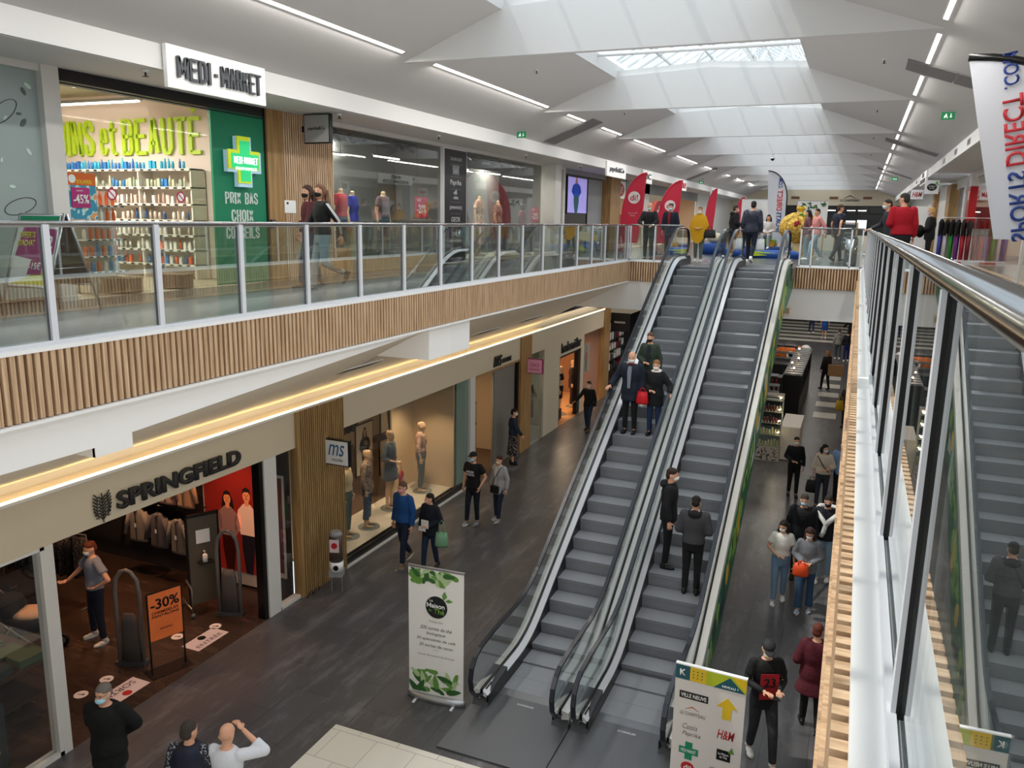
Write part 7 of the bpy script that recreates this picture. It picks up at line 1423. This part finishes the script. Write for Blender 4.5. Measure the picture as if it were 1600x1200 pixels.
pers('woman in a pink jacket and light jeans walking in front of the golden coach', -1.30, 28.1, U0, PI/2+.5, 1.66, female=True, top='#d98f8a', hem=.84, thick=.03, bottom='#8fa5b4', hair='#1d1513', mask=None, legs=('f', 'b'), arms=('back', 'bent'), shoe='#c9b9c9', yaw=20)
pers('woman with dark hair half hidden behind the woman in pink', -1.62, 29.0, U0, PI/2+.3, 1.64, female=True, top='#6a4048', hem=.85, bottom='#7f93a3', hair='#18110f', hairlen=.2, mask=None, arms=('down', 'bent'), **FAR)
pers('man in a dark navy polo shirt striding away in front of the chalkboard', -.66, 28.2, U0, -.75, 1.80, top='#1b2130', sleeve='short', hem=.86, bottom='#23262c', hair='#4a3222', mask=None, legs=('f', 'b'), arms=('down', 'back'), shoe='#141414', yaw=-20)
# right walkway
pers('man in dark grey with his hand on the corner railing, left of the red sweater', .62, 20.9, U0, PI/2+.2, 1.76, top='#33363b', hem=.86, bottom='#24272c', hair='#2b241f', mask='#cfe0ea', arms=('down', 'rail'), shoe='#141414', yaw=10, lean=.12)
pers('broad man in a bright red sweater seen from behind at the near railing', .78, 18.9, U0, .30, 1.83, top='#a80f22', hem=.88, thick=.03, bottom='#1f232b', hair='#2f2a27', mask=None, arms=('bent', 'down'), shoe='#141414', sx=1.12, deep=1.15, yaw=35)
r, H, T = pers('woman with short blond hair and pale mask in black, holding a bundled coat', 1.82, 26.3, U0, PI/2-.1, 1.70, female=True, top='#141316', hem=.82, thick=.03, bottom='#141418', hair='#c9a46a', mask='#bcd6e4', arms=('crossed', 'bent'), shoe='#141414')
q = MB(); q.ball((-.05, .28, 1.10), .22, .13, .14, 12); q.ball((.12, .26, 1.02), .15, .12, .16, 10); q.build('bundled_coat', mat('cloth_black_bundle', '#121215', .95, bump=.8, bscale=14), r)
# left escalator
y_ = 16.15; r, H, T = pers('bald man in a navy puffer coat and white mask riding down, hand on the rail', -4.08, y_, stepz(y_), PI, 1.74, top='#18202e', hem=.72, thick=.045, inner='#7b8089', bottom='#121316', hair=None, mask='#e9edf0', arms=('down', ((.33, .0, 1.17), (.40, .16, 1.02), (.3, .8, -.3))), nod=-12, shoe='#141414', sx=1.05, deep=1.1, collar='#5a1a24')
y_ = 16.75; pers('young person with a black mask in a green jacket, behind the others riding down', -3.86, y_, stepz(y_), PI, 1.62, female=True, top='#2f3d33', hem=.82, thick=.03, inner='#1d222c', bottom='#3f4e60', hair='#5a4030', mask='#101114', arms=('down', 'bent'), nod=-8, shoe='#d8d8d0')
y_ = 16.2; r, H, T = pers('woman in a black coat with a white fur hood and white mask riding down', -3.58, y_, stepz(y_), PI, 1.60, female=True, top='#131418', hem=.70, thick=.04, bottom='#1f2f4f', hair='#8a5f38', mask='#eef1f3', arms=(((.33, .0, 1.17), (.36, .18, 1.04), (.2, .8, -.3)), 'bent'), nod=-6, shoe='#141414', hood='#e6e4e0')
bag('bright red bag carried low by the woman with the fur hood', (-3.80, 16.02, stepz(16.2)+1.02), .0, .24, .26, .10, '#c0141f', handle=.08)
# right escalator
y_ = 13.45; pers('slim young man in a black hoodie and white mask standing sideways on the right escalator', -2.62, y_, stepz(y_), -PI/2+.15, 1.82, top='#15161a', hem=.84, thick=.028, bottom='#111215', hair='#33231a', mask='#f2f2f2', arms=('down', 'down'), shoe='#141414', hood='#15161a', yaw=0, sx=.95)
y_ = 13.05; pers('man in a dark grey jacket seen from behind, head bowed on the right escalator', -2.10, y_, stepz(y_), .05, 1.74, top='#3d3d41', hem=.88, thick=.035, bottom='#121316', hair='#1c1512', mask=None, arms=('bent', 'bent'), legs=('stand', 'stand'), nod=-22, shoe='#141414', hood='#1a1a1c', collar='#d8d8d8', sx=1.05)
# lower floor, left
pers('man in a black top and mask walking past the orange lit shop', -7.9, 25.6, 0.003, PI-.15, 1.74, top='#17181a', hem=.86, bottom='#26313d', hair='#221a16', mask='#d5e2ea', arms=('down', 'side'), legs=('f2', 'b2'), shoe='#141414')
FLK = spots_mat('cloth_floral_black', '#191a1e', '#a8a29c', 26, .60, '#6a3a40')
pers('dark haired woman in a denim jacket and floral skirt at the grey sliding door', -8.72, 21.0, 0.003, -1.05, 1.66, female=True, top='#1d2a3c', hem=.92, thick=.025, botmat=FLK, bkind='skirt', blen=.30, flare=.03, hair='#1a1210', mask='#cfe3ee', arms=('down', 'fwd'), shoe='#141414')
r, H, T = pers('man in a black printed t-shirt and cap with a blue mask, beside the grey cardigan', -7.72, 16.25, 0.003, PI-.1, 1.75, top='#121214', sleeve='short', hem=.86, bottom='#161b24', hair='#1b1512', mask='#9cc8dc', cap='#16171a', arms=('pocket', 'down'), legs=('stand', 'f2'), shoe='#7d7f82', sx=1.05)
ob = text('HARLEM\nATHLETIC', r, (0, .165, 1.27), .24, .12, mat('print_white', '#d8d8d8', .7), .003, .02, name='chest_print'); ob.rotation_euler = (0, 0, PI)
r, H, T = pers('woman in a light grey cardigan wearing a black crossbody bag', -7.26, 16.70, 0.003, PI-.25, 1.60, female=True, top='#9b9a98', hem=.74, thick=.03, inner='#b9b4b0', bottom='#1d2838', hair='#3a1f18', mask='#d8caa2', arms=('down', 'down'), legs=('f2', 'stand'), shoe='#9a9a9a')
q = MB(); q.box(-.11, .11, .16, .24, .80, .98); q.tube([(.1, .18, .97), (.0, .19, 1.2), (-.12, .10, 1.46), (-.1, -.1, 1.45), (0.05, -.16, 1.15), (.13, -.1, .95)], .009, 5); q.build('crossbody_bag', mat('cloth_black_bag', '#131316', .6), r)
pers('man in a blue sweater with pink mask and glasses in front of the lower window', -8.0, 13.55, 0.003, PI-.25, 1.80, top='#17457c', hem=.88, thick=.028, bottom='#182234', hair='#5f4636', mask='#d88f9c', glasses=True, arms=('down', 'down'), legs=('f2', 'b'), shoe='#6b5c44', sx=1.05, deep=1.1)
r, H, T = pers('woman in a dark navy coat holding papers, looking toward the man in the blue sweater', -7.42, 13.62, 0.003, PI-.1, 1.62, female=True, top='#10151f', hem=.80, thick=.035, bottom='#1c2a40', hair='#1f1512', mask='#d9a7a0', arms=('bent', 'down'), legs=('b2', 'f2'), shoe='#141414', yaw=-45, hood='#10151f')
q = MB(); q.box(-.10, .08, .22, .235, 1.02, 1.2); q.box(-.04, .14, .24, .25, .95, 1.05); q.build('papers', mat('paper_white', '#dcdcda', .7), r)
bag('pale green shopping bag hanging beside the woman in the dark navy coat', (-7.13, 13.55, 1.12), PI*.1, .26, .30, .12, '#6f9a78', handle=.26)
pers('man in a grey t-shirt, hand on hip, pushing a stroller in the dark shop', -11.05, 8.8, 0.004, PI*.9, 1.76, top='#7d8492', sleeve='short', hem=.90, bottom='#1b2130', hair='#5a2a1a', mask='#cdd8de', arms=('hip', ((.33, .1, 1.17), (.50, .22, .98), (.5, .7, -.3))), legs=('wide', 'wide'), shoe='#d2cfc8', yaw=0, nod=-8)
pers('elderly man with grey hair, glasses and blue mask in a black coat, lower left', -7.47, 5.95, 0.003, PI+.35, 1.74, top='#0f1012', hem=.72, thick=.04, bottom='#1f3038', hair='#6f6862', mask='#a9d4e4', glasses=True, arms=('behind', 'behind'), shoe='#141414', yaw=-10, sx=1.08, deep=1.15)
CHK = spots_mat('cloth_check', '#20242c', '#8d9096', 40, .56)
r, H, T = pers('man in a navy quilted vest over checked sleeves, seen from behind at the bottom edge', -6.08, 5.80, .006, .35, 1.72, top='#1d2230', topmat=CHK, hem=.86, thick=.02, bottom='#22262e', hair='#3a332e', mask=None, arms=('down', 'bent'), shoe='#141414', yaw=-20, sx=1.02, deep=1.1)
q = MB(); q.loft([(0, 0, .84, .20, .17), (0, 0, 1.1, .185, .165), (0, 0, 1.3, .225, .175), (0, 0, 1.42, .19, .14), (0, 0, 1.49, .09, .09)], n=18); q.build('vest', mat('vest_navy', '#131a2c', .6, bump=.5, bscale=14), r)
pers('bald man in a white t-shirt with one arm raised, at the bottom edge', -5.69, 5.93, .006, .15, 1.71, top='#d0d3da', sleeve='half', hem=.86, bottom='#2a2e36', hair=None, mask=None, arms=('phone', 'up'), shoe='#141414', nod=-10, sx=1.0)
# lower floor, right of the escalators
r, H, T = pers('young man in a cap and black t-shirt with a red print, looking at his phone', -.60, 10.2, .003, PI+.42, 1.74, top='#101012', sleeve='short', hem=.80, bottom='#2a2b2e', hair='#1c1512', cap='#26272a', mask='#cfc9b8', arms=('phone', 'phone'), legs=('f', 'b2'), shoe='#dcdcda', nod=-22, yaw=-10)
q = MB(); q.prism([(-.12, .98), (.12, .98), (.12, 1.34), (-.12, 1.34)], 1, .165, .172); q.build('chest_print', mat('print_red', '#a01a24', .8), r)
ob = text('23', r, (0, .176, 1.22), .15, .13, mat('print_black', '#120808', .8), .002, .02, name='print_figures'); ob.rotation_euler = (0, 0, PI)
q = MB(); q.box(-.035, .035, .34, .48, 1.155, 1.165); q.build('phone', BLACK, r)
for sd in (-1, 1): q = MB(); e, w_, d = ARM['phone']; q.cyl((sd*.22, .0, 1.26), (sd*e[0], e[1], e[2]), .058, 10, .05); q.cyl((sd*e[0], e[1], e[2]), (sd*(w_[0]+.01), w_[1]-.02, w_[2]), .05, 10, .036); q.build('under_sleeve', mat('cloth_1a1c20', '#1a1c20', .8), r)
pers('woman with short red hair in a burgundy coat and black trousers, seen from behind', -.02, 11.15, .003, .12, 1.62, female=True, top='#4a0f1c', hem=.66, thick=.05, flare=.06, bottom='#0f1013', hair='#5a2418', mask=None, arms=('bent', 'down'), legs=('f2', 'b'), shoe='#141414', yaw=-20, deep=1.1)
pers('dark haired woman in a white short sleeved blouse and light jeans', -.80, 15.1, .003, PI+.1, 1.64, female=True, top='#dcd8d0', sleeve='short', hem=.96, thick=.025, bottom='#6f8ba4', hair='#1a100e', hairlen=.14, mask='#e9ecee', arms=('down', 'bent'), legs=('b2', 'f2'), shoe='#dcdad6', nod=-15, yaw=-25)
pers('woman in a grey blazer and flared jeans carrying an orange bag', -.33, 14.95, .003, PI-.05, 1.63, female=True, top='#6f7278', hem=.82, thick=.03, bottom='#2c4866', bkind='wide', hair='#3a211a', hairlen=.22, mask='#dfe4e8', arms=('bent', 'bent'), legs=('stand', 'f2'), shoe='#9aa4b4', nod=-20)
bag('orange handbag held in front of the woman in the grey blazer', (-.42, 14.60, 1.10), .1, .26, .24, .12, '#d8481a', handle=.05)
pers('man in a black puffer jacket with a blue mask, behind the white blouse', -.52, 16.35, .003, PI, 1.80, top='#101116', hem=.82, thick=.045, bottom='#15171c', hair='#3a2f28', mask='#a9cbe0', arms=('down', 'down'), nod=-8, shoe='#141414')
r, H, T = pers('man in navy with a white sweater tied over his shoulders and a black mask', -.08, 16.5, .003, PI-.05, 1.79, top='#121721', hem=.84, thick=.028, bottom='#7f95a8', hair='#241a14', mask='#101114', arms=('down', 'down'), legs=('stand', 'f2'), shoe='#dedede', nod=-8)
q = MB(); q.tube([(.20, -.05, 1.40), (.15, -.14, 1.46), (0, -.17, 1.47), (-.15, -.14, 1.46), (-.20, -.05, 1.40), (-.17, .10, 1.38), (-.06, .17, 1.28), (0, .18, 1.20)], .05, 8); q.tube([(.20, -.05, 1.40), (.17, .10, 1.38), (.06, .17, 1.28), (0, .185, 1.2), (.03, .18, 1.05), (.07, .17, .95)], .045, 8); q.build('tied_sweater', mat('knit_white', '#dad8d4', .9, bump=.5, bscale=40), r)
pers('slim person all in black with a white mask, beside the white counter', -1.02, 21.7, .003, PI+.15, 1.60, top='#111215', hem=.84, bottom='#0f1013', hair='#1c1512', mask='#d8dde0', arms=('down', 'bent'), legs=('f2', 'stand'), shoe='#141414')
r, H, T = pers('curly haired woman in a cream sweater looking aside, dark bag in hand', -.30, 21.1, .003, PI-.1, 1.64, female=True, top='#c4b8a4', hem=.92, thick=.03, sleeve='half', bottom='#2a3038', hair='#17100e', mask='#bcd8e6', arms=('bent', 'down'), legs=('stand', 'f2'), shoe='#2a2a2a', yaw=40, hairlen=.06)
q = MB(); q.tube([(.16, .10, 1.42), (.0, .18, 1.2), (-.16, .12, 1.0)], .012, 5); q.build('bag_strap', BLACK, r)
bag('dark shopping bag in the hand of the woman in the cream sweater', H[1][0], 0, .28, .32, .12, '#1c1416', handle=.1)
pers('man in a navy vest with pale blue sleeves, half hidden by the right ledge', .12, 21.3, .003, PI, 1.74, top='#7f9bc0', hem=.86, bottom='#14171f', hair='#2a211b', mask='#d8dde0', arms=('down', 'down'), shoe='#141414', collar='#121725')
r, H, T = pers('person in dark clothes with a mustard bag, half hidden by the right ledge', .14, 30.2, .003, PI-.3, 1.62, female=True, top='#231d22', hem=.8, bottom='#1b1b20', hair='#221814', mask='#d8dde0', arms=('down', 'down'), shoe='#141414', **FAR)
bag('mustard yellow shoulder bag of the person half hidden by the right ledge', (-.10, 30.0, 1.2), .2, .26, .36, .12, '#a8861c', handle=.2)
r, H, T = pers('fair haired person in a black coat carrying a big paper bag along the black kiosk', -.80, 37.1, .003, PI/2-.9, 1.72, female=True, top='#1a1718', hem=.76, thick=.03, inner='#b9a58c', bottom='#231f22', hair='#8a6238', mask=None, arms=('down', 'fwd'), legs=('f2', 'b2'), shoe='#141414', hairlen=.05, **FAR)
bag('big kraft paper bag with a round print carried along the black kiosk', (-.42, 36.8, 1.28), .1, .62, .46, .16, '#a07850', handle=.12, name='paper_bag', soft=False)
pers('person in a grey hooded jacket seen from behind, left one of the far pair', -.52, 45.9, .003, .1, 1.66, top='#8d8b86', hem=.86, thick=.03, bottom='#4a4f56', hair='#4a3a2c', mask=None, hood='#8d8b86', arms=('down', 'down'), legs=('f2', 'b2'), **FAR)
pers('person in dark jacket and blue trousers seen from behind, right of the far pair', -.08, 45.4, .003, .0, 1.66, female=True, top='#17181d', hem=.88, thick=.03, bottom='#1c2760', hair='#1c1613', mask=None, arms=('down', 'down'), legs=('stand', 'f2'), **FAR)
pers('person in a bright blue top and blue skirt far back on the zebra tiles', -1.49, 53.9, .003, 0, 1.68, female=True, top='#1450a0', sleeve='short', hem=.85, bottom='#1a3f80', bkind='skirt', blen=.6, hair='#4a3524', mask=None, legs=('f2', 'b2'), **FAR)
pers('person in jeans walking far back, left of the blue skirt', -2.35, 56.0, .003, .2, 1.72, top='#23252c', hem=.86, bottom='#2c3a55', hair='#2a211b', mask=None, legs=('f', 'b'), **FAR)
pers('person in black farthest back beside the right ledge', .05, 52.5, .003, .1, 1.72, top='#1a1518', hem=.7, thick=.04, bottom='#2a1d22', hair='#1f1713', mask=None, arms=('side', 'down'), **FAR)
flush()
